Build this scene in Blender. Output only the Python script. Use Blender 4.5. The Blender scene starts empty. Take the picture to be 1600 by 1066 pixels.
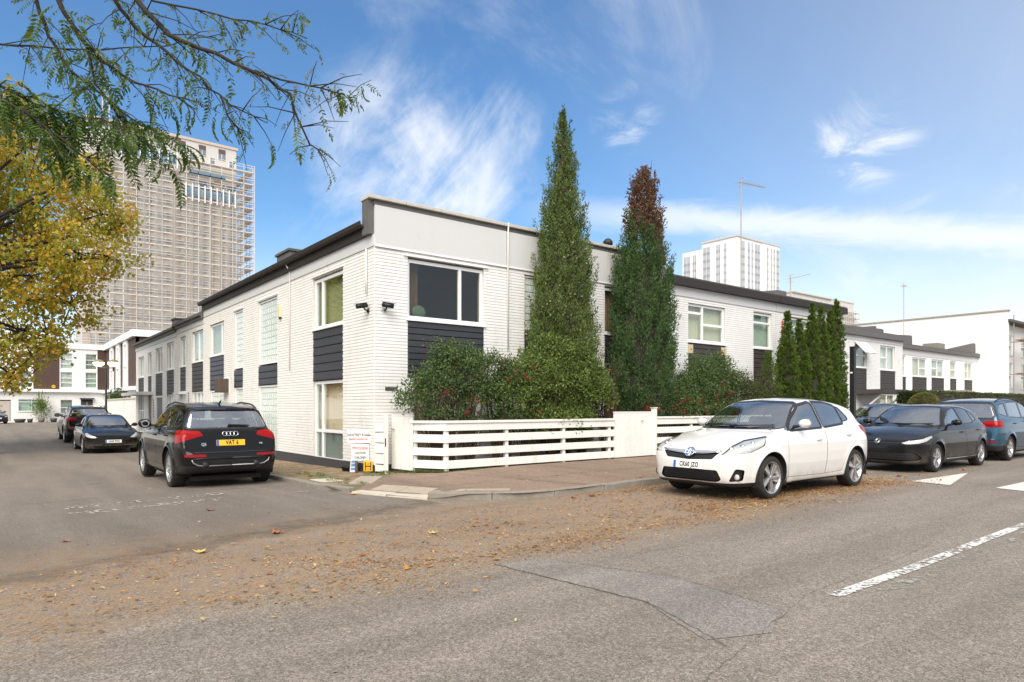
import bpy, bmesh, math, random
import numpy as np
from mathutils import Vector, Matrix

random.seed(7)
RNG = np.random.default_rng(7)
S = bpy.context.scene
C = S.collection
PI = math.pi

# The world frame is the corner house's own: +X runs along its street front, +Y along its side road,
# the house corner stands at the origin, Z = 0 is the road.
# ------------------------------------------------------------------ camera
cam_d = bpy.data.cameras.new('camera')
cam = bpy.data.objects.new('camera', cam_d)
C.objects.link(cam)
cam.location = (-6.575, -13.264, 1.45)
cam.rotation_euler = (PI / 2, 0, -math.atan2(.6157, .788))
cam_d.sensor_width = 36
cam_d.lens = 23.49
cam_d.shift_y = 0.065
cam_d.clip_start = 0.05
cam_d.clip_end = 3000
S.camera = cam

# ------------------------------------------------------------------ exposure
S.view_settings.view_transform = 'Standard'
S.view_settings.look = 'None'
S.view_settings.gamma = 1
S.view_settings.use_curve_mapping = False
S.view_settings.exposure = 1.28

# ------------------------------------------------------------------ sky and sun
SUN_DIR = Vector((-.52, -.50, .70)).normalized()      # towards the sun
SUN_EL = math.asin(SUN_DIR.z)
SUN_AZ = math.atan2(SUN_DIR.x, SUN_DIR.y)
world = bpy.data.worlds.new('World')
S.world = world
world.use_nodes = True


class NT:
    """short-hand for building node trees"""
    def __init__(self, tree):
        self.t = tree
        self.n = tree.nodes
        self.l = tree.links

    def new(self, kind, **kw):
        nd = self.n.new(kind)
        for k, v in kw.items():
            if k == 'inp':
                for kk, vv in v.items():
                    self.put(nd, kk, vv)
            else:
                setattr(nd, k, v)
        return nd

    def put(self, nd, key, val):
        sock = nd.inputs[key]
        if isinstance(val, bpy.types.NodeSocket):
            self.l.new(val, sock)
        else:
            sock.default_value = val

    def math(self, op, a, b=0.0, c=None, clamp=False):
        nd = self.n.new('ShaderNodeMath')
        nd.operation = op
        nd.use_clamp = clamp
        self.put(nd, 0, a)
        self.put(nd, 1, b)
        if c is not None:
            self.put(nd, 2, c)
        return nd.outputs[0]

    def vmath(self, op, a, b=None):
        nd = self.n.new('ShaderNodeVectorMath')
        nd.operation = op
        self.put(nd, 0, a)
        if b is not None:
            self.put(nd, 1, b)
        return nd.outputs['Value'] if op in ('DOT_PRODUCT', 'LENGTH') else nd.outputs[0]

    def noise(self, vec, scale, detail=4, rough=.55, dist=0.0):
        nd = self.new('ShaderNodeTexNoise')
        self.put(nd, 'Vector', vec)
        self.put(nd, 'Scale', scale)
        self.put(nd, 'Detail', detail)
        self.put(nd, 'Roughness', rough)
        self.put(nd, 'Distortion', dist)
        return nd.outputs['Fac']

    def ramp(self, fac, stops):
        nd = self.new('ShaderNodeValToRGB')
        self.put(nd, 'Fac', fac)
        el = nd.color_ramp.elements
        while len(el) < len(stops):
            el.new(0.5)
        for e, (p, c) in zip(el, stops):
            e.position = p
            e.color = c if len(c) == 4 else (*c, 1)
        return nd.outputs['Color']

    def step(self, v, a, b):
        nd = self.new('ShaderNodeMapRange', interpolation_type='SMOOTHSTEP')
        self.put(nd, 'Value', v)
        self.put(nd, 'From Min', a)
        self.put(nd, 'From Max', b)
        return nd.outputs['Result']

    def mix(self, fac, a, b, blend='MIX'):
        nd = self.new('ShaderNodeMix', data_type='RGBA', blend_type=blend)
        self.put(nd, 'Factor', fac)
        for s, v in ((6, a), (7, b)):
            if isinstance(v, bpy.types.NodeSocket):
                self.l.new(v, nd.inputs[s])
            else:
                nd.inputs[s].default_value = v if len(v) == 4 else (*v, 1)
        return nd.outputs[2]


def build_world():
    nt = NT(world.node_tree)
    nt.n.clear()
    out = nt.new('ShaderNodeOutputWorld')
    bg = nt.new('ShaderNodeBackground')
    bg.inputs['Strength'].default_value = SKY_STRENGTH
    nt.l.new(bg.outputs[0], out.inputs[0])
    sky = nt.new('ShaderNodeTexSky', sky_type='NISHITA', sun_disc=False)
    sky.sun_elevation = SUN_EL
    sky.sun_rotation = SUN_AZ
    sky.air_density = 1.0
    sky.dust_density = .6
    sky.ozone_density = 1.6
    d = nt.new('ShaderNodeTexCoord').outputs['Generated']
    sep = nt.new('ShaderNodeSeparateXYZ')
    nt.l.new(d, sep.inputs[0])
    up = nt.math('ADD', nt.math('MAXIMUM', sep.outputs[2], 0.0), .10)
    inv = nt.math('DIVIDE', 1.0, up)
    flat = nt.new('ShaderNodeVectorMath', operation='SCALE')
    nt.l.new(d, flat.inputs[0])
    nt.l.new(inv, flat.inputs['Scale'])
    p = flat.outputs[0]                                   # the sky projected on a flat cloud layer

    def near(c, w0, w1):                                  # 1 close to sky direction c
        c = Vector(c).normalized()
        return nt.step(nt.vmath('DOT_PRODUCT', d, tuple(c)), math.cos(w0), math.cos(w1))

    def sky_dir(ax, ay):                                  # a compass direction from bearing / height tangents
        r = Vector((.788, -.6157, 0)); f = Vector((.6157, .788, 0))
        return (r * ax + f + Vector((0, 0, ay))).normalized()

    # long cirrus streaks, two grains
    mp = nt.new('ShaderNodeMapping', vector_type='TEXTURE')
    nt.l.new(p, mp.inputs[0])
    mp.inputs['Rotation'].default_value = (0, 0, math.radians(20))
    mp.inputs['Scale'].default_value = (2.2, .8, 1)
    n1 = nt.noise(mp.outputs[0], 1.3, 8, .62, .9)
    n2 = nt.noise(p, 3.2, 7, .6, 1.6)
    # the plume over the corner house: fibres that rise and splay
    mp3 = nt.new('ShaderNodeMapping', vector_type='TEXTURE')
    nt.l.new(d, mp3.inputs[0])
    mp3.inputs['Rotation'].default_value = (math.radians(25), math.radians(38), math.radians(-38))
    mp3.inputs['Scale'].default_value = (.05, .09, .17)
    n3 = nt.math('ADD', nt.math('MULTIPLY', nt.noise(mp3.outputs[0], .75, 9, .62, .7), .52), nt.math('MULTIPLY', nt.noise(d, 9.0, 8, .60, .5), .48))
    mask = nt.math('MAXIMUM', near(sky_dir(-.14, .33), .22, .06),
                   nt.math('MULTIPLY', near(sky_dir(-.03, .40), .10, .02), .8))
    mask = nt.math('MAXIMUM', mask, nt.math('MULTIPLY', near(sky_dir(-.02, .27), .14, .03), .75))
    plume = nt.math('MULTIPLY', nt.math('MULTIPLY', nt.step(nt.math('ADD', n3, nt.math('MULTIPLY', mask, .20)), .50, .86), mask), .88)
    # loose wisps elsewhere
    wisp = nt.math('MULTIPLY', nt.step(n1, .56, .82), .45)
    spot = nt.math('MAXIMUM', near(sky_dir(.53, .405), .075, .005), nt.math('MULTIPLY', near(sky_dir(.17, .44), .06, .01), .7))
    wisp2 = nt.math('MULTIPLY', nt.step(nt.math('ADD', n2, nt.math('MULTIPLY', spot, .14)), .50, .86), spot)
    # a long vapour band low over the roofs: a tilted great circle
    nrm = sky_dir(.25, .282).cross(sky_dir(.80, .252)).normalized()
    off = nt.math('ABSOLUTE', nt.math('ADD', nt.vmath('DOT_PRODUCT', d, tuple(nrm)),
                                      nt.math('MULTIPLY', nt.math('SUBTRACT', n2, .5), .03)))
    band = nt.math('MULTIPLY', nt.step(off, .030, .002), nt.step(nt.vmath('DOT_PRODUCT', d, (.788, -.6157, 0)), -.06, .30))
    band = nt.math('MULTIPLY', band, .72)
    # pale veil that thickens towards the horizon all round
    veil = nt.math('ADD', nt.math('MULTIPLY', nt.step(sep.outputs[2], .28, .0), .60), VEIL)
    veil = nt.math('ADD', veil, nt.math('MULTIPLY', nt.step(nt.vmath('DOT_PRODUCT', d, (.788, -.6157, 0)), -.05, .75), .34))
    veil = nt.math('MULTIPLY', veil, nt.math('ADD', .75, nt.math('MULTIPLY', n1, .5)))
    # cloud sheet added out of view, thickening overhead and behind, to whiten reflections
    added_cloud = nt.math('MULTIPLY', nt.step(nt.vmath('DOT_PRODUCT', d, tuple(Vector((-.45, -.58, .68)).normalized())), -.26, .20), .78)
    added_cloud = nt.math('MULTIPLY', added_cloud, nt.math('ADD', .45, nt.math('MULTIPLY', n2, .9)), clamp=True)
    veil = nt.math('MAXIMUM', veil, added_cloud)
    c = nt.math('MAXIMUM', nt.math('MAXIMUM', plume, wisp), nt.math('MAXIMUM', wisp2, band))
    c = nt.math('SUBTRACT', 1.0, nt.math('MULTIPLY', nt.math('SUBTRACT', 1.0, c), nt.math('SUBTRACT', 1.0, veil)), clamp=True)
    hs = nt.new('ShaderNodeHueSaturation')
    hs.inputs['Saturation'].default_value = 1.32
    hs.inputs['Value'].default_value = .92
    nt.l.new(sky.outputs[0], hs.inputs['Color'])
    col = nt.mix(c, hs.outputs[0], CLOUD)
    nt.l.new(col, bg.inputs['Color'])


SKY_STRENGTH = 0.08
VEIL = 0.04
CLOUD = (5.6, 5.7, 5.9, 1)
build_world()

sun_d = bpy.data.lights.new('sun', 'SUN')
sun = bpy.data.objects.new('sun', sun_d)
C.objects.link(sun)
sun_d.energy = 2.1
sun_d.angle = math.radians(50)
sun_d.color = (1.0, .92, .82)
sun.rotation_euler = (-SUN_DIR).to_track_quat('-Z', 'Y').to_euler()


# ------------------------------------------------------------------ helpers
def base_loc(o):
    v = Vector((0, 0, 0))
    while o is not None:
        v += o.location
        o = o.parent
    return v


def link(o, parent=None):
    C.objects.link(o)
    if parent is not None:
        o.parent = parent
    return o


def thing(name, label, cat, loc=(0, 0, 0), rz=0.0, group=None):
    o = bpy.data.objects.new(name, None)
    o.empty_display_size = .2
    C.objects.link(o)
    o.location = loc
    o.rotation_euler = (0, 0, rz)
    tag(o, label, cat, group)
    return o


def tag(o, label=None, cat=None, group=None, kind=None):
    if label: o['label'] = label
    if cat: o['category'] = cat
    if group: o['group'] = group
    if kind: o['kind'] = kind
    return o


class MB:
    """collects simple shapes into one mesh"""
    def __init__(self):
        self.v = []
        self.f = []
        self.m = []
        self.mi = 0

    def add(self, vs, fs):
        b = len(self.v)
        self.v.extend([tuple(p) for p in vs])
        self.f.extend([tuple(i + b for i in f) for f in fs])
        self.m.extend([self.mi] * len(fs))
        return self

    def box(self, x0, x1, y0, y1, z0, z1):
        return self.add([(x0, y0, z0), (x1, y0, z0), (x1, y1, z0), (x0, y1, z0),
                         (x0, y0, z1), (x1, y0, z1), (x1, y1, z1), (x0, y1, z1)],
                        [(0, 3, 2, 1), (4, 5, 6, 7), (0, 1, 5, 4), (1, 2, 6, 5), (2, 3, 7, 6), (3, 0, 4, 7)])

    def quad(self, a, b, c, d):
        return self.add([a, b, c, d], [(0, 1, 2, 3)])

    def prism(self, pts, lo, hi, axis=2):
        """extrude a 2D outline (counter-clockwise) along an axis"""
        n = len(pts)
        def mk(p, h):
            if axis == 2: return (p[0], p[1], h)
            if axis == 1: return (p[0], h, p[1])
            return (h, p[0], p[1])
        vs = [mk(p, lo) for p in pts] + [mk(p, hi) for p in pts]
        fs = [tuple(reversed(range(n))), tuple(range(n, 2 * n))]
        fs += [(i, (i + 1) % n, n + (i + 1) % n, n + i) for i in range(n)]
        return self.add(vs, fs)

    def tube(self, pts, r, n=8, cap=True):
        pts = [Vector(p) for p in pts]
        rs = r if isinstance(r, (list, tuple)) else [r] * len(pts)
        vs = []
        ref = None
        for i, p in enumerate(pts):
            t = (pts[min(i + 1, len(pts) - 1)] - pts[max(i - 1, 0)])
            if t.length < 1e-9: t = Vector((0, 0, 1))
            t.normalize()
            if ref is None:
                ref = t.orthogonal().normalized()
            a = (ref - t * ref.dot(t))
            if a.length < 1e-6: a = t.orthogonal()
            a.normalize()
            ref = a
            b = t.cross(a)
            for k in range(n):
                g = 2 * PI * k / n
                vs.append(p + (a * math.cos(g) + b * math.sin(g)) * rs[i])
        fs = []
        for i in range(len(pts) - 1):
            for k in range(n):
                k2 = (k + 1) % n
                fs.append((i * n + k, i * n + k2, (i + 1) * n + k2, (i + 1) * n + k))
        if cap:
            fs.append(tuple(reversed(range(n))))
            fs.append(tuple(range((len(pts) - 1) * n, len(pts) * n)))
        return self.add(vs, fs)

    def lathe(self, prof, n=24, axis=2, c=(0, 0, 0), a0=0.0, a1=2 * PI):
        """revolve (radius, height) pairs"""
        full = abs(a1 - a0 - 2 * PI) < 1e-6
        m = n if full else n + 1
        vs = []
        for r, h in prof:
            for k in range(m):
                g = a0 + (a1 - a0) * k / n
                q = (r * math.cos(g), r * math.sin(g), h)
                if axis == 0: q = (q[2], q[0], q[1])
                if axis == 1: q = (q[1], q[2], q[0])
                vs.append((q[0] + c[0], q[1] + c[1], q[2] + c[2]))
        fs = []
        for i in range(len(prof) - 1):
            for k in range(n):
                k2 = (k + 1) % m
                fs.append((i * m + k, i * m + k2, (i + 1) * m + k2, (i + 1) * m + k))
        return self.add(vs, fs)

    def ball(self, c, r, nu=10, nv=6):
        rr = r if isinstance(r, (tuple, list)) else (r, r, r)
        vs, fs = [], []
        for j in range(nv + 1):
            th = PI * j / nv
            for i in range(nu):
                ph = 2 * PI * i / nu
                vs.append((c[0] + rr[0] * math.sin(th) * math.cos(ph), c[1] + rr[1] * math.sin(th) * math.sin(ph),
                           c[2] + rr[2] * math.cos(th)))
        for j in range(nv):
            for i in range(nu):
                i2 = (i + 1) % nu
                fs.append((j * nu + i, (j + 1) * nu + i, (j + 1) * nu + i2, j * nu + i2))
        return self.add(vs, fs)

    def mesh(self, name, mats, off=(0, 0, 0), smooth=False):
        me = bpy.data.meshes.new(name)
        o = off
        me.from_pydata([(x - o[0], y - o[1], z - o[2]) for x, y, z in self.v], [], self.f)
        mats = mats if isinstance(mats, (list, tuple)) else [mats]
        for m in mats:
            me.materials.append(m)
        if len(mats) > 1:
            me.polygons.foreach_set('material_index', self.m)
        if smooth:
            me.polygons.foreach_set('use_smooth', [True] * len(self.f))
        me.update()
        return me

    def build(self, name, mats, parent=None, smooth=False, bevel=0.0, local=False):
        """ONE object; coordinates are world ones unless local"""
        off = (0, 0, 0) if (parent is None or local) else base_loc(parent)
        me = self.mesh(name, mats, off, smooth)
        o = bpy.data.objects.new(name, me)
        link(o, parent)
        if bevel:
            b = o.modifiers.new('bevel', 'BEVEL')
            b.width = bevel
            b.segments = 2
            b.limit_method = 'ANGLE'
            b.angle_limit = math.radians(50)
        return o


def np_mesh(name, verts, faces, mat, parent=None, smooth=False, local=False):
    """fast mesh from numpy arrays (faces all of one size)"""
    verts = np.asarray(verts, dtype=np.float32)
    if parent is not None and not local:
        verts = verts - np.array(base_loc(parent), dtype=np.float32)
    faces = np.asarray(faces, dtype=np.int32)
    k = faces.shape[1]
    me = bpy.data.meshes.new(name)
    me.vertices.add(len(verts))
    me.vertices.foreach_set('co', verts.ravel())
    me.loops.add(faces.size)
    me.loops.foreach_set('vertex_index', faces.ravel())
    me.polygons.add(len(faces))
    me.polygons.foreach_set('loop_start', np.arange(0, faces.size, k, dtype=np.int32))
    me.polygons.foreach_set('loop_total', np.full(len(faces), k, dtype=np.int32))
    me.polygons.foreach_set('use_smooth', np.full(len(faces), smooth, dtype=bool))
    me.update(calc_edges=True)
    me.materials.append(mat)
    o = bpy.data.objects.new(name, me)
    return link(o, parent)


def inst(name, me, parent, loc, rot=(0, 0, 0), scale=(1, 1, 1)):
    """another object on shared mesh data, at a world place under an unturned parent"""
    o = bpy.data.objects.new(name, me)
    link(o, parent)
    o.location = Vector(loc) - (base_loc(parent) if parent is not None else Vector((0, 0, 0)))
    o.rotation_euler = rot
    o.scale = scale
    return o


def copy_tree(o, parent=None):
    c = o.copy()
    C.objects.link(c)
    if parent is not None:
        c.parent = parent
    for ch in list(o.children):
        copy_tree(ch, c)
    return c


# ------------------------------------------------------------------ materials
MATS = {}


def new_mat(name):
    m = bpy.data.materials.new(name)
    m.use_nodes = True
    nt = NT(m.node_tree)
    b = m.node_tree.nodes['Principled BSDF']
    MATS[name] = m
    return m, nt, b


def pos(nt):
    return nt.new('ShaderNodeNewGeometry').outputs['Position']


def paint(name, col, rough=.6, metal=0.0, var=.12, vs=2.0, bump=0.0, bs=60.0, coat=0.0, spec=None, island=0.0):
    """plain stuff with a little wear: noise in colour and gloss, optional fine bump"""
    m, nt, b = new_mat(name)
    P = nt.new('ShaderNodeTexCoord').outputs['Object'] if island < 0 else pos(nt)
    n = nt.noise(P, vs, 6, .6)
    k = nt.math('ADD', 1 - var, nt.math('MULTIPLY', n, 2 * var))
    if island > 0:
        r = nt.new('ShaderNodeNewGeometry').outputs['Random Per Island']
        k = nt.math('MULTIPLY', k, nt.math('ADD', 1 - island, nt.math('MULTIPLY', r, 2 * island)))
    v = nt.new('ShaderNodeVectorMath', operation='SCALE')
    v.inputs[0].default_value = col[:3]
    nt.l.new(k, v.inputs['Scale'])
    nt.l.new(v.outputs[0], b.inputs['Base Color'])
    nt.put(b, 'Roughness', nt.math('ADD', rough - .08, nt.math('MULTIPLY', n, .16), clamp=True))
    b.inputs['Metallic'].default_value = metal
    if coat:
        b.inputs['Coat Weight'].default_value = coat
        b.inputs['Coat Roughness'].default_value = .03
    if spec is not None:
        b.inputs['Specular IOR Level'].default_value = spec
    if bump:
        bp = nt.new('ShaderNodeBump')
        bp.inputs['Strength'].default_value = bump
        bp.inputs['Distance'].default_value = .01
        nt.put(bp, 'Height', nt.noise(P, bs, 5, .65))
        nt.l.new(bp.outputs[0], b.inputs['Normal'])
    return m


def glass(name, tint, refl=.35, rough=.02):
    """window glass: tinted see-through layer under a mirror-like Fresnel layer"""
    m, nt, b = new_mat(name)
    nt.n.remove(b)
    out = nt.n['Material Output']
    tr = nt.new('ShaderNodeBsdfTransparent')
    tr.inputs[0].default_value = (*tint, 1)
    gl = nt.new('ShaderNodeBsdfGlossy')
    gl.inputs['Roughness'].default_value = rough
    gl.inputs['Color'].default_value = (.95, .97, 1, 1)
    g = nt.new('ShaderNodeNewGeometry')
    cosi = nt.math('ABSOLUTE', nt.vmath('DOT_PRODUCT', g.outputs['Incoming'], g.outputs['Normal']))
    fres = nt.math('ADD', .04, nt.math('MULTIPLY', nt.math('POWER', nt.math('SUBTRACT', 1.0, cosi, clamp=True), 5.0), .96))
    fac = nt.math('ADD', fres, refl * .25, clamp=True)
    mx = nt.new('ShaderNodeMixShader')
    nt.l.new(fac, mx.inputs[0])
    nt.l.new(tr.outputs[0], mx.inputs[1])
    nt.l.new(gl.outputs[0], mx.inputs[2])
    nt.l.new(mx.outputs[0], out.inputs[0])
    return m


def leafy(name, stops, rough=.5, trans=.25, tone=False):
    """leaves: each leaf its own shade of the ramp, some light through"""
    m, nt, b = new_mat(name)
    g = nt.new('ShaderNodeNewGeometry')
    r = g.outputs['Random Per Island']
    big = nt.noise(g.outputs['Position'], .9, 3)
    k = nt.math('ADD', nt.math('MULTIPLY', r, .62), nt.math('MULTIPLY', nt.step(big, .3, .7), .38))
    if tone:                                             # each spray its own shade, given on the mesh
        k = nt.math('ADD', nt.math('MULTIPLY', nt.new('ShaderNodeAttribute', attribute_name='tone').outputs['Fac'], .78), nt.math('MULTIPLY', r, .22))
    col = nt.ramp(k, stops)
    nt.l.new(col, b.inputs['Base Color'])
    b.inputs['Roughness'].default_value = rough
    b.inputs['Specular IOR Level'].default_value = .3
    if trans:
        out = nt.n['Material Output']
        tl = nt.new('ShaderNodeBsdfTranslucent')
        nt.l.new(col, tl.inputs[0])
        mx = nt.new('ShaderNodeMixShader')
        mx.inputs[0].default_value = trans
        nt.l.new(b.outputs[0], mx.inputs[1])
        nt.l.new(tl.outputs[0], mx.inputs[2])
        nt.l.new(mx.outputs[0], out.inputs[0])
    return m


def white_brick(name, col, stain, amt=1.0):
    """white painted brickwork: dirty runs, bald patches, each brick a touch different"""
    m, nt, b = new_mat(name)
    g = nt.new('ShaderNodeNewGeometry')
    P = g.outputs['Position']
    mp = nt.new('ShaderNodeMapping')
    nt.l.new(P, mp.inputs[0])
    mp.inputs['Scale'].default_value = (1.6, 1.6, .35)
    runs = nt.noise(mp.outputs[0], 1.6, 7, .65)
    fine = nt.noise(P, 9, 6, .7)
    r = g.outputs['Random Per Island']
    dirt = nt.math('MULTIPLY', nt.math('MULTIPLY', nt.step(runs, .48, .78), nt.step(fine, .35, .7)), amt)
    c = nt.mix(dirt, col, stain)
    k = nt.math('ADD', .955, nt.math('ADD', nt.math('MULTIPLY', r, .05), nt.math('MULTIPLY', fine, .04)))
    v = nt.new('ShaderNodeVectorMath', operation='SCALE')
    nt.l.new(c, v.inputs[0])
    nt.l.new(k, v.inputs['Scale'])
    nt.l.new(v.outputs[0], b.inputs['Base Color'])
    b.inputs['Roughness'].default_value = .55
    bp = nt.new('ShaderNodeBump')
    bp.inputs['Strength'].default_value = .35
    bp.inputs['Distance'].default_value = .004
    nt.put(bp, 'Height', nt.noise(P, 70, 5, .7))
    nt.l.new(bp.outputs[0], b.inputs['Normal'])
    return m


M = {}
M['brick_front'] = white_brick('white painted brick', (.80, .795, .775, 1), (.62, .59, .52, 1))
M['brick_side'] = white_brick('cream painted brick', (.80, .785, .74, 1), (.60, .54, .44, 1))
M['mortar'] = paint('mortar', (.54, .52, .48), .9, var=.2, vs=8)
M['render_white'] = white_brick('white rendered panel', (.585, .585, .575, 1), (.47, .45, .40, 1), .5)
M['render_far'] = paint('white rendered wall', (.80, .80, .79), .7, var=.05, vs=.8, bump=.2, bs=12)
M['upvc'] = paint('white window plastic', (.80, .80, .79), .35, var=.02)
M['white_wood'] = white_brick('white painted timber', (.79, .77, .72, 1), (.50, .46, .34, 1), .8)
M['board'] = paint('charcoal cladding', (.035, .036, .042), .45, var=.2, vs=5, bump=.2, bs=90)
M['board_brown'] = paint('dark brown cladding', (.045, .038, .034), .6, var=.25, vs=5, bump=.3, bs=60)
M['fascia'] = paint('black fascia', (.020, .015, .012), .6, var=.3, vs=4)
M['lead'] = paint('grey lead', (.11, .105, .10), .6, var=.3, vs=7, bump=.3, bs=25)
M['coping'] = paint('concrete coping', (.50, .47, .41), .85, var=.2, vs=8, bump=.4, bs=50)
M['felt'] = paint('roofing felt', (.10, .095, .085), .9, var=.3, vs=3, bump=.4, bs=60)
M['plinth'] = paint('dark plinth', (.05, .05, .052), .7, var=.2)
M['room'] = paint('dim room', (.16, .14, .12), .9, var=.2, vs=1)
M['pane'] = glass('window glass', (.90, .94, .92), .10)
M['pane_dark'] = glass('dark window glass', (.80, .80, .76), .0)
M['blind_cream'] = paint('cream blind', (.62, .56, .40), .8, var=.06, vs=3)
M['blind_olive'] = paint('olive curtain', (.36, .34, .17), .85, var=.15, vs=6)
M['blind_pink'] = paint('peach blind', (.66, .50, .36), .8, var=.05, vs=2)
M['blind_grey'] = paint('grey net curtain', (.40, .42, .38), .85, var=.08, vs=6)
M['blind_green'] = paint('pale green blind', (.50, .58, .50), .8, var=.04, vs=2)
M['blind_white'] = paint('white net curtain', (.72, .71, .66), .8, var=.06, vs=6)
M['black_metal'] = paint('black metal', (.012, .012, .013), .4, metal=.3, var=.2)
M['grey_metal'] = paint('galvanised metal', (.34, .35, .36), .45, metal=.7, var=.15, vs=8)
M['rust_pole'] = paint('aerial mast metal', (.42, .36, .32), .6, metal=.2, var=.2)
M['brown_brick'] = None


def brown_brick():
    m, nt, b = new_mat('brown brick')
    P = pos(nt)
    r = nt.new('ShaderNodeNewGeometry').outputs['Random Per Island']
    n = nt.noise(P, 3, 5)
    c = nt.mix(r, (.060, .034, .026), (.105, .062, .047))
    c = nt.mix(nt.math('MULTIPLY', n, .4), c, (.05, .035, .03))
    nt.l.new(c, b.inputs['Base Color'])
    b.inputs['Roughness'].default_value = .85
    return m


M['brown_brick'] = brown_brick()


def glass_block_mat():
    m, nt, b = new_mat('glass block')
    P = pos(nt)
    n = nt.noise(P, 22, 3, .5, .6)
    c = nt.ramp(n, [(.25, (.42, .48, .43)), (.5, (.58, .64, .58)), (.75, (.74, .78, .72))])
    nt.l.new(c, b.inputs['Base Color'])
    b.inputs['Roughness'].default_value = .12
    b.inputs['Coat Weight'].default_value = .6
    bp = nt.new('ShaderNodeBump')
    bp.inputs['Strength'].default_value = .5
    bp.inputs['Distance'].default_value = .01
    nt.put(bp, 'Height', nt.noise(P, 16, 2))
    nt.l.new(bp.outputs[0], b.inputs['Normal'])
    return m


M['glass_block'] = glass_block_mat()


def text_mesh(txt, size, mat, name='lettering', bold=0.0, sx=1.0, space=1.0):
    """flat lettering in the XY plane, centred on its own origin"""
    cu = bpy.data.curves.new(name, 'FONT')
    cu.body = txt
    cu.size = size
    cu.align_x = 'CENTER'
    cu.align_y = 'CENTER'
    cu.offset = bold
    cu.resolution_u = 3
    cu.space_character = space
    tmp = bpy.data.objects.new('tmp', cu)
    C.objects.link(tmp)
    dg = bpy.context.evaluated_depsgraph_get()
    me = bpy.data.meshes.new_from_object(tmp.evaluated_get(dg))
    bpy.data.objects.remove(tmp)
    bpy.data.curves.remove(cu)
    me.name = name
    if sx != 1.0:
        for v in me.vertices:
            v.co.x *= sx
    me.materials.clear()
    me.materials.append(mat)
    return me
# ================================================================== the ground
def sst(t, a, b):
    t = np.clip((np.asarray(t, float) - a) / (b - a), 0, 1)
    return t * t * (3 - 2 * t)


def gz(u, v):
    """height of the road: the side road dips a little, the street rises a little"""
    return -.25 * np.exp(-((np.asarray(v, float) - 15) / 13) ** 2) * (1 - sst(u, 0, 1.2)) + .04 * sst(u, 0, 3)


def gzf(u, v):
    return float(gz(u, v))


def sheet(name, outline, mat, lift, step=.8, parent=None, kind='structure', xs=None, ys=None):
    """a flat outline draped over the ground"""
    bm = bmesh.new()
    bm.faces.new([bm.verts.new((x, y, 0)) for x, y in outline])
    x0, x1 = min(p[0] for p in outline), max(p[0] for p in outline)
    y0, y1 = min(p[1] for p in outline), max(p[1] for p in outline)
    xs = np.arange(math.floor(x0), x1, step) if xs is None else xs
    ys = np.arange(math.floor(y0), y1, step) if ys is None else ys
    for x in xs:
        bmesh.ops.bisect_plane(bm, geom=bm.verts[:] + bm.edges[:] + bm.faces[:], plane_co=(x, 0, 0), plane_no=(1, 0, 0))
    for y in ys:
        bmesh.ops.bisect_plane(bm, geom=bm.verts[:] + bm.edges[:] + bm.faces[:], plane_co=(0, y, 0), plane_no=(0, 1, 0))
    for vt in bm.verts:
        vt.co.z = gzf(vt.co.x, vt.co.y) + (lift(vt.co.x, vt.co.y) if callable(lift) else lift)
    bmesh.ops.recalc_face_normals(bm, faces=bm.faces[:])
    for fc in bm.faces:
        if fc.normal.z < 0:
            fc.normal_flip()
    me = bpy.data.meshes.new(name)
    bm.to_mesh(me)
    bm.free()
    me.materials.append(mat)
    me.polygons.foreach_set('use_smooth', [True] * len(me.polygons))
    o = bpy.data.objects.new(name, me)
    link(o, parent)
    if kind:
        o['kind'] = kind
    return o


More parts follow.
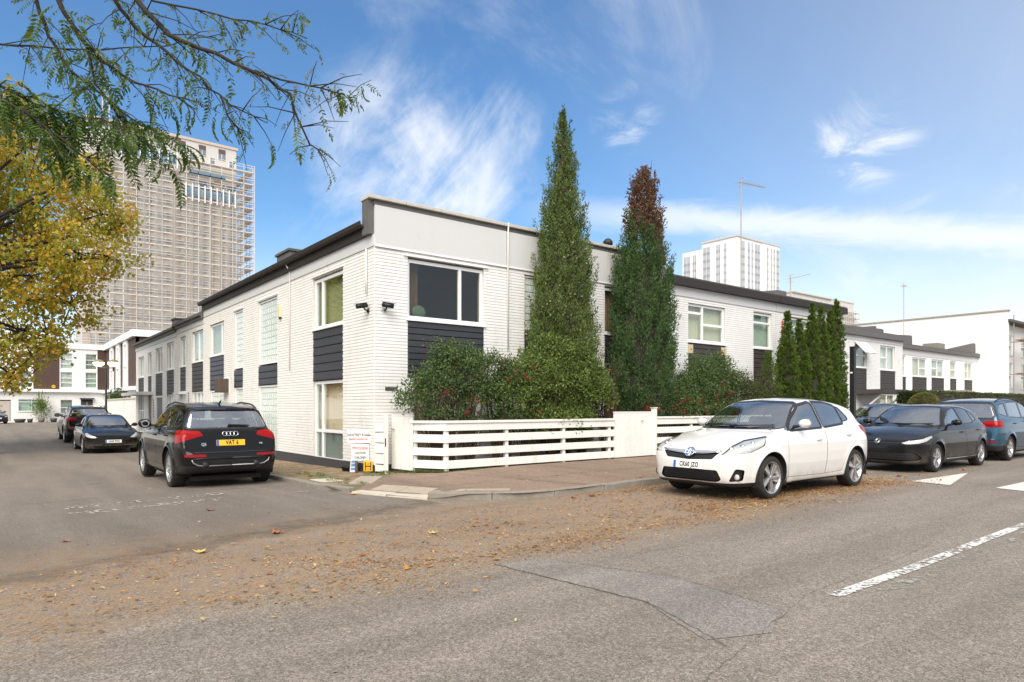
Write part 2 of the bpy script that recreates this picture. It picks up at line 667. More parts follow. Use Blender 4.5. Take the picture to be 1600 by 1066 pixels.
def asphalt(name, dark, light, warm, dirt_amt, speck=230.0):
    m, nt, b = new_mat(name)
    P = pos(nt)
    big = nt.noise(P, .35, 5, .6)
    mid = nt.noise(P, 3.0, 6, .65)
    vo = nt.new('ShaderNodeTexVoronoi')
    nt.put(vo, 'Vector', P)
    nt.put(vo, 'Scale', speck)
    sep = nt.new('ShaderNodeSeparateColor')
    nt.l.new(vo.outputs['Color'], sep.inputs[0])
    stone = sep.outputs[0]
    vo2 = nt.new('ShaderNodeTexVoronoi')
    nt.put(vo2, 'Vector', P)
    nt.put(vo2, 'Scale', speck * .42)
    sp2 = nt.new('ShaderNodeSeparateColor')
    nt.l.new(vo2.outputs['Color'], sp2.inputs[0])
    k = nt.math('ADD', nt.math('MULTIPLY', nt.math('POWER', stone, 1.6), .62), nt.math('MULTIPLY', nt.math('POWER', sp2.outputs[1], 2.0), .38))
    c = nt.mix(k, dark, light)
    tone = nt.math('ADD', .72, nt.math('ADD', nt.math('MULTIPLY', big, .30), nt.math('MULTIPLY', mid, .26)))
    mp = nt.new('ShaderNodeMapping')                       # traffic-polished lengths, oil drips
    nt.l.new(P, mp.inputs[0])
    mp.inputs['Scale'].default_value = (.10, .9, 1) if 'street' in name or 'patch' in name else (.9, .10, 1)
    trk = nt.noise(mp.outputs[0], 1.6, 4, .6)
    oil = nt.step(nt.noise(P, 1.7, 3, .5), .66, .80)
    tone = nt.math('MULTIPLY', tone, nt.math('ADD', .86, nt.math('MULTIPLY', nt.step(trk, .3, .7), .26)))
    tone = nt.math('MULTIPLY', tone, nt.math('SUBTRACT', 1.0, nt.math('MULTIPLY', oil, .28)))
    v = nt.new('ShaderNodeVectorMath', operation='SCALE')
    nt.l.new(c, v.inputs[0])
    nt.l.new(tone, v.inputs['Scale'])
    # leaf dust: a tan film swept along the gutter of the street
    sx = nt.new('ShaderNodeSeparateXYZ')
    nt.l.new(P, sx.inputs[0])
    wob = nt.math('MULTIPLY', nt.math('SUBTRACT', nt.noise(P, .55, 5, .6), .5), 2.0)
    yy = nt.math('ADD', sx.outputs[1], wob)
    a = nt.math('MULTIPLY', nt.step(yy, -8.9, -7.6), nt.step(yy, -3.6, -5.6))
    a = nt.math('MULTIPLY', a, nt.math('MULTIPLY', nt.step(sx.outputs[0], 9.0, 5.5), nt.step(sx.outputs[0], -12, -5)))
    a = nt.math('MULTIPLY', a, nt.math('MULTIPLY', nt.step(nt.noise(P, 5, 7, .7), .32, .62), dirt_amt))
    c2 = nt.mix(a, v.outputs[0], warm)
    nt.l.new(c2, b.inputs['Base Color'])
    if name.startswith('side'):                          # the brown tarmac feathers out where traffic has worn its edge
        edge = nt.math('SUBTRACT', sx.outputs[1], nt.math('ADD', -7.35, nt.math('MULTIPLY', nt.math('ADD', sx.outputs[0], 8.5), .36)))
        nt.put(b, 'Alpha', nt.step(nt.math('ADD', edge, nt.math('MULTIPLY', nt.math('SUBTRACT', nt.noise(P, 2.2, 7, .7), .5), 1.6)), .0, .9))
    b.inputs['Roughness'].default_value = .82
    b.inputs['Specular IOR Level'].default_value = .3
    bp = nt.new('ShaderNodeBump')
    bp.inputs['Strength'].default_value = .55
    bp.inputs['Distance'].default_value = .004
    nt.put(bp, 'Height', k)
    nt.l.new(bp.outputs[0], b.inputs['Normal'])
    return m


M['street'] = asphalt('street asphalt', (.100, .084, .067), (.405, .352, .292), (.30, .185, .095), .62, 150)
M['side'] = asphalt('side road asphalt', (.115, .097, .079), (.315, .268, .216), (.25, .165, .095), .70, 190)
M['patch'] = asphalt('patch asphalt', (.105, .093, .082), (.42, .378, .332), (.2, .16, .11), .2, 170)
M['pavement'] = asphalt('pavement tarmac', (.15, .105, .075), (.36, .27, .20), (.3, .2, .12), .2, 130)
M['crack'] = paint('bitumen seam', (.12, .10, .085), .8, var=.3, vs=20)
M['kerb'] = paint('granite kerb', (.23, .205, .17), .8, var=.35, vs=9, bump=.6, bs=45)
M['kerb_pale'] = paint('pale dropped kerb', (.52, .47, .38), .8, var=.25, vs=7, bump=.4, bs=45)
M['slab'] = paint('stone slab', (.36, .30, .23), .85, var=.25, vs=7, bump=.4, bs=50)


def worn_paint(name, col, lo, hi, scale=14):
    m, nt, b = new_mat(name)
    P = pos(nt)
    n = nt.noise(P, scale, 8, .72)
    n2 = nt.noise(P, scale * .15, 3, .5)
    nt.put(b, 'Base Color', nt.mix(n2, col, tuple(c * .85 for c in col[:3])))
    b.inputs['Roughness'].default_value = .7
    nt.put(b, 'Alpha', nt.step(nt.math('ADD', n, nt.math('MULTIPLY', nt.math('SUBTRACT', n2, .5), .35)), lo, hi))
    return m


M['line_white'] = worn_paint('white road paint', (.66, .65, .61, 1), .43, .51, 22)
M['line_fresh'] = worn_paint('white hump marking', (.66, .64, .57, 1), .28, .40, 16)
M['line_faint'] = worn_paint('faded road lettering', (.47, .42, .35, 1), .46, .56, 9)
M['line_ghost'] = worn_paint('ghost of old paint', (.36, .34, .30, 1), .50, .66, 10)


def block_paving_mat():
    m, nt, b = new_mat('mossy paving brick')
    g = nt.new('ShaderNodeNewGeometry')
    P = g.outputs['Position']
    c = nt.mix(g.outputs['Random Per Island'], (.17, .12, .075), (.30, .215, .14))
    moss = nt.step(nt.noise(P, 1.1, 6, .65), .40, .66)
    moss = nt.math('MULTIPLY', moss, nt.step(nt.noise(P, 14, 5, .7), .35, .65))
    c = nt.mix(nt.math('MULTIPLY', moss, .75), c, (.105, .120, .030))
    nt.l.new(c, b.inputs['Base Color'])
    b.inputs['Roughness'].default_value = .9
    bp = nt.new('ShaderNodeBump')
    bp.inputs['Strength'].default_value = .5
    bp.inputs['Distance'].default_value = .006
    nt.put(bp, 'Height', nt.noise(P, 60, 5, .7))
    nt.l.new(bp.outputs[0], b.inputs['Normal'])
    return m


M['paving'] = block_paving_mat()
M['paving_far'] = paint('paving bed', (.13, .115, .06), .95, var=.35, vs=4, bump=.4, bs=40)
M['soil'] = paint('garden soil', (.055, .038, .024), .95, var=.4, vs=6, bump=.8, bs=20)

# one sheet out to the horizon
xs = np.array([-900, -300, -120, -60, -30] + list(np.arange(-20, 2, .8)) + [2, 2.5, 3, 4, 8, 16, 30, 60, 120, 300])
ys = np.array([-300, -80, -30] + list(np.arange(-20, 50, 1.6)) + [55, 65, 80, 120, 300])
sheet('road', [(-1500, -600), (1500, -600), (1500, 1500), (-1500, 1500)], M['street'], 0, xs=xs, ys=ys)

# the side road is of another, browner tarmac laid up to the mouth of the junction
side_edge = [(-1.84, 60), (-60, 72), (-60, -7.2), (-8.5, -7.5), (-6.2, -7.15), (-4.4, -6.55), (-3.2, -6.0), (-1.9, -5.4), (-1.05, -4.6), (-1.15, -3.9),
             (-1.74, -2.3), (-1.84, -1)]
sheet('side_road', side_edge, M['side'], .004, 1.0)

KERB = [(-1.05, -3.99), (-.72, -4.33), (-.34, -4.64), (.12, -4.93), (.61, -5.13), (1.13, -5.22), (1.7, -5.25)]
pave_out = [(-1.62, -2.36), (-1.34, -3.25)] + KERB + [(90, -5.25), (90, .1), (.2, .1), (-.2, -.4), (-1.0, -1.9)]


def pave_lift(x, y):
    """the pavement drops to the road at the crossing point on the corner"""
    a, b2, p = Vector((-1.62, -2.36)), Vector((-1.05, -3.99)), Vector((x, y))
    t = max(0, min(1, (p - a).dot(b2 - a) / (b2 - a).length_squared))
    return .03 + .075 * float(sst((p - a.lerp(b2, t)).length, .12, .75))


pave = sheet('pavement', pave_out, M['pavement'], pave_lift, .25, xs=np.concatenate([np.arange(-2, 1.2, .12), np.arange(1.2, 20, 1.)]), ys=np.arange(-5.3, .2, .12))
foot_out = [(-1.80, -1.9), (-1.62, -2.36), (-1.0, -1.9), (-.2, -.4), (.2, .1), (.2, 60), (-1.80, 60)]
foot = sheet('footpath', foot_out, M['paving_far'], lambda x, y: min(.085, pave_lift(x, y) - .003), .8, ys=np.concatenate([np.arange(-2.4, 0, .12), np.arange(0, 60, 1.)]))


def kerb_run(pts, parent, length, width, h0, h1, mat, gap=.012, name='kerb_stone'):
    """kerb stones laid one after another along a line; each its own piece"""
    pts = [Vector((p[0], p[1], 0)) for p in pts]
    cum = [0.0]
    for a, b2 in zip(pts, pts[1:]):
        cum.append(cum[-1] + (b2 - a).length)

    def at(s):
        for i in range(len(pts) - 1):
            if s <= cum[i + 1] + 1e-9:
                t = (s - cum[i]) / (cum[i + 1] - cum[i])
                return pts[i].lerp(pts[i + 1], t)
        return pts[-1]
    n = max(1, round(cum[-1] / length))
    L = cum[-1] / n
    for i in range(n):
        a, b2 = at(i * L), at((i + 1) * L)
        d = (b2 - a).normalized()
        nrm = Vector((-d.y, d.x, 0))
        a = a + d * gap * .5
        b2 = b2 - d * gap * .5
        j = RNG.uniform(-.006, .006, 3)
        mb = MB()
        w0 = nrm * float(j[2])
        ga, gb = gzf(a.x, a.y), gzf(b2.x, b2.y)
        q = [a + w0, b2 + w0, b2 + nrm * width, a + nrm * width]
        top = [ga + h1 + j[0], gb + h1 + j[1], gb + h1 + j[1] + .004, ga + h1 + j[0] + .004]
        bot = [ga - h0] * 4
        vs = [(p.x, p.y, z) for p, z in zip(q, bot)] + [(p.x, p.y, z) for p, z in zip(q, top)]
        mb.add(vs, [(3, 2, 1, 0), (4, 5, 6, 7), (0, 1, 5, 4), (1, 2, 6, 5), (2, 3, 7, 6), (3, 0, 4, 7)])
        mb.build(name, mat, parent, bevel=.018)


kerb_run(KERB, pave, .92, .15, .1, .118, M['kerb'])
kerb_run([(1.7, -5.25), (26, -5.25)], pave, .92, .15, .1, .118, M['kerb'])
kerb_run([(-1.62, -2.36), (-1.34, -3.25), (-1.05, -3.99)], pave, .85, .30, .1, .035, M['kerb_pale'])
kerb_run([(-1.84, 31), (-1.84, -1.6), (-1.66, -2.34)], foot, .92, .14, .1, .095, M['kerb'])
# pale stone strip behind the kerb and a few slabs at the drop
mb = MB()
for (x0, y0, x1, y1, w) in [(-1.30, -2.45, -.86, -3.62, .34), (-.95, -3.6, .2, -4.55, .2), (-1.02, -2.0, -.25, -.9, .45)]:
    d = Vector((x1 - x0, y1 - y0, 0)).normalized(); nn = Vector((-d.y, d.x, 0)) * w
    L = math.hypot(x1 - x0, y1 - y0); k = max(1, round(L / .6))
    for i in range(k):
        a = Vector((x0, y0, 0)) + d * (L * i / k + .006); b2 = Vector((x0, y0, 0)) + d * (L * (i + 1) / k - .006)
        one = MB()
        q4_ = [a, b2, b2 + nn, a + nn]
        zs4 = [gzf(p.x, p.y) + pave_lift(p.x, p.y) + .008 for p in q4_]
        one.add([(*p.xy, z - .03) for p, z in zip(q4_, zs4)] + [(*p.xy, z) for p, z in zip(q4_, zs4)],
                [(4, 5, 6, 7), (0, 1, 5, 4), (1, 2, 6, 5), (2, 3, 7, 6), (3, 0, 4, 7)])
        one.build('paving_slab', M['slab'], pave)
# two pale slabs let into the brick footpath by the kerb
for (a, b2) in [((-1.62, -1.15), (-1.2, -.45)), ]:
    mb = MB()
    z = gzf(-1.4, -.8) + .098
    mb.box(a[0], b2[0], a[1], b2[1], z - .03, z)
    mb.build('paving_slab', M['kerb_pale'], foot)

# old joints and cracks across the pavement
def crack(name, pts, w, mat, lift, parent=None, kind='structure'):
    vs, fs = [], []
    for i, p in enumerate(pts):
        a = Vector(pts[max(i - 1, 0)]); b2 = Vector(pts[min(i + 1, len(pts) - 1)])
        d = (b2 - a).normalized(); n = Vector((-d.y, d.x))
        ww = w * random.uniform(.5, 1.3)
        for s in (-1, 1):
            q = Vector(p) + n * ww * s
            vs.append((q.x, q.y, gzf(q.x, q.y) + lift))
    for i in range(len(pts) - 1):
        fs.append((2 * i, 2 * i + 1, 2 * i + 3, 2 * i + 2)[::-1])
    o = np_mesh(name, vs, fs, mat, parent)
    if kind: o['kind'] = kind
    return o


def wander(a, b, n, amp):
    out = []
    for i in range(n + 1):
        t = i / n
        e = amp if 0 < i < n else 0
        out.append((a[0] + (b[0] - a[0]) * t + random.uniform(-e, e), a[1] + (b[1] - a[1]) * t + random.uniform(-e, e)))
    return out


for a, b2 in [((.9, -1.9), (1.5, -5.05)), ((3.9, -1.6), (4.1, -5.05)), ((-.95, -2.0), (.85, -1.85)), ((7.2, -1.5), (7.3, -5.05)),
              ((.9, -3.6), (14, -3.5)), ((-.6, -3.2), (.9, -3.4)), ((10.4, -1.5), (10.5, -5.05))]:
    crack('pavement_joint', wander(a, b2, 22, .012), .008, M['crack'], .109, pave, kind=None)
# paving bricks of the footpath, laid herring-straight, joined (too small to pick one out)
vs, fs = [], []
bw, bl = .105, .21
for r, v0 in enumerate(np.arange(-1.75, 13.5, bw)):
    for u0 in np.arange(-1.69 - (bl / 2 if r % 2 else 0), -.02, bl):
        a0, a1 = max(u0, -1.69), min(u0 + bl, -.02)
        if a1 - a0 < .03: continue
        lim = -.2 + (v0 + .4) * .533 if v0 < -.2 else 0
        if v0 < -.2 and a1 > min(-.2, -1.0 + (v0 + 1.9) * .533): continue
        if -1.64 < (a0 + a1) / 2 < -1.18 and -1.2 < v0 < -.42: continue
        z = gzf(-1, v0) + min(.094, pave_lift((a0 + a1) / 2, v0) + .006) + RNG.uniform(-.004, .004)
        g = .005; c = .008
        b0 = len(vs)
        tl = RNG.uniform(-.003, .003, 4)
        for (x, y, k) in ((a0 + g, v0 + g, 0), (a1 - g, v0 + g, 1), (a1 - g, v0 + bw - g, 2), (a0 + g, v0 + bw - g, 3)):
            vs.append((x, y, z - .02))
        for (x, y, k) in ((a0 + g + c, v0 + g + c, 0), (a1 - g - c, v0 + g + c, 1), (a1 - g - c, v0 + bw - g - c, 2), (a0 + g + c, v0 + bw - g - c, 3)):
            vs.append((x, y, z + tl[k]))
        fs += [(b0 + 4, b0 + 5, b0 + 6, b0 + 7)] + [(b0 + i, b0 + (i + 1) % 4, b0 + 4 + (i + 1) % 4, b0 + 4 + i) for i in range(4)]
o = np_mesh('paving_bricks', vs, fs, M['paving'], foot)
o['kind'] = 'stuff'

# garden bed behind the fence
o = sheet('garden_bed', [(.75, -1.42), (40, -1.42), (40, -.02), (.3, -.02), (.3, -.5)], M['soil'], .125, 1.0)

# patch of newer asphalt with sealed seams
patch = [(-2.88, -8.25), (-2.37, -8.38), (-2.2, -9.0), (-1.95, -9.61), (-1.99, -10.2), (-2.08, -10.64), (-2.6, -10.9), (-3.05, -10.72), (-2.92, -10.4),
         (-2.71, -9.95), (-2.78, -9.2)]
sheet('road_patch', patch, M['patch'], .004, 1.0)
crack('road_seam', wander((-2.37, -8.38), (-1.95, -9.61), 20, .012) + wander((-1.95, -9.61), (-2.08, -10.64), 18, .012), .0035, M['crack'], .009)
crack('road_seam', wander((-2.88, -8.25), (-2.71, -9.95), 24, .014) + wander((-2.71, -9.95), (-3.05, -10.9), 14, .012), .0035, M['crack'], .009)
crack('road_seam', wander((-1.4, -10.55), (-4.6, -11.35), 40, .012), .002, M['crack'], .009)
crack('road_seam', wander((-1.5, -10.58), (1.2, -10.45), 30, .01), .002, M['crack'], .006)
crack('road_seam', wander((-6.4, -.4), (-3.6, -.15), 30, .02) + wander((-3.6, -.15), (-2.0, -.6), 12, .02), .008, M['crack'], .009)

# painted markings
def marking(name, pts, mat, lift=.009):
    return sheet(name, pts, mat, lift, 1.0)


marking('centre_line', [(-1.45, -10.79), (3.6, -10.79), (3.6, -10.68), (-1.45, -10.68)], M['line_white'])
marking('centre_line', [(-1.1, -10.95), (3.6, -10.98), (3.6, -10.86), (-1.0, -10.85)], M['line_ghost'], .007)
marking('hump_marking', [(7.25, -7.92), (7.12, -8.62), (10.0, -7.98)], M['line_fresh'])
marking('hump_marking', [(7.25, -9.27), (7.1, -9.75), (10.0, -9.3)], M['line_fresh'])
marking('bay_line', [(6.7, -7.72), (8.4, -7.70), (8.4, -7.62), (6.7, -7.64)], M['line_ghost'])
marking('bay_line', [(1.0, -7.35), (2.9, -7.40), (2.9, -7.34), (1.0, -7.29)], M['line_ghost'])
marking('bay_line', [(-1.98, -1.4), (-1.86, -1.4), (-1.86, 30), (-1.98, 30)], M['line_ghost'], .011)
marking('bay_line', [(-2.6, -1.8), (-1.9, -1.72), (-1.9, -1.6), (-2.6, -1.68)], M['line_ghost'], .013)
marking('bay_line', [(-3.3, -.9), (-2.3, -.75), (-2.3, -.66), (-3.3, -.81)], M['line_ghost'], .013)
for txt, (cx, cy), sz, st in [('NO PARKING', (-4.55, -1.95), .46, .84), ('PRIVATE ROAD', (-4.55, -1.20), .46, .76)]:
    me = text_mesh(txt, sz, M['line_faint'], 'road_lettering', .008, st)
    o = bpy.data.objects.new('road_lettering', me)
    link(o)
    o.location = (cx, cy, gzf(cx, cy) + .012)
    o.rotation_euler = (0, 0, math.radians(10))
    o['kind'] = 'structure'
crack('road_seam', wander((-5.0, -.35), (-3.2, -.30), 20, .015), .012, M['line_ghost'], .012)
# ================================================================== houses
COURSE, BRICK = .0715, .215


def P3(axis, face, a, d, z):
    """a point by run along the wall, depth behind its face, height. axis 'x': the wall faces -Y; 'y': faces -X"""
    return (a, face + d, z) if axis == 'x' else (face + d, a, z)


def wbox(mb, axis, face, a0, a1, d0, d1, z0, z1):
    if axis == 'x':
        mb.box(a0, a1, face + d0, face + d1, z0, z1)
    else:
        mb.box(face + d0, face + d1, a0, a1, z0, z1)


def wall_cells(a0, a1, z0, z1, opens):
    ea = sorted({a0, a1} | {min(max(o[k], a0), a1) for o in opens for k in (0, 1)})
    ez = sorted({z0, z1} | {min(max(o[k], z0), z1) for o in opens for k in (2, 3)})
    out = []
    for i in range(len(ea) - 1):
        run = None
        for j in range(len(ez) - 1):
            ca, cz = (ea[i] + ea[i + 1]) / 2, (ez[j] + ez[j + 1]) / 2
            hole = any(o[0] < ca < o[1] and o[2] < cz < o[3] for o in opens)
            if hole:
                if run: out.append(run); run = None
            elif run:
                run = (run[0], run[1], run[2], ez[j + 1])
            else:
                run = (ea[i], ea[i + 1], ez[j], ez[j + 1])
        if run: out.append(run)
    return out


def brickwork(axis, face, a0, a1, z0, z1, opens, mat, parent, course=COURSE, length=BRICK, proud=.011, gap=.0095, name='brickwork', end_gap=.0012):
    """every brick its own little chamfered block standing proud of the joints; joined, as they are too small to pick apart"""
    vs, fs = [], []
    rows = int((z1 - z0) / course + .999)
    for r in range(rows):
        zb, zt = z0 + r * course, min(z0 + (r + 1) * course, z1)
        if zt - zb < .02: continue
        zc = (zb + zt) / 2
        cuts = sorted([(o[0], o[1]) for o in opens if o[2] < zc < o[3]])
        segs, cur = [], a0
        for c0, c1 in cuts:
            if c0 > cur: segs.append((cur, min(c0, a1)))
            cur = max(cur, c1)
        if cur < a1: segs.append((cur, a1))
        sh = length / 2 if r % 2 else 0.0
        for s0, s1 in segs:
            k = math.floor((s0 - a0 - sh) / length)
            while True:
                b0, b1 = a0 + sh + k * length, a0 + sh + (k + 1) * length
                k += 1
                if b0 >= s1: break
                b0, b1 = max(b0, s0), min(b1, s1)
                if b1 - b0 < .02: continue
                j = RNG.uniform(-.0006, .0006, 5)
                p = proud + j[0]
                g, c, ce = gap / 2, .003, .0004
                e0 = 0 if abs(b0 - s0) < 1e-6 else end_gap / 2
                e1 = 0 if abs(b1 - s1) < 1e-6 else end_gap / 2
                i = len(vs)
                for (a, z) in ((b0 + e0, zb + g), (b1 - e1, zb + g), (b1 - e1, zt - g), (b0 + e0, zt - g)):
                    vs.append(P3(axis, face, a, .001, z))
                for (a, z, q) in ((b0 + e0 + ce, zb + g + c, j[1]), (b1 - e1 - ce, zb + g + c, j[2]), (b1 - e1 - ce, zt - g - c, j[3]),
                                  (b0 + e0 + ce, zt - g - c, j[4])):
                    vs.append(P3(axis, face, a, -p + q * .6, z))
                q4 = [(i + 4, i + 5, i + 6, i + 7)] + [(i + n, i + (n + 1) % 4, i + 4 + (n + 1) % 4, i + 4 + n) for n in range(4)]
                if axis == 'y':
                    q4 = [f[::-1] for f in q4]
                fs += q4
    if not vs:
        return None
    o = np_mesh(name, vs, fs, mat, parent)
    o['kind'] = 'stuff'
    return o


def wall(axis, face, a0, a1, z0, z1, opens, mat, parent, thick=.26, name='wall'):
    mb = MB()
    for c in wall_cells(a0, a1, z0, z1, opens):
        wbox(mb, axis, face, c[0], c[1], 0, thick, c[2], c[3])
    return mb.build(name, mat, parent)


UNIT = {}


def unit_box(mat, name):
    """a shared unit block with softened front edges, scaled where it is used"""
    if (mat.name, name) not in UNIT:
        mb = MB()
        c = .06
        mb.add([(-.5, .5, -.5), (.5, .5, -.5), (.5, .5, .5), (-.5, .5, .5), (-.5, -.3, -.5), (.5, -.3, -.5), (.5, -.3, .5), (-.5, -.3, .5),
                (-.5 + c * .3, -.5, -.5 + c), (.5 - c * .3, -.5, -.5 + c), (.5 - c * .3, -.5, .5 - c), (-.5 + c * .3, -.5, .5 - c)],
               [(0, 1, 2, 3), (0, 4, 5, 1), (1, 5, 6, 2), (2, 6, 7, 3), (3, 7, 4, 0), (8, 11, 10, 9), (4, 8, 9, 5), (5, 9, 10, 6), (6, 10, 11, 7), (7, 11, 8, 4)])
        me = mb.mesh(name, mat)
        bm = bmesh.new(); bm.from_mesh(me); bmesh.ops.recalc_face_normals(bm, faces=bm.faces[:]); bm.to_mesh(me); bm.free()
        UNIT[(mat.name, name)] = me
    return UNIT[(mat.name, name)]


def piece(name, mat, parent, axis, face, a0, a1, d0, d1, z0, z1):
    """a separate small block on a wall (board, glass block ...) on shared mesh data"""
    me = unit_box(mat, name)
    ca, cd, cz = (a0 + a1) / 2, (d0 + d1) / 2, (z0 + z1) / 2
    if axis == 'x':
        return inst(name, me, parent, (ca, face + cd, cz), (0, 0, 0), (a1 - a0, d1 - d0, z1 - z0))
    return inst(name, me, parent, (face + cd, ca, cz), (0, 0, -PI / 2), (a1 - a0, d1 - d0, z1 - z0))


def cladding(parent, axis, face, a0, a1, z0, z1, mat, n, name='cladding_panel'):
    mb = MB()
    wbox(mb, axis, face, a0, a1, .03, .20, z0, z1)
    p = mb.build(name, M['plinth'], parent)
    h = (z1 - z0) / n
    for i in range(n):
        o = piece('cladding_board', mat, p, axis, face, a0 + .004, a1 - .004, -.012, .03, z0 + i * h + .004, z0 + (i + 1) * h - .006)
        o.rotation_euler.rotate_axis('X', math.radians(-3.0))
    return p


def window(parent, axis, face, a0, a1, z0, z1, vbars=(), hbars=(), blind=None, pane='pane', fw=.055, recess=.05, sill=True, frame='upvc', bd=.10, name='window',
           open_pane=None):
    """frame with mullions (vbars: fractions), transoms (hbars: (from, to, fraction)), each pane a piece, a blind behind"""
    mb = MB()
    d0, d1 = recess, recess + .07
    wbox(mb, axis, face, a0, a0 + fw, d0, d1, z0, z1)
    wbox(mb, axis, face, a1 - fw, a1, d0, d1, z0, z1)
    wbox(mb, axis, face, a0 + fw, a1 - fw, d0, d1, z0, z0 + fw)
    wbox(mb, axis, face, a0 + fw, a1 - fw, d0, d1, z1 - fw, z1)
    ia0, ia1, iz0, iz1 = a0 + fw, a1 - fw, z0 + fw, z1 - fw
    xs = [ia0] + [ia0 + (ia1 - ia0) * t for t in vbars] + [ia1]
    hw = fw * .5
    for t in vbars:
        x = ia0 + (ia1 - ia0) * t
        wbox(mb, axis, face, x - hw, x + hw, d0 - .004, d1 - .004, iz0, iz1)
    panes = []
    for i in range(len(xs) - 1):
        l = xs[i] + (hw if i else 0)
        r = xs[i + 1] - (hw if i < len(xs) - 2 else 0)
        hs = sorted(t for (c, t) in hbars if c == i or c < 0)
        zs = [iz0] + [iz0 + (iz1 - iz0) * t for t in hs] + [iz1]
        for t in hs:
            z = iz0 + (iz1 - iz0) * t
            wbox(mb, axis, face, l, r, d0 + .003, d1 - .006, z - hw, z + hw)
        for k in range(len(zs) - 1):
            panes.append((l, r, zs[k] + (hw if k else 0), zs[k + 1] - (hw if k < len(zs) - 2 else 0)))
    if sill:
        wbox(mb, axis, face, a0 - .05, a1 + .05, -.05, d0, z0 - .045, z0)
    w = mb.build(name, M[frame], parent)
    for (l, r, b, t) in panes:
        pm = MB()
        wbox(pm, axis, face, l, r, d0 + .03, d0 + .042, b, t)
        pm.build('pane', M[pane], w)
    if blind:
        pm = MB()
        n = max(2, int((a1 - a0) / .11))
        pts = []
        for i in range(n * 2 + 1):
            a = a0 + (a1 - a0) * i / (n * 2)
            pts.append((a, d1 + bd + (.018 if i % 2 else 0)))
        vs = [P3(axis, face, a, d, z0) for a, d in pts] + [P3(axis, face, a, d, z1) for a, d in pts]
        m = len(pts)
        pm.add(vs, [(i, i + 1, m + i + 1, m + i) for i in range(m - 1)])
        pm.build('blind', M[blind], w)
    return w


def block_window(parent, axis, face, a0, a1, z0, z1, cols, rows, single):
    """glass-block panel in a white surround"""
    fw = .05
    mb = MB()
    wbox(mb, axis, face, a0, a0 + fw, .03, .13, z0, z1)
    wbox(mb, axis, face, a1 - fw, a1, .03, .13, z0, z1)
    wbox(mb, axis, face, a0 + fw, a1 - fw, .03, .13, z0, z0 + fw)
    wbox(mb, axis, face, a0 + fw, a1 - fw, .03, .13, z1 - fw, z1)
    w = mb.build('glass_block_window', M['upvc'], parent)
    l, r, b, t = a0 + fw, a1 - fw, z0 + fw, z1 - fw
    g = .010
    jm = MB()
    wbox(jm, axis, face, l, r, .085, .12, b, t)
    jm.build('mortar_joints', M['upvc'], w)
    cw, ch = (r - l) / cols, (t - b) / rows
    allb = MB()
    for i in range(cols):
        for j in range(rows):
            q = (l + i * cw + g, l + (i + 1) * cw - g, .055, .10, b + j * ch + g, b + (j + 1) * ch - g)
            if single:
                piece('glass_block', M['glass_block'], w, axis, face, q[0], q[1], .055, .10, q[4], q[5])
            else:
                i0 = len(allb.v)
                c = .015
                vs = [P3(axis, face, a, .09, z) for a, z in ((q[0], q[4]), (q[1], q[4]), (q[1], q[5]), (q[0], q[5]))]
                vs += [P3(axis, face, a, .055, z) for a, z in ((q[0] + c, q[4] + c), (q[1] - c, q[4] + c), (q[1] - c, q[5] - c), (q[0] + c, q[5] - c))]
                f4 = [(4, 5, 6, 7)] + [(n, (n + 1) % 4, 4 + (n + 1) % 4, 4 + n) for n in range(4)]
                allb.add(vs, f4 if axis == 'x' else [f[::-1] for f in f4])
    if not single:
        o = allb.build('glass_blocks', M['glass_block'], w)
        o['kind'] = 'stuff'
    return w


def drainpipe(parent, pts, r=.022, mat='white_wood', clips=()):
    mb = MB()
    mb.tube(pts, r, 8)
    p = mb.build('drainpipe', M[mat], parent, smooth=True)
    return p


M['blind_peach'] = paint('strong peach blind', (.78, .56, .40), .8, var=.05, vs=2)  # stronger peach cloth for the ground floor side window
BT = 4.96            # top of the brickwork: a band runs on above it
# ------------------------------------------------------------------ the corner house
ch = thing('corner_house', 'white brick corner house with charcoal cladding panels and a tall white parapet', 'house', (0, 0, 0))
fo = [(.81, 2.91, 3.41, 4.84), (.81, 2.91, 2.10, 3.41), (.95, 2.80, .14, 2.10),
      (4.18, 5.10, 3.43, 4.87), (4.18, 5.10, 2.30, 3.43), (4.18, 5.10, .14, 2.30),
      (7.10, 8.55, 3.51, 4.89), (7.10, 8.55, 2.30, 3.51), (7.10, 8.10, .1, 2.30)]
lo = [(1.63, 3.48, 3.42, 4.75), (1.63, 3.48, 2.14, 3.42), (1.63, 3.48, .12, 2.14),
      (6.18, 7.94, 2.74, 4.72), (6.18, 7.94, 2.13, 2.74), (6.18, 7.94, .12, 2.13),
      (9.53, 10.56, 2.74, 4.71), (9.53, 10.56, 2.10, 2.74), (9.53, 10.56, .12, 2.10),
      (11.80, 13.74, 3.35, 4.56), (11.80, 13.74, 2.10, 3.35), (11.80, 13.74, .12, 2.10)]
D1 = 14.6
wall('x', 0, 0, 9.8, -.3, BT, fo, M['mortar'], ch)
brickwork('x', 0, 0, 9.8, .20, BT - .01, fo, M['brick_front'], ch)
wall('y', 0, .26, D1, -.3, BT, lo, M['mortar'], ch)
brickwork('y', 0, 0, D1, .20, BT - .01, lo, M['brick_side'], ch)
mb = MB()                                               # quoin edge where the two brick skins meet
mb.box(-.012, .001, -.012, .001, .2, BT - .01)
mb.build('corner_bead', M['brick_side'], ch)
mb = MB()
mb.box(-.018, 0, .0, D1, -.3, .20); mb.box(-.018, 9.8, -.018, 0, -.3, .20)
mb.build('plinth', M['plinth'], ch)
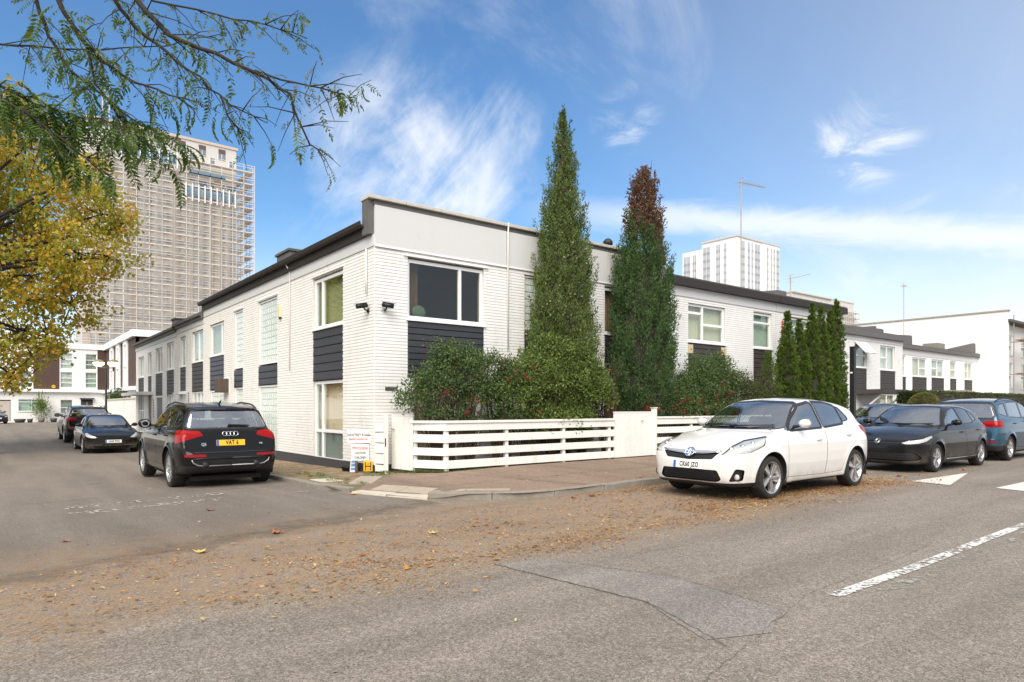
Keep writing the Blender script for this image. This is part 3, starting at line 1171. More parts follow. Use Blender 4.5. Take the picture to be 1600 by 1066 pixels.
# band over the bricks and the big white parapet panel
mb = MB()
mb.box(-.03, .2, -.004, D1, BT, 5.21)
mb.build('band', M['render_white'], ch)
mb = MB()
for x0, x1 in ((0, 3.58), (3.60, 7.2), (7.22, 9.8)):
    mb.box(x0, x1, -.035, .24, BT + .004, 5.85)
mb.build('parapet_panel', M['render_white'], ch)
mb = MB()
mb.box(-.02, 9.8, -.015, .30, 5.852, 5.965)
mb.box(-.14, .03, .02, .32, 5.22, 5.964)
mb.build('parapet_upstand', M['lead'], ch)
k = 0
x = -.17
while x < 9.8:
    mb = MB()
    mb.box(x + .006, min(x + .92, 9.86) - .006, -.085, .36, 5.967, 6.045)
    mb.build('coping_stone', M['coping'], ch, bevel=.01)
    x += .92
mb = MB()                                               # white angle under the panel
mb.box(0, 9.8, -.045, -.036, BT - .012, BT + .03)
mb.build('drip_trim', M['upvc'], ch)
# black fascia and gutter along the side road
mb = MB()
mb.box(-.10, .0, .33, D1, 5.215, 5.50)
fs_ = mb.build('fascia', M['fascia'], ch)
gu = MB()
prof = [(-.10, 5.50), (-.10, 5.40), (-.19, 5.385), (-.225, 5.43), (-.235, 5.52), (-.225, 5.52), (-.21, 5.44), (-.18, 5.41), (-.12, 5.42), (-.11, 5.50)]
gu.add([(p[0], y, p[1]) for y in (.22, D1 + .1) for p in prof], [(i, (i + 1) % 10, 10 + (i + 1) % 10, 10 + i) for i in range(10)] + [tuple(range(9, -1, -1)), tuple(range(10, 20))])
gu.build('gutter', M['fascia'], fs_)
mb = MB()
mb.box(-.08, 9.8, .28, D1, 5.36, 5.49)
mb.build('roof', M['felt'], ch)
mb = MB()
mb.box(9.55, 9.8, .26, D1, -.3, 5.35); mb.box(.3, 9.55, D1 - .25, D1, -.3, 5.35)
mb.box(.26, 9.55, .26, D1 - .25, 2.40, 2.55); mb.box(.26, 9.55, .26, D1 - .25, -.3, .1); mb.box(3.6, 3.7, .26, 6, .1, 5.3); mb.box(.26, 3.6, 4.2, 4.3, .1, 5.3)
mb.build('inner_walls', M['room'], ch)
# street front openings
window(ch, 'x', 0, .81, 2.91, 3.45, 4.80, vbars=(.70,), pane='pane_dark', fw=.075, blind=None)
cladding(ch, 'x', 0, .81, 2.91, 2.10, 3.40, M['board'], 9)
window(ch, 'x', 0, .95, 2.80, .14, 2.08, vbars=(.66,), blind='blind_pink', fw=.07, sill=False)
block_window(ch, 'x', 0, 4.18, 5.10, 3.45, 4.84, 5, 7, True)
cladding(ch, 'x', 0, 4.18, 5.10, 2.30, 3.43, M['board'], 8)
block_window(ch, 'x', 0, 4.18, 5.10, .14, 2.28, 5, 11, False)
window(ch, 'x', 0, 7.10, 8.55, 3.55, 4.85, vbars=(.56,), pane='pane_dark', blind='blind_pink', fw=.07)
cladding(ch, 'x', 0, 7.10, 8.55, 2.30, 3.50, M['board'], 8)
dr = MB(); dr.box(7.16, 8.04, .06, .11, .12, 2.22)
M['door_oak'] = paint('orange oak door', (.42, .20, .075), .45, var=.2, vs=5)
dr = dr.build('front_door', M['door_oak'], ch)
fr = MB(); fr.box(7.10, 7.16, .0, .14, .1, 2.30); fr.box(8.04, 8.10, 0, .14, .1, 2.30); fr.box(7.16, 8.04, 0, .14, 2.22, 2.30)
fr.build('door_frame', M['upvc'], dr)
# side road openings
window(ch, 'y', 0, 1.63, 3.48, 3.45, 4.72, vbars=(.76,), pane='pane', blind='blind_olive', fw=.075)
cladding(ch, 'y', 0, 1.63, 3.48, 2.14, 3.40, M['board'], 6)
window(ch, 'y', 0, 1.63, 3.48, .13, 2.12, vbars=(.76,), hbars=((-1, .36),), pane='pane', blind='blind_peach', fw=.075, sill=False)
mb = MB(); mb.box(.14, .155, 1.70, 3.41, .19, .86)
mb.build('obscured_panel', paint('grey obscured glazing', (.26, .28, .26), .5, var=.06), ch)
for (a0, a1, n) in ((6.18, 7.94, 9), (9.53, 10.56, 5)):
    block_window(ch, 'y', 0, a0, a1, 2.77, 4.70, n, 10, False)
    cladding(ch, 'y', 0, a0, a1, 2.14, 2.72, M['board'], 3)
    block_window(ch, 'y', 0, a0, a1, .13, 2.12, n, 10, False)
window(ch, 'y', 0, 11.80, 13.74, 3.38, 4.54, vbars=(.24,), pane='pane', blind='blind_olive', fw=.06)
cladding(ch, 'y', 0, 11.80, 13.74, 2.12, 3.32, M['board'], 7)
block_window(ch, 'y', 0, 11.80, 13.74, .13, 2.08, 10, 10, False)
for q in ((-.035, 0, 1.55, 3.56, 4.78, 4.82), (-.03, 0, 6.1, 8.0, 4.74, 4.78), (-.03, 0, 9.45, 10.64, 4.73, 4.77), (.70, 3.02, -.05, 0, 4.845, 4.89)):
    mb = MB(); mb.box(*q); mb.build('window_head', M['upvc'], ch)
drainpipe(ch, [(3.62, -.075, 6.06), (3.62, -.06, 5.8), (3.62, -.05, 2.9)], .018)
drainpipe(ch, [(-.05, .30, BT - .02), (-.05, .30, 3.95)], .022)
drainpipe(ch, [(-.16, 5.08, 5.40), (-.05, 5.08, 5.22), (-.05, 5.08, 2.46)], .014)
mb = MB(); mb.box(.25, .55, -.02, 0, 1.82, 1.905)
ab = mb.build('air_brick', M['lead'], ch)
mb = MB()
for i in range(6): mb.box(.27 + i * .045, .30 + i * .045, -.024, -.02, 1.835, 1.89)
mb.build('air_brick_slots', M['plinth'], ab)
# alarm sounder on the side wall
mb = MB(); mb.prism([(5.78, 4.03), (5.96, 4.03), (5.96, 4.33), (5.93, 4.37), (5.81, 4.37), (5.78, 4.33)], -.09, -.012, 0)
al = mb.build('alarm_box', paint('yellowed plastic', (.66, .58, .36), .5, var=.08), ch, bevel=.01)
mb = MB(); mb.ball((-.05, 5.87, 4.02), (.035, .05, .05), 8, 5); mb.build('strobe', M['plinth'], al, smooth=True)
# two security cameras on the corner
def cctv(loc, yaw, pitch, label):
    r = thing('security_camera', label, 'camera', loc, 0, 'security cameras on the house corner')
    mb = MB()
    mb.lathe([(.05, 0), (.05, .03), (.03, .05), (.0, .05)], 12, 1)
    mb.build('mount', M['black_metal'], r, local=True, smooth=True)
    d = Vector((math.sin(yaw) * math.cos(pitch), -math.cos(yaw) * math.cos(pitch), math.sin(pitch)))
    e = Vector((0, -.16, .10)) if 'street' in label else Vector((-.16, 0, .10))
    mb = MB(); mb.tube([(0, 0, 0), tuple(e * .55 + Vector((0, 0, -.04))), tuple(e)], .018, 8)
    mb.build('arm', M['black_metal'], r, local=True, smooth=True)
    mb = MB(); mb.tube([tuple(e - d * .12), tuple(e - d * .11), tuple(e + d * .13), tuple(e + d * .135)], [.03, .052, .052, .045], 14)
    b = mb.build('camera_body', M['black_metal'], r, local=True, smooth=True)
    mb = MB(); mb.tube([tuple(e - d * .07 + Vector((0, 0, .012))), tuple(e + d * .19 + Vector((0, 0, .012)))], .060, 14)
    for q in range(len(mb.v)):
        pass
    mb2 = MB(); mb2.tube([tuple(e + d * .128), tuple(e + d * .142)], .036, 12)
    mb2.build('lens', paint('camera lens', (.02, .02, .03), .08), b, local=True)
    mb3 = MB(); up = Vector((0, 0, .055)); sd = d.cross(Vector((0, 0, 1))).normalized() * .05
    q = [e - d * .10 + up + sd, e - d * .10 + up - sd, e + d * .19 + up - sd, e + d * .19 + up + sd]
    mb3.add([tuple(p) for p in q] + [tuple(p + Vector((0, 0, .008))) for p in q], [(3, 2, 1, 0), (4, 5, 6, 7), (0, 1, 5, 4), (1, 2, 6, 5), (2, 3, 7, 6), (3, 0, 4, 7)])
    mb3.build('sunshield', M['grey_metal'], b, local=True)


cctv((-.02, .22, 3.57), math.radians(-95), math.radians(-12), 'black security camera on the side road face of the house corner')
cctv((.22, -.02, 3.57), math.radians(60), math.radians(-8), 'black security camera on the street face of the house corner')
# a brown curtain drawn to one side behind the dark window
mb = MB()
for i in range(9):
    a, b2 = .86 + i * .045, .86 + (i + 1) * .045
    mb.add([(a, .30 + .03 * (i % 2), 3.45), (b2, .30 + .03 * ((i + 1) % 2), 3.45), (b2, .30 + .03 * ((i + 1) % 2), 4.8), (a, .30 + .03 * (i % 2), 4.8)], [(0, 1, 2, 3)])
mb.build('curtain', paint('brown curtain', (.20, .13, .07), .9, var=.3, vs=8), ch)
# green ornament on the sill of the dark window
og = thing('sill_ornament', 'rounded green and white ornament behind the dark upstairs window', 'ornament', (1.25, .26, 3.53))
mb = MB()
mb.ball((0, 0, .13), (.19, .05, .16), 14, 8)
mb.build('shell', paint('green glaze', (.16, .26, .17), .3, var=.6, vs=14), og, smooth=True, local=True)
mb = MB(); mb.box(-.15, .15, -.05, .05, -.02, .01); mb.build('base', M['upvc'], og, local=True)


# ------------------------------------------------------------------ the terrace along the side road
def side_house(name, label, v0, v1, wins, ztop, low, mat):
    h = thing(name, label, 'house', (0, v0, 0), 0, 'terrace along the side road')
    op = []
    for w in wins:
        op += [(w['a0'], w['a1'], w['zs'], w['zt']), (w['a0'], w['a1'], w['zb'], w['zs']), (w['a0'], w['a1'], low, w['zb'])]
    wall('y', 0, v0, v1, -.4, ztop, op, M['mortar'], h)
    brickwork('y', 0, v0, v1, .1, ztop - .01, op, mat, h)
    mb = MB(); mb.box(-.018, 0, v0, v1, -.4, .1); mb.build('plinth', M['plinth'], h)
    mb = MB(); mb.box(-.03, .2, v0 + .003, v1, ztop, ztop + .2); mb.build('band', M['render_white'], h)
    mb = MB(); mb.box(-.12, .3, v0 + .003, v1, ztop + .2, ztop + .42)
    fa = mb.build('fascia', M['lead'], h)
    mb = MB(); mb.box(-.22, -.12, v0 + .003, v1, ztop + .30, ztop + .40); mb.build('gutter', M['felt'], fa)
    mb = MB(); mb.box(-.10, 9, v0 + .003, v1, ztop + .42, ztop + .48); mb.build('roof', M['felt'], h)
    mb = MB(); mb.box(.8, .9, v0, v1, -.3, ztop); mb.box(.26, .8, v0, v1, 2.2, 2.4); mb.box(.26, .8, v0, v0 + .05, -.3, ztop); mb.box(.26, .8, v1 - .05, v1, -.3, ztop)
    mb.build('inner_walls', M['room'], h)
    for w in wins:
        window(h, 'y', 0, w['a0'], w['a1'], w['zs'] + .03, w['zt'] - .02, vbars=w.get('vb', ()), hbars=w.get('hb', ()), blind=w.get('bl'), fw=.055, pane='pane')
        cladding(h, 'y', 0, w['a0'], w['a1'], w['zb'], w['zs'] - .02, M['board_brown'] if w.get('br') else M['board'], w.get('n', 7))
        k = w.get('low', 'win')
        if k == 'blocks':
            block_window(h, 'y', 0, w['a0'], w['a1'], low, w['zb'] - .02, 8, 9, False)
        elif k == 'door':
            mb = MB(); mb.box(.05, .10, w['a0'] + .06, w['a1'] - .06, low, w['zb'] - .08)
            d = mb.build('door', w['dm'], h)
            mb = MB(); mb.box(.0, .13, w['a0'], w['a0'] + .06, low, w['zb']); mb.box(.0, .13, w['a1'] - .06, w['a1'], low, w['zb']); mb.box(0, .13, w['a0'] + .06, w['a1'] - .06, w['zb'] - .08, w['zb'])
            mb.build('door_frame', M['upvc'], d)
            mb = MB(); mb.ball((.03, w['a0'] + .2, 1.1), .035, 8, 5); mb.build('handle', M['grey_metal'], d)
        else:
            window(h, 'y', 0, w['a0'], w['a1'], low, w['zb'] - .02, vbars=w.get('lvb', (.5,)), hbars=w.get('lhb', ()), blind=w.get('lbl', 'blind_white'), sill=False)
    return h


door_grey = paint('grey door', (.10, .10, .10), .5, var=.1)
door_wood = paint('brown wooden door', (.16, .075, .035), .5, var=.2, vs=4)
h2 = side_house('terrace_house', 'white brick terrace house with dark brown boards between the gutter step and a vent column', D1 + .01, 19.4, [
    dict(a0=14.75, a1=16.60, zs=3.27, zt=4.55, zb=2.11, vb=(.5,), bl='blind_green', n=7, br=1, lvb=(.35, .7), lhb=((-1, .7),)),
    dict(a0=17.69, a1=18.73, zs=3.20, zt=4.50, zb=2.16, vb=(), bl='blind_grey', n=6, br=1, low='door', dm=M['upvc'])], 4.72, .1, M['brick_side'])
h3 = side_house('terrace_house', 'white brick terrace house with a flat white door canopy at the far end', 19.41, 30.0, [
    dict(a0=20.02, a1=21.57, zs=3.19, zt=4.47, zb=2.08, vb=(.5,), bl='blind_grey', n=7, br=1, lvb=(.5,), lhb=((-1, .5),)),
    dict(a0=22.58, a1=24.24, zs=3.14, zt=4.40, zb=2.03, vb=(.5,), bl='blind_grey', n=7, br=1, low='door', dm=door_grey),
    dict(a0=25.34, a1=26.29, zs=3.10, zt=4.32, zb=2.24, vb=(), bl='blind_grey', n=6, br=1, low='door', dm=door_wood),
    dict(a0=27.52, a1=29.20, zs=3.09, zt=4.26, zb=2.28, vb=(.5,), bl='blind_grey', n=5, br=1, lvb=(.5,), lhb=((-1, .55),))], 4.62, .1, M['brick_side'])
# pieces hung on the side terrace
mb = MB(); mb.box(-.75, -.02, 25.0, 29.9, 2.10, 2.26); mb.build('door_canopy', M['render_white'], h3)
mb = MB(); mb.box(-.34, -.014, 11.15, 11.75, 1.98, 2.46)
fx = mb.build('flue_box', paint('brown flue box', (.075, .05, .038), .6, var=.2), ch, bevel=.015)
mb = MB(); mb.box(-.02, .0, 11.1, 11.8, 1.94, 2.5); mb.build('flue_plate', M['upvc'], fx)
# vent slots and small fittings on the far houses
mb = MB()
for i in range(7): mb.box(-.022, -.012, 17.1, 17.22, 1.35 + i * .11, 1.42 + i * .11)
mb.build('vent_slots', M['plinth'], h2)
mb = MB()
for i in range(7): mb.box(-.022, -.012, 24.75, 24.9, .95 + i * .14, 1.04 + i * .14)
mb.build('vent_slots', M['plinth'], h3)
mb = MB(); mb.box(-.30, -.012, 17.6, 18.8, 2.02, 2.10); mb.build('door_hood', M['render_white'], h2)

# roof boxes showing over the side gutter
def roof_box(label, x0, x1, y0, y1, z0, z1, mat, cap):
    r = thing('roof_box', label, 'chimney', ((x0 + x1) / 2, (y0 + y1) / 2, z0), 0, 'lead clad boxes on the side terrace roof')
    mb = MB(); mb.box(x0, x1, y0, y1, z0, z1); mb.build('stack', mat, r, bevel=.01)
    mb = MB(); mb.box(x0 - .05, x1 + .05, y0 - .05, y1 + .05, z1 + .001, z1 + .08); mb.build('cap', cap, r, bevel=.01)
    mb = MB(); mb.box(x0 - .03, x1 + .03, y0 - .03, y1 + .03, z0, z0 + .08); mb.build('flashing', M['felt'], r)


roof_box('lead clad roof box standing behind the black gutter near the corner', .35, 1.5, 6.2, 7.3, 5.48, 6.05, M['lead'], M['felt'])
roof_box('lead clad roof box beyond the gutter step', .3, 1.1, 14.7, 15.9, 5.19, 5.75, M['lead'], M['felt'])
roof_box('low lead clad roof box over the far end of the side terrace', .3, 1.1, 21.2, 22.0, 5.08, 5.6, M['lead'], M['felt'])


# ------------------------------------------------------------------ terraces along the street
def street_house(name, label, face, u0, u1, wins, group, ztop=4.95, fz=(5.25, 5.50), low=.12, endwall=False, bricks=True, fmat='fascia', deep=9.0):
    h = thing(name, label, 'house', (u0, face, 0), 0, group)
    op = []
    for w in wins:
        op += [(w['a0'], w['a1'], w['zs'], w['zt']), (w['a0'], w['a1'], w['zb'], w['zs'])]
        if w.get('low', 'none') != 'none': op.append((w['a0'], w['a1'], low, w['zb']))
    wall('x', face, u0, u1, -.2, ztop, op, M['mortar'] if bricks else M['render_far'], h)
    if bricks: brickwork('x', face, u0, u1, .2, ztop - .01, op, M['brick_front'], h)
    mb = MB(); mb.box(u0 + .003, u1, face - .03, face + .2, ztop, fz[0] + .005); mb.build('band', M['render_white'], h)
    mb = MB(); mb.box(u0 + .003, u1 + .05, face - .20, face + .2, fz[0] + .008, fz[1]); mb.build('fascia', M[fmat], h)
    mb = MB(); mb.box(u0 + .003, u1 + .05, face - .16, face + deep, fz[1] + .002, fz[1] + .05); mb.build('roof', M['felt'], h)
    mb = MB(); mb.box(u0, u1, face + .9, face + 1.0, -.2, ztop); mb.box(u0, u1, face + .26, face + .9, 2.3, 2.45); mb.box(u0, u0 + .06, face + .26, face + .9, -.2, ztop); mb.box(u1 - .06, u1, face + .26, face + .9, -.2, ztop)
    mb.build('inner_walls', M['room'], h)
    if endwall:
        wall('y', u0 - .002, face + .262, face + deep, -.2, fz[0], [], M['render_far'], h, name='end_wall')
    for w in wins:
        window(h, 'x', face, w['a0'], w['a1'], w['zs'] + .03, w['zt'] - .02, vbars=w.get('vb', ()), hbars=w.get('hb', ()), blind=w.get('bl'), fw=w.get('fw', .065))
        cladding(h, 'x', face, w['a0'], w['a1'], w['zb'], w['zs'] - .02, M['board_brown'], w.get('n', 8))
        if w.get('low', 'none') == 'win':
            window(h, 'x', face, w['a0'], w['a1'], low, w['zb'] - .03, vbars=(.5,), blind='blind_cream', sill=False)
    return h


g2 = 'white houses along the street'
t2 = street_house('street_house', 'white house with a four pane window above the berry hedge', 0, 9.82, 15.95, [
    dict(a0=10.87, a1=12.86, zs=3.53, zt=4.80, zb=2.2, vb=(.40,), hb=((0, .80), (1, .48)), bl='blind_cream', low='win', fw=.08),
    dict(a0=14.53, a1=15.71, zs=3.53, zt=4.82, zb=2.2, hb=((-1, .76),), bl='blind_green', low='win', fw=.07)], g2)
mb = MB(); mb.box(10.85, 11.1, -.03, 0, 3.18, 3.46); mb.box(12.62, 12.9, -.03, 0, 3.2, 3.46); mb.build('timber_ends', paint('bare cream timber', (.55, .46, .30), .7, var=.15), t2)
t2b = street_house('street_house', 'white house mostly hidden behind the thin conifers', 0, 15.97, 21.0, [
    dict(a0=16.93, a1=18.3, zs=3.53, zt=4.84, zb=2.2, hb=((-1, .76),), bl='blind_green', low='win'),
    dict(a0=19.2, a1=20.4, zs=3.53, zt=4.84, zb=2.2, hb=((-1, .76),), bl='blind_cream', low='win')], g2)
mb = MB(); mb.tube([(16.35, -.05, 4.65), (16.35, -.05, 4.05), (16.47, -.05, 3.98)], .025, 6); mb.build('red_pipe', paint('red pipe', (.40, .05, .04), .5), t2b)
t3 = street_house('street_house', 'white house set back with an open top window and a bracketed door canopy', 3.1, 21.0, 34.55, [
    dict(a0=23.2, a1=25.0, zs=3.50, zt=4.84, zb=2.2, vb=(.5,), bl='blind_white', low='win'),
    dict(a0=28.75, a1=30.1, zs=3.53, zt=4.86, zb=2.3, hb=((0, .5),), bl='blind_grey', n=9),
    dict(a0=31.69, a1=33.58, zs=3.50, zt=4.86, zb=2.22, vb=(.5,), hb=((0, .52),), bl='blind_white', n=9, low='win')], g2, ztop=4.97, fz=(5.2, 5.48), fmat='lead')
# the open top-hung sash, the canopy and its struts
mb = MB()
q = [(28.80, 3.08, 4.84), (30.05, 3.08, 4.84), (30.05, 2.55, 4.26), (28.80, 2.55, 4.26)]
nrm = Vector((0, -.74, .67)) * .04
mb.add(q + [tuple(Vector(p) + nrm) for p in q], [(0, 1, 2, 3), (7, 6, 5, 4), (0, 4, 5, 1), (1, 5, 6, 2), (2, 6, 7, 3), (3, 7, 4, 0)])
sa = mb.build('open_sash', M['upvc'], t3)
mb = MB()
q2 = [(28.9, 3.02, 4.80), (29.95, 3.02, 4.80), (29.95, 2.60, 4.33), (28.9, 2.60, 4.33)]
mb.quad(*[tuple(Vector(p) + nrm * 1.1) for p in q2]); mb.build('pane', M['blind_white'], sa)
mb = MB(); mb.box(28.6, 31.6, 1.6, 3.08, 2.16, 2.38)
cp = mb.build('door_canopy', M['board_brown'], t3)
mb = MB(); mb.tube([(28.9, 3.05, 1.05), (28.9, 1.75, 2.16)], .05, 6); mb.tube([(31.3, 3.05, 1.05), (31.3, 1.75, 2.16)], .05, 6)
mb.build('strut', M['upvc'], cp)
t4 = street_house('street_house', 'far white house with two wide windows beside the tall blank wall', 5.6, 34.6, 48.3, [
    dict(a0=39.2, a1=41.35, zs=3.5, zt=4.9, zb=2.3, hb=((-1, .5),), bl='blind_white', n=8),
    dict(a0=42.39, a1=44.75, zs=3.55, zt=4.86, zb=2.2, vb=(.5,), hb=((1, .45),), bl='blind_cream', n=8),
    dict(a0=45.61, a1=47.85, zs=3.58, zt=4.86, zb=2.2, vb=(.5,), hb=((0, .5),), bl='blind_white', n=8)], g2, ztop=4.97, fz=(5.36, 5.62), bricks=False, fmat='lead')
t4b = street_house('street_house', 'far white house with two narrow windows against the tall blank wall', 5.6, 48.32, 54.56, [
    dict(a0=49.01, a1=50.2, zs=3.60, zt=4.88, zb=2.2, hb=((-1, .5),), bl='blind_cream', n=8),
    dict(a0=51.86, a1=53.5, zs=3.58, zt=4.88, zb=2.2, vb=(.5,), hb=((0, .5),), bl='blind_cream', n=8)], g2, ztop=4.97, fz=(5.36, 5.62), bricks=False, fmat='lead')


def wedge(parent, name, mat, pts, y0, y1):
    mb = MB(); mb.prism(pts, y0, y1, 1)
    return mb.build(name, mat, parent)


# sloped lead cheeks on the roofs (outlines in X, Z)
wedge(t3, 'roof_cheek', M['lead'], [(27.9, 5.54), (34.5, 5.54), (34.5, 6.22), (34.3, 6.24)], 4.5, 4.62)
wedge(t4, 'roof_cheek', M['lead'], [(35.2, 5.68), (46.0, 5.68), (46.0, 6.62), (45.7, 6.66), (35.2, 6.15)], 7.0, 7.15)
wedge(t4, 'roof_cheek', M['lead'], [(35.0, 5.68), (44.2, 5.68), (44.2, 7.05), (43.9, 7.1), (35.0, 6.9)], 8.2, 8.35)
wedge(t4b, 'roof_cheek', M['lead'], [(48.4, 5.68), (54.5, 5.68), (54.5, 6.45), (54.2, 6.5)], 5.7, 5.85)
mb = MB(); mb.box(47.6, 48.9, 5.9, 6.9, 5.68, 6.15); mb.build('roof_vent', M['kerb'], t4)
# white roof room with its flue behind the first street house
rr = thing('roof_room', 'white roof room with a black flue behind the four pane window house', 'roof room', (12.5, 5.2, 5.5))
mb = MB(); mb.box(9.6, 15.4, 4.4, 9.0, 5.4, 7.0); mb.build('walls', M['render_far'], rr)
mb = MB(); mb.box(9.4, 15.55, 4.25, 9.1, 7.002, 7.13); mb.build('roof', M['felt'], rr)
mb = MB(); mb.box(12.2, 12.5, 4.32, 4.39, 5.5, 7.0); mb.box(9.6, 15.4, 4.36, 4.395, 6.66, 6.72); mb.build('trim', M['upvc'], rr)
mb = MB(); mb.lathe([(.13, 7.1), (.13, 7.75), (.19, 7.78), (.19, 7.9), (.1, 8.0), (0, 8.03)], 10, 2, (12.35, 4.9, 0)); mb.build('flue', M['fascia'], rr, smooth=True)
r2 = thing('roof_slope', 'white sided roof slope with a dark raised edge behind the conifers', 'roof room', (19, 2.5, 5.5))
wedge(r2, 'side', M['render_far'], [(15.2, 5.52), (20.6, 5.52), (20.6, 6.30), (20.2, 6.3)], 2.4, 3.2)
wedge(r2, 'edge', M['lead'], [(15.0, 5.62), (20.2, 6.31), (20.75, 6.31), (20.75, 6.50), (20.1, 6.50), (15.0, 5.75)], 2.3, 3.3)

# ------------------------------------------------------------------ tall blank building at the right
bw = thing('tall_white_building', 'tall white building with a long blank side wall and scaffolded balconies', 'building', (54.57, 3.6, 0))
mb = MB(); mb.box(54.57, 54.85, 3.6, 30, -.2, 8.82); mb.box(54.85, 80, 18, 18.3, -.2, 8.8); mb.build('side_wall', M['render_far'], bw)
mb = MB(); mb.box(54.5, 54.92, 3.52, 30, 8.82, 8.93); mb.build('wall_coping', M['slab'], bw)
ops = []
for fl, (zs, zt) in enumerate([(.3, 2.2), (3.0, 5.0), (5.6, 7.2)]):
    for a in (56.2, 60.0, 64):
        ops.append((a, a + 1.7, zs, zt))
wall('x', 4.2, 54.85, 70, -.2, 8.0, ops, M['render_far'], bw, name='front_wall')
for o in ops:
    if o[0] < 63:
        if o[2] > 1: window(bw, 'x', 4.2, *o, hbars=((-1, .5),), blind='blind_cream')
        else: cladding(bw, 'x', 4.2, *o, M['board_brown'], 10)
mb = MB(); mb.box(54.6, 70, 3.4, 12, 8.02, 8.2); mb.build('roof', M['felt'], bw)
mb = MB(); mb.box(54.85, 70, 9, 9.1, -.2, 8); mb.build('inner_walls', M['room'], bw)
sc = thing('balcony_scaffold', 'steel scaffold with timber decks in front of the tall white building', 'scaffolding', (55, 2.6, 0))
wood = paint('scaffold board', (.42, .28, .16), .75, var=.25, vs=6)
for z in (1.9, 4.05, 6.6):
    for y in (2.3, 2.56, 2.82, 3.08):
        mb = MB(); mb.box(55.0, 66, y, y + .24, z, z + .05); mb.build('deck_board', wood, sc)
    mb = MB(); mb.box(55.0, 66, 2.22, 2.27, z + .05, z + .42); mb.build('toe_board', wood, sc)
mb = MB()
for x in (55.6, 58.2, 61, 64):
    for y in (2.2, 3.5): mb.tube([(x, y, 0), (x, y, 9.3 if x < 57 and y < 3 else 8.6)], .035, 6)
    mb.tube([(x, 2.0, 4.0), (x, 3.7, 4.0)], .03, 6); mb.tube([(x, 2.0, 6.5), (x, 3.7, 6.5)], .03, 6)
for z in (2.9, 5.0, 7.5, 1.2):
    mb.tube([(54.9, 2.2, z), (66, 2.2, z)], .03, 6)
mb.tube([(55.6, 2.2, .3), (58.2, 2.2, 4)], .03, 6); mb.tube([(55.6, 2.2, 4), (58.2, 2.2, 6.5)], .03, 6)
mb.build('pole', M['grey_metal'], sc)
pr = thing('porch_roof', 'small porch roof tip showing over the hedge', 'porch', (37.5, 1.0, 0))
mb = MB(); mb.prism([(35.6, 2.02), (38.6, 1.95), (37.2, 2.32), (35.6, 2.42)], .2, 2.2, 1); mb.build('roof', M['slab'], pr)
mb = MB(); mb.box(35.7, 38.0, .3, 2.1, -.2, 1.95); mb.build('wall', M['render_far'], pr)
mb = MB(); mb.box(35.6, 38.4, .12, .2, 1.93, 2.02); mb.build('fascia', M['lead'], pr)
# ================================================================== the white fence, gates, signs
def slat_run(parent, a, b2, rows, thick=.024, z0=0.0):
    """horizontal boards between two ground points, each its own piece"""
    a, b2 = Vector((*a, 0)), Vector((*b2, 0))
    d = b2 - a
    L = d.length
    ang = math.atan2(d.y, d.x)
    mid = (a + b2) / 2
    for (zl, zh) in rows:
        mb = MB()
        mb.box(-L / 2, L / 2, -thick / 2, thick / 2, zl, zh)
        me = mb.mesh('slat', M['white_wood'])
        o = bpy.data.objects.new('slat', me)
        link(o, parent)
        o.location = Vector((mid.x, mid.y, z0)) - base_loc(parent)
        o.rotation_euler = (random.uniform(-.012, .012), random.uniform(-.0015, .0015), ang)
        bv = o.modifiers.new('bevel', 'BEVEL'); bv.width = .004; bv.segments = 1


def posts(parent, pts, z1, w=.09, z0=.05):
    for (x, y) in pts:
        mb = MB(); mb.box(x - w / 2, x + w / 2, y - w / 2, y + w / 2, z0, z1)
        mb.build('post', M['white_wood'], parent, bevel=.005)


ROWS = [(.965, 1.118), (.715, .885), (.445, .605), (.175, .345)]


def cap_rail(parent, a, b2, z=1.12):
    a, b2 = Vector((*a, 0)), Vector((*b2, 0))
    d = b2 - a
    mb = MB(); mb.box(-d.length / 2, d.length / 2, -.055, .055, 0, .055)
    me = mb.mesh('cap_rail', M['white_wood'])
    o = bpy.data.objects.new('cap_rail', me); link(o, parent)
    o.location = (a + b2) / 2 + Vector((0, 0, z)) - base_loc(parent)
    o.rotation_euler = (0, 0, math.atan2(d.y, d.x))
    bv = o.modifiers.new('bevel', 'BEVEL'); bv.width = .008; bv.segments = 2


fe = thing('slat_fence', 'white slatted garden fence wrapping the house corner with shrubs behind it', 'fence', (.88, -1.5, 0))
n_in = Vector((.75, .41)).normalized()
slat_run(fe, (.47, -.80), (.88 - .012, -1.5 - .018), ROWS)
cap_rail(fe, (.45, -.80), (.89, -1.5))
slat_run(fe, (.865, -1.515), (6.0, -1.41), ROWS)
cap_rail(fe, (.84, -1.505), (6.0, -1.40))
posts(fe, [(.905, -1.455), (2.5, -1.425), (4.25, -1.39), (5.85, -1.355)], 1.118, .085)
posts(fe, [(.545, -.80)], 1.118, .085)
mb = MB()
mb.add([(.50, -.80, .0), (.86, -1.42, .0), (.86, -1.42, .25), (.50, -.80, .28)], [(0, 1, 2, 3)])
mb.add([(.95, -1.36, .0), (5.9, -1.27, .0), (5.9, -1.27, .19), (.95, -1.36, .19)], [(0, 1, 2, 3)])
mb.build('gravel_board', M['plinth'], fe)
# little return fence at the house corner
fs2 = thing('slat_fence', 'short white slatted fence stub between the house corner and the narrow gate', 'fence', (.05, -.18, 0))
slat_run(fs2, (0.01, -.03), (.085, -.28), [(.93, 1.10), (.70, .90), (.47, .67), (.24, .44), (.07, .21)])
posts(fs2, [(.105, -.335)], 1.30, .075, .0)
mb = MB(); mb.box(.06, .075, -.39, -.37, .62, .80); mb.build('latch', M['black_metal'], fs2)


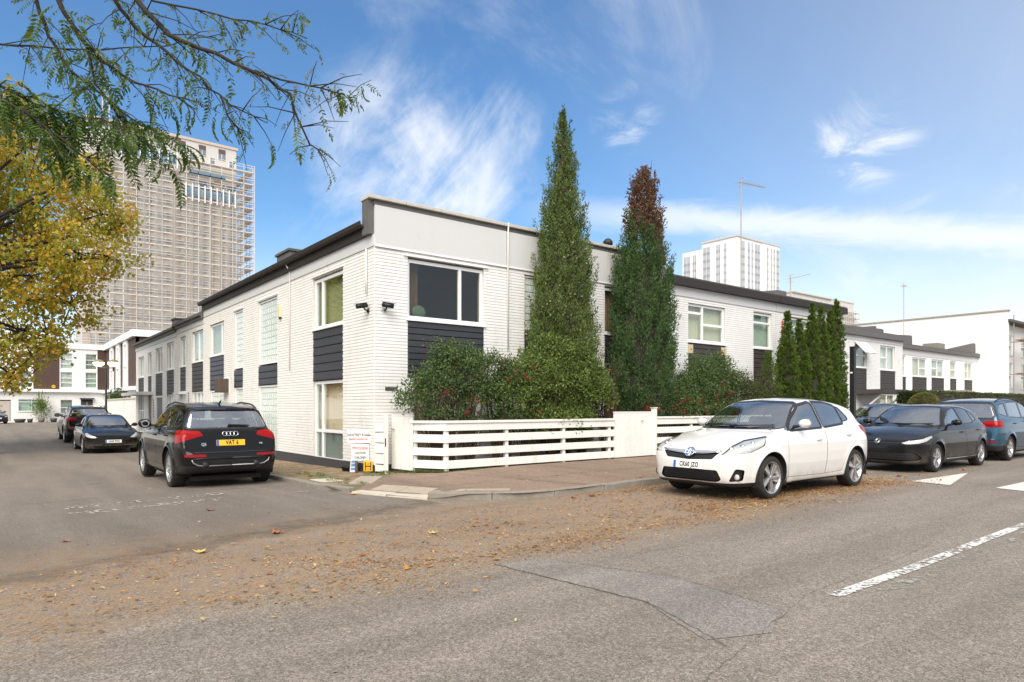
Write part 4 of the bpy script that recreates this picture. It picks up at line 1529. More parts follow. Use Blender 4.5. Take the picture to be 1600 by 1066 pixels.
def gate(label, a, b2, z0, z1, knob, hinge_post=None):
    a, b2 = Vector((*a, 0)), Vector((*b2, 0))
    d = b2 - a
    L = d.length
    g = thing('garden_gate', label, 'gate', (a.x, a.y, 0), 0)
    ang = math.atan2(d.y, d.x)
    n = max(3, round(L / .22))
    for i in range(n):
        mb = MB(); mb.box(i * L / n + .0015, (i + 1) * L / n - .0015, -.02, .02, z0 + .02, z1 - .03)
        o = bpy.data.objects.new('plank', mb.mesh('plank', M['white_wood'])); link(o, g); o.rotation_euler = (0, 0, ang)
    for zz_ in ((z1 - .03, z1), ):
        mb = MB(); mb.box(0, L, -.028, .028, *zz_)
        o = bpy.data.objects.new('rail', mb.mesh('rail', M['white_wood'])); link(o, g); o.rotation_euler = (0, 0, ang)
    mb = MB(); s = knob[0] * L
    mb.tube([(s, -.02, knob[1]), (s, -.055, knob[1])], .012, 8); mb.tube([(s - .045, -.055, knob[1]), (s + .045, -.055, knob[1])], .010, 8)
    o = bpy.data.objects.new('handle', mb.mesh('handle', M['grey_metal'], smooth=True)); link(o, g); o.rotation_euler = (0, 0, ang)
    return g


gate('narrow white garden gate standing ajar by the house corner', (.36, -.14), (.455, -.86), .10, 1.30, (.12, .98))
gate('wide white boarded garden gate between the two lengths of fence', (6.04, -1.36), (7.58, -1.32), .13, 1.345, (.70, 1.10))
gp = thing('gate_post', 'tall white post on the hinge side of the wide gate', 'post', (7.64, -1.33, 0))
mb = MB(); mb.box(7.59, 7.71, -1.39, -1.27, .03, 1.43); mb.build('shaft', M['white_wood'], gp, bevel=.01)
mb = MB(); mb.box(7.575, 7.725, -1.405, -1.255, 1.432, 1.455); mb.build('cap', M['white_wood'], gp, bevel=.006)
fr_ = thing('slat_fence', 'white slatted garden fence running on behind the white hatchback', 'fence', (7.72, -1.33, 0))
slat_run(fr_, (7.72, -1.35), (14.2, -1.30), ROWS, z0=.03)
cap_rail(fr_, (7.72, -1.34), (14.2, -1.29), 1.15)
posts(fr_, [(9.3, -1.285), (10.9, -1.275), (12.5, -1.262), (14.1, -1.25)], 1.14, .085)
mb = MB(); mb.add([(7.8, -1.2, 0), (14.1, -1.17, 0), (14.1, -1.17, .2), (7.8, -1.2, .2)], [(0, 1, 2, 3)]); mb.build('gravel_board', M['plinth'], fr_)

# ------------------------------------------------------------------ signs at the house corner
M['sign_white'] = paint('white sign plate', (.74, .74, .72), .4, var=.06, vs=7)
M['ink_black'] = paint('black lettering', (.012, .012, .012), .5)
M['ink_red'] = paint('red lettering', (.45, .03, .035), .5)
M['hydrant_yellow'] = paint('hydrant yellow', (.72, .40, .01), .45, var=.06)
SY = math.radians(-30)
sg = thing('road_sign', 'white private road notice boards with red and black lettering on a grey post', 'sign', (-.20, .33, gzf(-.2, .33) + .08), SY)


def plate(parent, x0, x1, z0, z1, rows, name='sign_plate'):
    mb = MB(); mb.box(x0, x1, -.036, -.024, z0, z1)
    p = mb.build(name, M['sign_white'], parent, local=True, bevel=.004)
    for (txt, zc, size, mt, st) in rows:
        me = text_mesh(txt, size, M[mt], 'lettering', .0015, st)
        o = bpy.data.objects.new('lettering', me); link(o, p)
        o.location = ((x0 + x1) / 2, -.0385, zc); o.rotation_euler = (PI / 2, 0, 0)
    return p


mb = MB(); mb.tube([(-.06, 0, -.1), (-.06, 0, .92)], .030, 12)
mb.build('post', M['grey_metal'], sg, local=True, smooth=True)
plate(sg, -.255, .235, .665, .95, [('HAWTREY ROAD', .84, .085, 'ink_black', .72), ('RESIDENTS PARKING ONLY', .745, .055, 'ink_red', .62)])
plate(sg, -.165, .215, .28, .635, [('PRIVATE ROAD', .555, .075, 'ink_red', .66), ('CAUTION', .445, .075, 'ink_black', .70), ('CHILDREN', .345, .075, 'ink_black', .70)])
mb = MB(); mb.box(-.02, .21, -.0385, -.0375, .517, .522)
me = text_mesh('NW3', .035, M['ink_black'], 'lettering', .001, .7)
o = bpy.data.objects.new('lettering', me); link(o, sg); o.location = (.205, -.0385, .83); o.rotation_euler = (PI / 2, 0, 0)
mb.build('underline', M['ink_red'], sg, local=True)

hs = thing('hydrant_sign', 'small yellow fire hydrant marker with a black H', 'sign', (-.12, .06, gzf(-.1, .1) + .09), math.radians(-28))
mb = MB(); mb.box(-.035, .035, -.02, .03, -.1, .1); mb.build('post', M['kerb'], hs, local=True)
mb = MB(); mb.box(-.098, .098, -.045, -.02, .045, .275); pl = mb.build('plate', M['hydrant_yellow'], hs, local=True, bevel=.012)
mb = MB()
mb.box(-.067, -.047, -.0475, -.0455, .07, .25); mb.box(.047, .067, -.0475, -.0455, .07, .25); mb.box(-.046, .046, -.0475, -.0455, .148, .172)
mb.build('letter_h', M['ink_black'], pl, local=True)
mb = MB(); mb.box(-.03, .03, -.0473, -.0455, .195, .225); mb.box(-.03, .03, -.0473, -.0455, .085, .115); mb.build('number_tab', paint('orange tab', (.65, .24, .01), .5), pl, local=True)

lb = thing('leaning_board', 'small grey leaning board with a blue label beside the sign post', 'board', (-.20, .62, gzf(-.2, .6) + .085), math.radians(-42))
M['blue_print'] = paint('blue print', (.08, .20, .38), .5, var=.3, vs=30)
mb = MB(); q = [(-.07, -.06, 0), (.07, -.06, 0), (.07, .03, .33), (-.07, .03, .33)]
mb.add(q + [(x, y + .012, z) for x, y, z in q], [(0, 1, 2, 3), (7, 6, 5, 4), (0, 4, 5, 1), (1, 5, 6, 2), (2, 6, 7, 3), (3, 7, 4, 0)])
bd_ = mb.build('panel', M['grey_metal'], lb, local=True)
mb = MB()
for (z0, z1) in ((.21, .30), (.13, .19), (.05, .10)):
    mb.add([(-.05, -.0625 + z0 * .2727, z0), (.05, -.0625 + z0 * .2727, z0), (.05, -.0625 + z1 * .2727, z1), (-.05, -.0625 + z1 * .2727, z1)], [(0, 1, 2, 3)])
mb.build('label', M['blue_print'], bd_, local=True)
bo = thing('black_bowl', 'shallow black bowl on the footpath under the big side window', 'bowl', (-.22, .88, gzf(-.2, .9) + .088))
mb = MB(); mb.lathe([(0, .0), (.11, 0), (.145, .08), (.15, .105), (.135, .10), (.10, .03), (0, .025)], 20, 2)
mb.build('dish', M['black_metal'], bo, local=True, smooth=True)
mb = MB(); mb.lathe([(.145, .095), (.165, .105), (.145, .115), (.14, .105)], 20, 2); mb.build('rim', M['black_metal'], bo, local=True, smooth=True)

bp_ = thing('street_post', 'tall black square post on the pavement behind the white hatchback', 'post', (11.6, -4.8, .1))
mb = MB(); mb.box(11.54, 11.66, -4.86, -4.74, .05, 3.06); mb.build('shaft', M['black_metal'], bp_, bevel=.008)
mb = MB(); mb.box(11.66, 11.685, -4.84, -4.76, 2.3, 2.44); mb.box(11.5, 11.54, -4.82, -4.78, 2.36, 2.40); mb.build('bracket', M['upvc'], bp_)
mb = MB(); mb.box(11.53, 11.67, -4.87, -4.73, 3.062, 3.08); mb.build('cap', M['fascia'], bp_)


# ------------------------------------------------------------------ roof aerials
def aerial(label, x, y, z0, z1, boom, n, mat, head=None):
    r = thing('roof_aerial', label, 'aerial', (x, y, z0), 0)
    mb = MB(); mb.tube([(x, y, z0), (x, y, z1)], .028, 8); mb.build('mast', mat, r)
    mb = MB(); e = Vector(boom)
    p = Vector((x, y, z1 - .12))
    a = p - e * .08
    mb.tube([tuple(a), tuple(p + e)], .018, 6)
    bmo = mb.build('boom', mat, r)
    mb = MB(); s = e.cross(Vector((0, 0, 1))).normalized()
    for i in range(n):
        c = a + (e * 1.08) * (i / (n - 1)); w = .14 + .10 * (1 - i / (n - 1))
        mb.tube([tuple(c - s * w), tuple(c + s * w)], .007, 4)
    for k in (-1, 1):
        mb.tube([tuple(a + e * .08 - s * .18 + Vector((0, 0, .16 * k))), tuple(a + e * .08 + s * .18 + Vector((0, 0, .16 * k)))], .008, 4)
    mb.tube([tuple(a + e * .08 + Vector((0, 0, -.2))), tuple(a + e * .08 + Vector((0, 0, .2)))], .01, 4)
    mb.build('element', mat, bmo)


aerial('tall television aerial on a thin mast over the street houses', 20.7, 4.5, 5.5, 11.95, (1.75, -.15, .08), 14, M['rust_pole'])
aerial('faint television aerial behind the white roof slope', 24.1, 4.0, 5.5, 7.85, (1.55, -.1, .38), 9, M['rust_pole'])
aerial('television aerial standing on the set back houses', 46.1, 7.6, 5.6, 10.5, (.6, .2, .0), 8, M['rust_pole'])
aerial('television aerial on the side terrace roof in front of the wrapped tower', 2.0, 26.1, 5.0, 9.6, (-1.7, -.6, -.1), 10, M['rust_pole'])
sa_ = thing('roof_aerial', 'tiny aerial on the gutter line beside the parapet', 'aerial', (.6, 3.2, 5.5))
mb = MB(); mb.tube([(.6, 3.2, 5.4), (.6, 3.2, 5.95)], .012, 6); mb.build('mast', M['rust_pole'], sa_)
mb = MB(); mb.tube([(.45, 3.1, 5.75), (.75, 3.3, 6.1)], .010, 5); mb.tube([(.5, 3.25, 5.8), (.7, 3.1, 5.85)], .008, 5); mb.build('element', M['rust_pole'], sa_)

# ------------------------------------------------------------------ twin globe street lamp
lp = thing('street_lamp', 'twin globe street lamp with both lamps lit', 'street lamp', (-.5, 38.3, 0))
mb = MB(); mb.lathe([(.10, -.2), (.10, .9), (.07, .95), (.06, 4.0), (.045, 4.05), (.04, 4.15)], 12, 2, (-.5, 38.3, 0)); mb.build('post', M['black_metal'], lp, smooth=True)
dx = Vector((.788, -.6157, 0)) * .48
mb = MB(); c = Vector((-.5, 38.3, 4.08)); mb.tube([tuple(c - dx), tuple(c), tuple(c + dx)], .03, 8)
for k in (-1, 1): mb.tube([tuple(c + dx * k + Vector((0, 0, -.22))), tuple(c + dx * k + Vector((0, 0, .2)))], .045, 8)
mb.build('crossarm', M['black_metal'], lp)
gm, gnt, gb = new_mat('lit globe')
gb.inputs['Base Color'].default_value = (.9, .85, .7, 1)
gb.inputs['Emission Color'].default_value = (1.0, .86, .45, 1)
gb.inputs['Emission Strength'].default_value = 6.0
M['globe_top'] = paint('smoked globe top', (.22, .19, .10), .15)
for k in (-1, 1):
    q = c + dx * k + Vector((0, 0, .33))
    mb = MB(); mb.lathe([(.0, -.22), (.15, -.20), (.29, -.10), (.33, .02)], 20, 2, tuple(q)); g0 = mb.build('globe', gm, lp, smooth=True)
    mb = MB(); mb.lathe([(.335, .02), (.30, .12), (.18, .21), (.0, .24)], 20, 2, tuple(q)); mb.build('globe_hood', M['globe_top'], g0, smooth=True)
# ================================================================== buildings further off
fb = thing('flat_block', 'three storey white and brown brick block closing the side road', 'building', (-12, 67.7, 0))
V = 67.7
cols = [(-30, -8.4, 'w'), (-8.4, -6.0, 'b'), (-6.0, -3.2, 'w'), (-3.2, -1.05, 'b'), (-1.05, 2.2, 'w'), (2.2, 3.3, 'b')]
win = [(-7.0, -5.6), (-4.40, -3.28), (-1.0, .05), (1.15, 2.15), (-12.5, -11.2), (-10.4, -9.3), (-16, -14.8), (-19, -17.8)]
ops = [(a, b2, z0, z1) for a, b2 in win for (z0, z1) in ((3.45, 5.05), (5.35, 6.95))]
gops = [(-4.40, -2.3, 1.08, 2.28), (-1.0, .05, .15, 2.25), (.75, 1.8, .1, 2.3), (-7.6, -5.0, .1, 2.2), (-11, -9, 1.0, 2.25)]
mb_w, mb_b = MB(), MB()
for (a0, a1, kind) in cols:
    oo = [o for o in ops if o[1] > a0 and o[0] < a1]
    for c in wall_cells(a0, a1, 3.28, 7.42, [(max(o[0], a0), min(o[1], a1), o[2], o[3]) for o in oo]):
        if kind == 'w': mb_w.box(c[0], c[1], V, V + .3, c[2], c[3])
        else:
            q = MB(); q.box(c[0], c[1], V + .03, V + .3, c[2], c[3]); q.build('brown_panel', M['brown_brick'], fb)
for c in wall_cells(-30, 3.3, -.2, 3.0, gops):
    mb_w.box(c[0], c[1], V + .02, V + .3, c[2], c[3])
mb_w.build('white_wall', M['brick_front'], fb)
mb = MB(); mb.box(-30, 3.3, V - .35, V + .3, 3.002, 3.278); mb.build('canopy_band', M['render_far'], fb)
mb = MB(); mb.box(-30, 3.3, V - .12, V + .3, 7.422, 7.95); mb.build('parapet', M['render_far'], fb)
mb = MB(); mb.box(-30, 3.3, V + .3, V + 9, 7.3, 7.5); mb.build('roof', M['felt'], fb)
mb = MB(); mb.box(-30, 3.3, V + 1.2, V + 1.3, 0, 7.4); mb.build('inner_walls', M['room'], fb)
for o in ops:
    window(fb, 'x', V, *o, hbars=((-1, .30), (-1, .62)), blind=random.choice(['blind_white', 'blind_green', 'blind_grey']), sill=False, fw=.06)
window(fb, 'x', V, *gops[0], vbars=(.5,), hbars=((-1, .8),), blind='blind_green')
window(fb, 'x', V, *gops[1], hbars=((-1, .33), (-1, .62)), blind='blind_grey')
window(fb, 'x', V, *gops[4], vbars=(.5,), blind='blind_white')
mb = MB(); mb.box(.78, 1.77, V + .06, V + .1, .1, 2.15); d_ = mb.build('door', M['plinth'], fb)
mb = MB(); mb.box(1.22, 1.34, V + .05, V + .06, .5, 2.0); mb.build('door_glass', M['grey_metal'], d_)
mb = MB(); mb.box(.65, 1.9, V - .5, V + .02, 2.32, 2.42); mb.build('door_hood', M['plinth'], d_)
mb = MB(); mb.box(-7.55, -5.05, V + .1, V + .14, .1, 2.1); g_ = mb.build('garage_door', paint('beige garage door', (.50, .44, .38), .6), fb)
me = text_mesh('62', .28, M['ink_black'], 'lettering')
o = bpy.data.objects.new('lettering', me); link(o, g_); o.location = Vector((-5.75, V + .095, 1.6)) - base_loc(g_); o.rotation_euler = (PI / 2, 0, 0)
mb = MB(); mb.lathe([(.0, -.05), (.16, -.05), (.18, 0)], 12, 1, (-1.55, V - .02, 3.55)); mb.build('alarm_disc', paint('amber disc', (.62, .35, .03), .5), fb)
mb = MB(); mb.box(-9, -1.5, V + 5, V + 10, 7.5, 9.6); mb.build('stair_tower', M['render_far'], fb)

fw_ = thing('flat_block_wing', 'brown brick wing with tall white window bays standing out from the white block', 'building', (2.9, 58, 0))
U = 2.9
wc = [(49.5, 53.3, 'b'), (53.3, 55.4, 'w'), (55.4, 57.6, 'b'), (57.6, 59.7, 'w'), (59.7, 61.7, 'b'), (61.7, 63.9, 'w'), (63.9, 67.7, 'b')]
mb_w, mb_b = MB(), MB()
wo = []
for (a0, a1, kd) in wc:
    if kd == 'b':
        q = MB(); q.box(U + .03, U + .3, a0, a1, 3.25, 7.35); q.build('brown_panel', M['brown_brick'], fw_)
    else:
        oo = [(a0 + .35, a1 - .35, z0, z1) for z0, z1 in ((3.4, 5.05), (5.35, 7.0))]
        wo += oo
        for c in wall_cells(a0, a1, 3.25, 7.35, oo):
            mb_w.box(U - .1, U + .3, c[0], c[1], c[2], c[3])
mb_b.box(U, 12, 49.5, 49.8, 3.0, 7.35)
mb_w.box(U - .1, U + .3, 49.5, 67.6, -.2, 2.9)
mb_w.box(U + .3, 12, 49.45, 49.8, -.2, 2.9)
mb_w.build('white_wall', M['render_far'], fw_); mb_b.build('end_wall', M['brown_brick'], fw_)
for o in wo: window(fw_, 'y', U - .1, *o, hbars=((-1, .5),), blind='blind_white', sill=False)
mb = MB(); mb.box(U - .25, 12, 49.3, 67.5, 7.352, 7.92); mb.build('parapet', M['render_far'], fw_)
mb = MB(); mb.box(U - .35, 12, 49.2, 67.4, 2.902, 3.22); mb.build('canopy_band', M['render_far'], fw_)
mb = MB()
for i in range(7): mb.box(U - .13, U - .1, 51 + i * 2.2, 52.3 + i * 2.2, 2.3, 2.6)
mb.build('clerestory', M['plinth'], fw_)
gw = thing('garden_wall', 'low white garden wall beyond the end of the side terrace', 'wall', (1.5, 40, 0))
mb = MB()
for i in range(5): mb.box(.6, .8, 32.5 + i * 3, 35.4 + i * 3, -.2, 2.0)
mb.build('wall', M['brick_side'], gw)
mb = MB(); mb.box(.55, .85, 32.5, 47.5, 2.0, 2.1); mb.build('coping', M['kerb_pale'], gw)
bl = thing('gate_pier', 'low stone pier at the far left edge of the side road', 'pier', (-6.4, 17.6, 0))
mb = MB(); mb.box(-6.62, -6.38, 17.4, 17.75, -.3, .62); mb.build('shaft', M['kerb'], bl, bevel=.01)
mb = MB(); mb.box(-6.65, -6.35, 17.37, 17.78, .622, .70); mb.build('cap', M['kerb'], bl, bevel=.01)
# pots by the far block
def pot(label, x, y, w, h, plant):
    r = thing('plant_pot', label, 'plant pot', (x, y, 0), 0, 'pots in front of the white block')
    mb = MB(); mb.lathe([(0, 0), (w * .7, 0), (w, h), (w * .92, h), (w * .85, h - .05), (0, h - .06)], 12, 2); mb.build('pot', M['kerb'] if plant else M['plinth'], r, local=True, smooth=True)
    mb = MB(); mb.lathe([(0, h - .05), (w * .84, h - .045)], 12, 2); mb.build('soil', M['soil'], r, local=True)


pot('pale pot with a tall feathery plant by the white block', -2.6, 66.9, .32, .5, True)
pot('dark trough by the white block under the wide window', -4.3, 66.9, .5, .35, False)
pot('small dark pot left of the feathery plant', -3.5, 66.9, .25, .35, False)
pot('dark square pot right of the feathery plant', -1.6, 66.9, .32, .4, False)

# ------------------------------------------------------------------ wrapped tower at the left
def net_mat(name, col, amt):
    m, nt, b = new_mat(name)
    out = nt.n['Material Output']
    b.inputs['Roughness'].default_value = .9
    n = nt.noise(pos(nt), .22, 5, .6)
    nt.put(b, 'Base Color', nt.mix(n, tuple(c * .88 for c in col), col))
    tr = nt.new('ShaderNodeBsdfTransparent')
    tl = nt.new('ShaderNodeBsdfTranslucent'); tl.inputs[0].default_value = (*col, 1)
    m1 = nt.new('ShaderNodeMixShader'); m1.inputs[0].default_value = .35
    nt.l.new(b.outputs[0], m1.inputs[1]); nt.l.new(tl.outputs[0], m1.inputs[2])
    mx = nt.new('ShaderNodeMixShader')
    nt.put(mx, 0, nt.math('ADD', amt, nt.math('MULTIPLY', nt.math('SUBTRACT', n, .5), .25)))
    nt.l.new(tr.outputs[0], mx.inputs[1]); nt.l.new(m1.outputs[0], mx.inputs[2])
    nt.l.new(mx.outputs[0], out.inputs[0])
    return m


M['net'] = net_mat('scaffold netting', (.72, .68, .625), .38)
M['tower_wall'] = paint('tower cladding', (.55, .53, .50), .7, var=.08, vs=.1)
M['tower_pier'] = paint('tower pier', (.52, .44, .37), .8, var=.1, vs=.1)
M['tower_glass'] = paint('tower glass', (.17, .21, .25), .25, var=.25, vs=.3)
M['tower_dark'] = paint('tower dark panel', (.10, .065, .06), .6, var=.2)
M['scaf'] = paint('far scaffold tube', (.70, .65, .60), .6, var=.1)
M['scaf_deck'] = paint('far scaffold deck', (.66, .61, .55), .7, var=.1)


def wrapped_tower(label, u0, u1, v0, depth, H, floors, wcols, top_open, wins):
    t = thing('wrapped_tower', label, 'tower block', ((u0 + u1) / 2, v0, 0))
    fh = H / floors
    mb = MB()
    split = u0 + (u1 - u0) * .60
    mb.box(u0, split, v0 + .6, v0 + depth, 0, H - .6); mb.box(split + .02, u1, v0, v0 + depth, 0, H - .6)
    mb.build('core', M['tower_wall'], t)
    mb = MB(); mb.box(u0 - .3, u1 + .3, v0 - .2, v0 + depth + .3, H - .598, H); mb.build('roof', M['tower_pier'], t)
    mb = MB()
    for i in range(0, wcols + 1, 4):
        x = u0 + (u1 - u0) * i / wcols
        f = v0 + .6 if x < split else v0
        mb.box(x - .7, x + .7, f - .25, f - .002, 0, H - 8)
    mb.build('pier', M['tower_pier'], t)
    if wins:
        wm = {}
        for w in (1.3, 2.2):
            q = MB(); q.mi = 0
            q.box(-w / 2, w / 2, -.06, 0, -.8, .8); q.mi = 1
            q.box(-w / 2 + .12, w / 2 - .12, -.075, -.061, -.68, .1); q.box(-w / 2 + .12, w * .1, -.075, -.061, .2, .68); q.box(w * .1 + .1, w / 2 - .12, -.075, -.061, .2, .68)
            wm[w] = q.mesh('window', [M['render_far'], M['tower_glass']])
        q = MB(); q.mi = 0; q.box(-.75, .75, -.06, 0, .25, 1.25); q.mi = 1; q.box(-.75, .75, -.05, 0, -1.25, .22); q.mi = 2; q.box(-.1, .0, -.07, -.051, -1.25, .2)
        tall = q.mesh('window', [M['tower_dark'], M['tower_glass'], M['render_far']])
        for f in range(floors):
            z = (f + .52) * fh
            for c in range(wcols):
                x = u0 + (u1 - u0) * (c + .5) / wcols
                face = v0 + .6 if x < split else v0
                if f >= floors - 1 - top_open:
                    if f >= floors - 2 and c % 2 == 0 and f == floors - 1:
                        inst('window', tall, t, (x, face, z - 1.0))
                    elif f == floors - 2 and c % 2 == 1:
                        inst('window', wm[1.3], t, (x, face, z))
                else:
                    inst('window', wm[2.2 if c % 3 == 1 else 1.3], t, (x, face, z))
        # blue glazing bands showing where the netting has come away
        for (a, b2, z0, z1) in ((.18, .56, H - 7.3, H - 5.2), (.62, .97, H - 13.4, H - 11.6), (.64, .9, H - 8.6, H - 7.7)):
            q = MB(); q.box(u0 + (u1 - u0) * a, u0 + (u1 - u0) * b2, v0 - 2.1, v0 - 2.0, z0, z1); q.build('glazing_band', paint('blue glazing', (.16, .24, .31), .2, var=.4, vs=.4) if 'blue glazing' not in MATS else MATS['blue glazing'], t)
        for (n_, a, b2, z0, z1) in ((8, .62, .35, 14.6, 10.8), (6, .2, .36, 8.2, 4.8)):
            for k in range(n_ + 1):
                x = u0 + (u1 - u0) * (a + b2 * k / n_)
                q = MB(); q.box(x - .12, x + .12, v0 - 2.35, v0 - 2.2, H - z0, H - z1); q.build('white_strut', M['render_far'], t)
    # scaffold: standards, ledgers, decks
    ht = H - 5.5
    sf = v0 - 1.9
    q = MB()
    n = int((u1 - u0 + 5) / 2.3)
    for i in range(n + 1):
        x = u0 - 1 + (u1 - u0 + 4.5) * i / n
        q.box(x - .05, x + .05, sf - .2, sf - .1, 0, ht + (1.5 if i % 3 else 3))
    for y in np.arange(sf, v0 + depth, 2.4):
        q.box(u1 + 3.1, u1 + 3.25, y - .06, y + .06, 0, ht + 1)
    for k in range(int(ht / fh) + 1):
        z = k * fh
        for dz in (.95, 1.5): q.box(u0 - 1, u1 + 3.3, sf - .2, sf - .1, z + dz - .045, z + dz + .045)
        for dz in (.95, 1.5): q.box(u1 + 3.1, u1 + 3.2, sf, v0 + depth, z + dz - .04, z + dz + .04)
    o = q.build('scaffold_tubes', M['scaf'], t); o['kind'] = 'stuff'
    for k in range(int(ht / fh) + 1):
        q = MB(); z = k * fh
        q.box(u0 - 1, u1 + 3.3, sf - .2, v0 - .5, z - .12, z + .08); q.box(u1 + 1.8, u1 + 3.3, v0 - .49, v0 + depth, z - .14, z + .06)
        q.build('scaffold_deck', M['scaf_deck'], t)
    # netting in uneven lifts; it sags at its upper edge
    nb = [u0 - 1, split + .5, u1 + 1.2]
    for k in range(2):
        q = MB(); N = 24
        a, b2 = nb[k], nb[k + 1]
        tops = []
        for i in range(N + 1):
            s = i / N
            sag = (9.5 if k else 7.2) + (2.6 if k else 1.4) * math.sin(PI * s) + .5 * math.sin(s * 23 + k)
            tops.append((a + (b2 - a) * s, H - sag))
        vs = [(x, sf - .12, 0) for x, z in tops] + [(x, sf - .12 + .25 * math.sin(i * 1.7), z) for i, (x, z) in enumerate(tops)]
        q.add(vs, [(i, i + 1, N + 2 + i, N + 1 + i) for i in range(N)])
        q.build('netting', M['net'], t)
    return t


wrapped_tower('tall tower block wrapped in beige scaffold netting rising behind the side terrace', 9.0, 38.4, 148, 22, 61.5, 22, 14, 2, True)
mast = thing('hoist_mast', 'thin lattice hoist mast on top of the wrapped tower', 'mast', (12, 150, 61))
mb = MB()
for k in (0, 1):
    mb.box(11.6 + k * 1.2, 11.75 + k * 1.2, 147, 147.15, 61.5, 69)
for i in range(6): mb.box(11.6, 12.95, 147, 147.12, 62.5 + i * 1.1, 62.6 + i * 1.1)
mb.build('frame', M['scaf'], mast)

# ------------------------------------------------------------------ white tower at the right
wt = thing('white_tower', 'white tower block with grey window strips beyond the street houses', 'tower block', (205, 125, 0))
mb = MB(); mb.box(191, 206.5, 117, 131, 0, 59); mb.box(206.7, 220, 118.5, 128, 0, 59.8); mb.box(190.6, 205, 131.2, 139, 0, 57)
mb.build('core', M['render_far'], wt)
mb = MB(); mb.box(190.7, 206.7, 116.7, 131.1, 59.002, 59.6); mb.box(206.8, 220.2, 118.3, 128.2, 59.802, 60.3); mb.build('roof', M['tower_wall'], wt)
M['strip_glass'] = paint('grey window strip', (.43, .45, .47), .3, var=.15, vs=.4)
M['strip_panel'] = paint('grey spandrel', (.31, .31, .325), .6, var=.1)


def strips(face_axis, face, runs, z1, fh=2.6, z0=8):
    for (a, b2) in runs:
        q = MB()
        q.mi = 0; wbox(q, face_axis, face, a, b2, -.10, -.02, z0, z1)
        q.mi = 1
        z = z0
        while z < z1 - 1:
            wbox(q, face_axis, face, a, b2, -.14, -.102, z, z + .85)
            z += fh
        q.mi = 2
        wbox(q, face_axis, face, (a + b2) / 2 - .06, (a + b2) / 2 + .06, -.15, -.145, z0, z1)
        q.build('window_strip', [M['strip_glass'], M['strip_panel'], M['render_far']], wt)


strips('x', 117, [(193.2, 195.4), (197.3, 198.6), (199.6, 200.6), (201.6, 204.6)], 58)
strips('x', 118.5, [(211.6, 212.5), (214.2, 215.0), (216.0, 216.9), (217.9, 219.6)], 58.6)
strips('y', 191, [(127.6, 130.4), (123.5, 125), (121, 122)], 57.5)
strips('y', 190.6, [(135.6, 138.4), (133, 134.5)], 55.5)
wrapped_tower('distant tower block under pale scaffold netting above the conifers', 322, 388, 170, 30, 62, 20, 12, 2, False)
# ================================================================== cars
# A car body is one smooth implicit surface (lower body + greenhouse, from real side and plan outlines), meshed once,
# then cut along the true outlines of its doors, windows, lamps and arches so each becomes a part.
def smin(a, b, k):
    h = np.maximum(k - np.abs(a - b), 0) / k
    return np.minimum(a, b) - h * h * k * .25


def smax(a, b, k):
    return -smin(-a, -b, k)


def spline(pts, n=6):
    """closed Catmull-Rom through pts; a point given as (x, y, 1) is kept sharp"""
    P_ = [np.array(p[:2], float) for p in pts]
    sharp = [len(p) > 2 for p in pts]
    out = []
    m = len(P_)
    for i in range(m):
        p0, p1, p2, p3 = P_[i - 1], P_[i], P_[(i + 1) % m], P_[(i + 2) % m]
        if sharp[i]: p0 = p1 - (p2 - p1)
        if sharp[(i + 1) % m]: p3 = p2 + (p2 - p1)
        d1 = np.linalg.norm(p2 - p1)
        t1 = (p2 - p0) / max(np.linalg.norm(p2 - p0), 1e-9) * d1
        t2 = (p3 - p1) / max(np.linalg.norm(p3 - p1), 1e-9) * d1
        for k in range(n):
            t = k / n
            h = (2 * t**3 - 3 * t**2 + 1, t**3 - 2 * t**2 + t, -2 * t**3 + 3 * t**2, t**3 - t**2)
            out.append(h[0] * p1 + h[1] * t1 + h[2] * p2 + h[3] * t2)
    return np.array(out)


class Table:
    """signed distance to a closed outline, tabulated"""
    def __init__(self, poly, lo, hi, st=.02):
        self.lo, self.st = np.array(lo, float), st
        nx, ny = [int((h - l) / st) + 2 for l, h in zip(lo, hi)]
        X, Y = np.meshgrid(self.lo[0] + np.arange(nx) * st, self.lo[1] + np.arange(ny) * st, indexing='ij')
        d = np.full(X.shape, 1e9)
        ins = np.zeros(X.shape, bool)
        m = len(poly)
        for i in range(m):
            a, b = poly[i], poly[(i + 1) % m]
            e = b - a
            L = max(e @ e, 1e-12)
            t = np.clip(((X - a[0]) * e[0] + (Y - a[1]) * e[1]) / L, 0, 1)
            d = np.minimum(d, (X - a[0] - t * e[0]) ** 2 + (Y - a[1] - t * e[1]) ** 2)
            c = ((a[1] > Y) != (b[1] > Y))
            if abs(e[1]) > 1e-12:
                ins ^= c & (X < e[0] * (Y - a[1]) / e[1] + a[0])
        self.t = np.where(ins, -1, 1) * np.sqrt(d)

    def __call__(self, x, y):
        fx = np.clip((x - self.lo[0]) / self.st, 0, self.t.shape[0] - 1.001)
        fy = np.clip((y - self.lo[1]) / self.st, 0, self.t.shape[1] - 1.001)
        i, j = fx.astype(int), fy.astype(int)
        a, b = fx - i, fy - j
        T = self.t
        return (T[i, j] * (1 - a) * (1 - b) + T[i + 1, j] * a * (1 - b) + T[i, j + 1] * (1 - a) * b + T[i + 1, j + 1] * a * b)


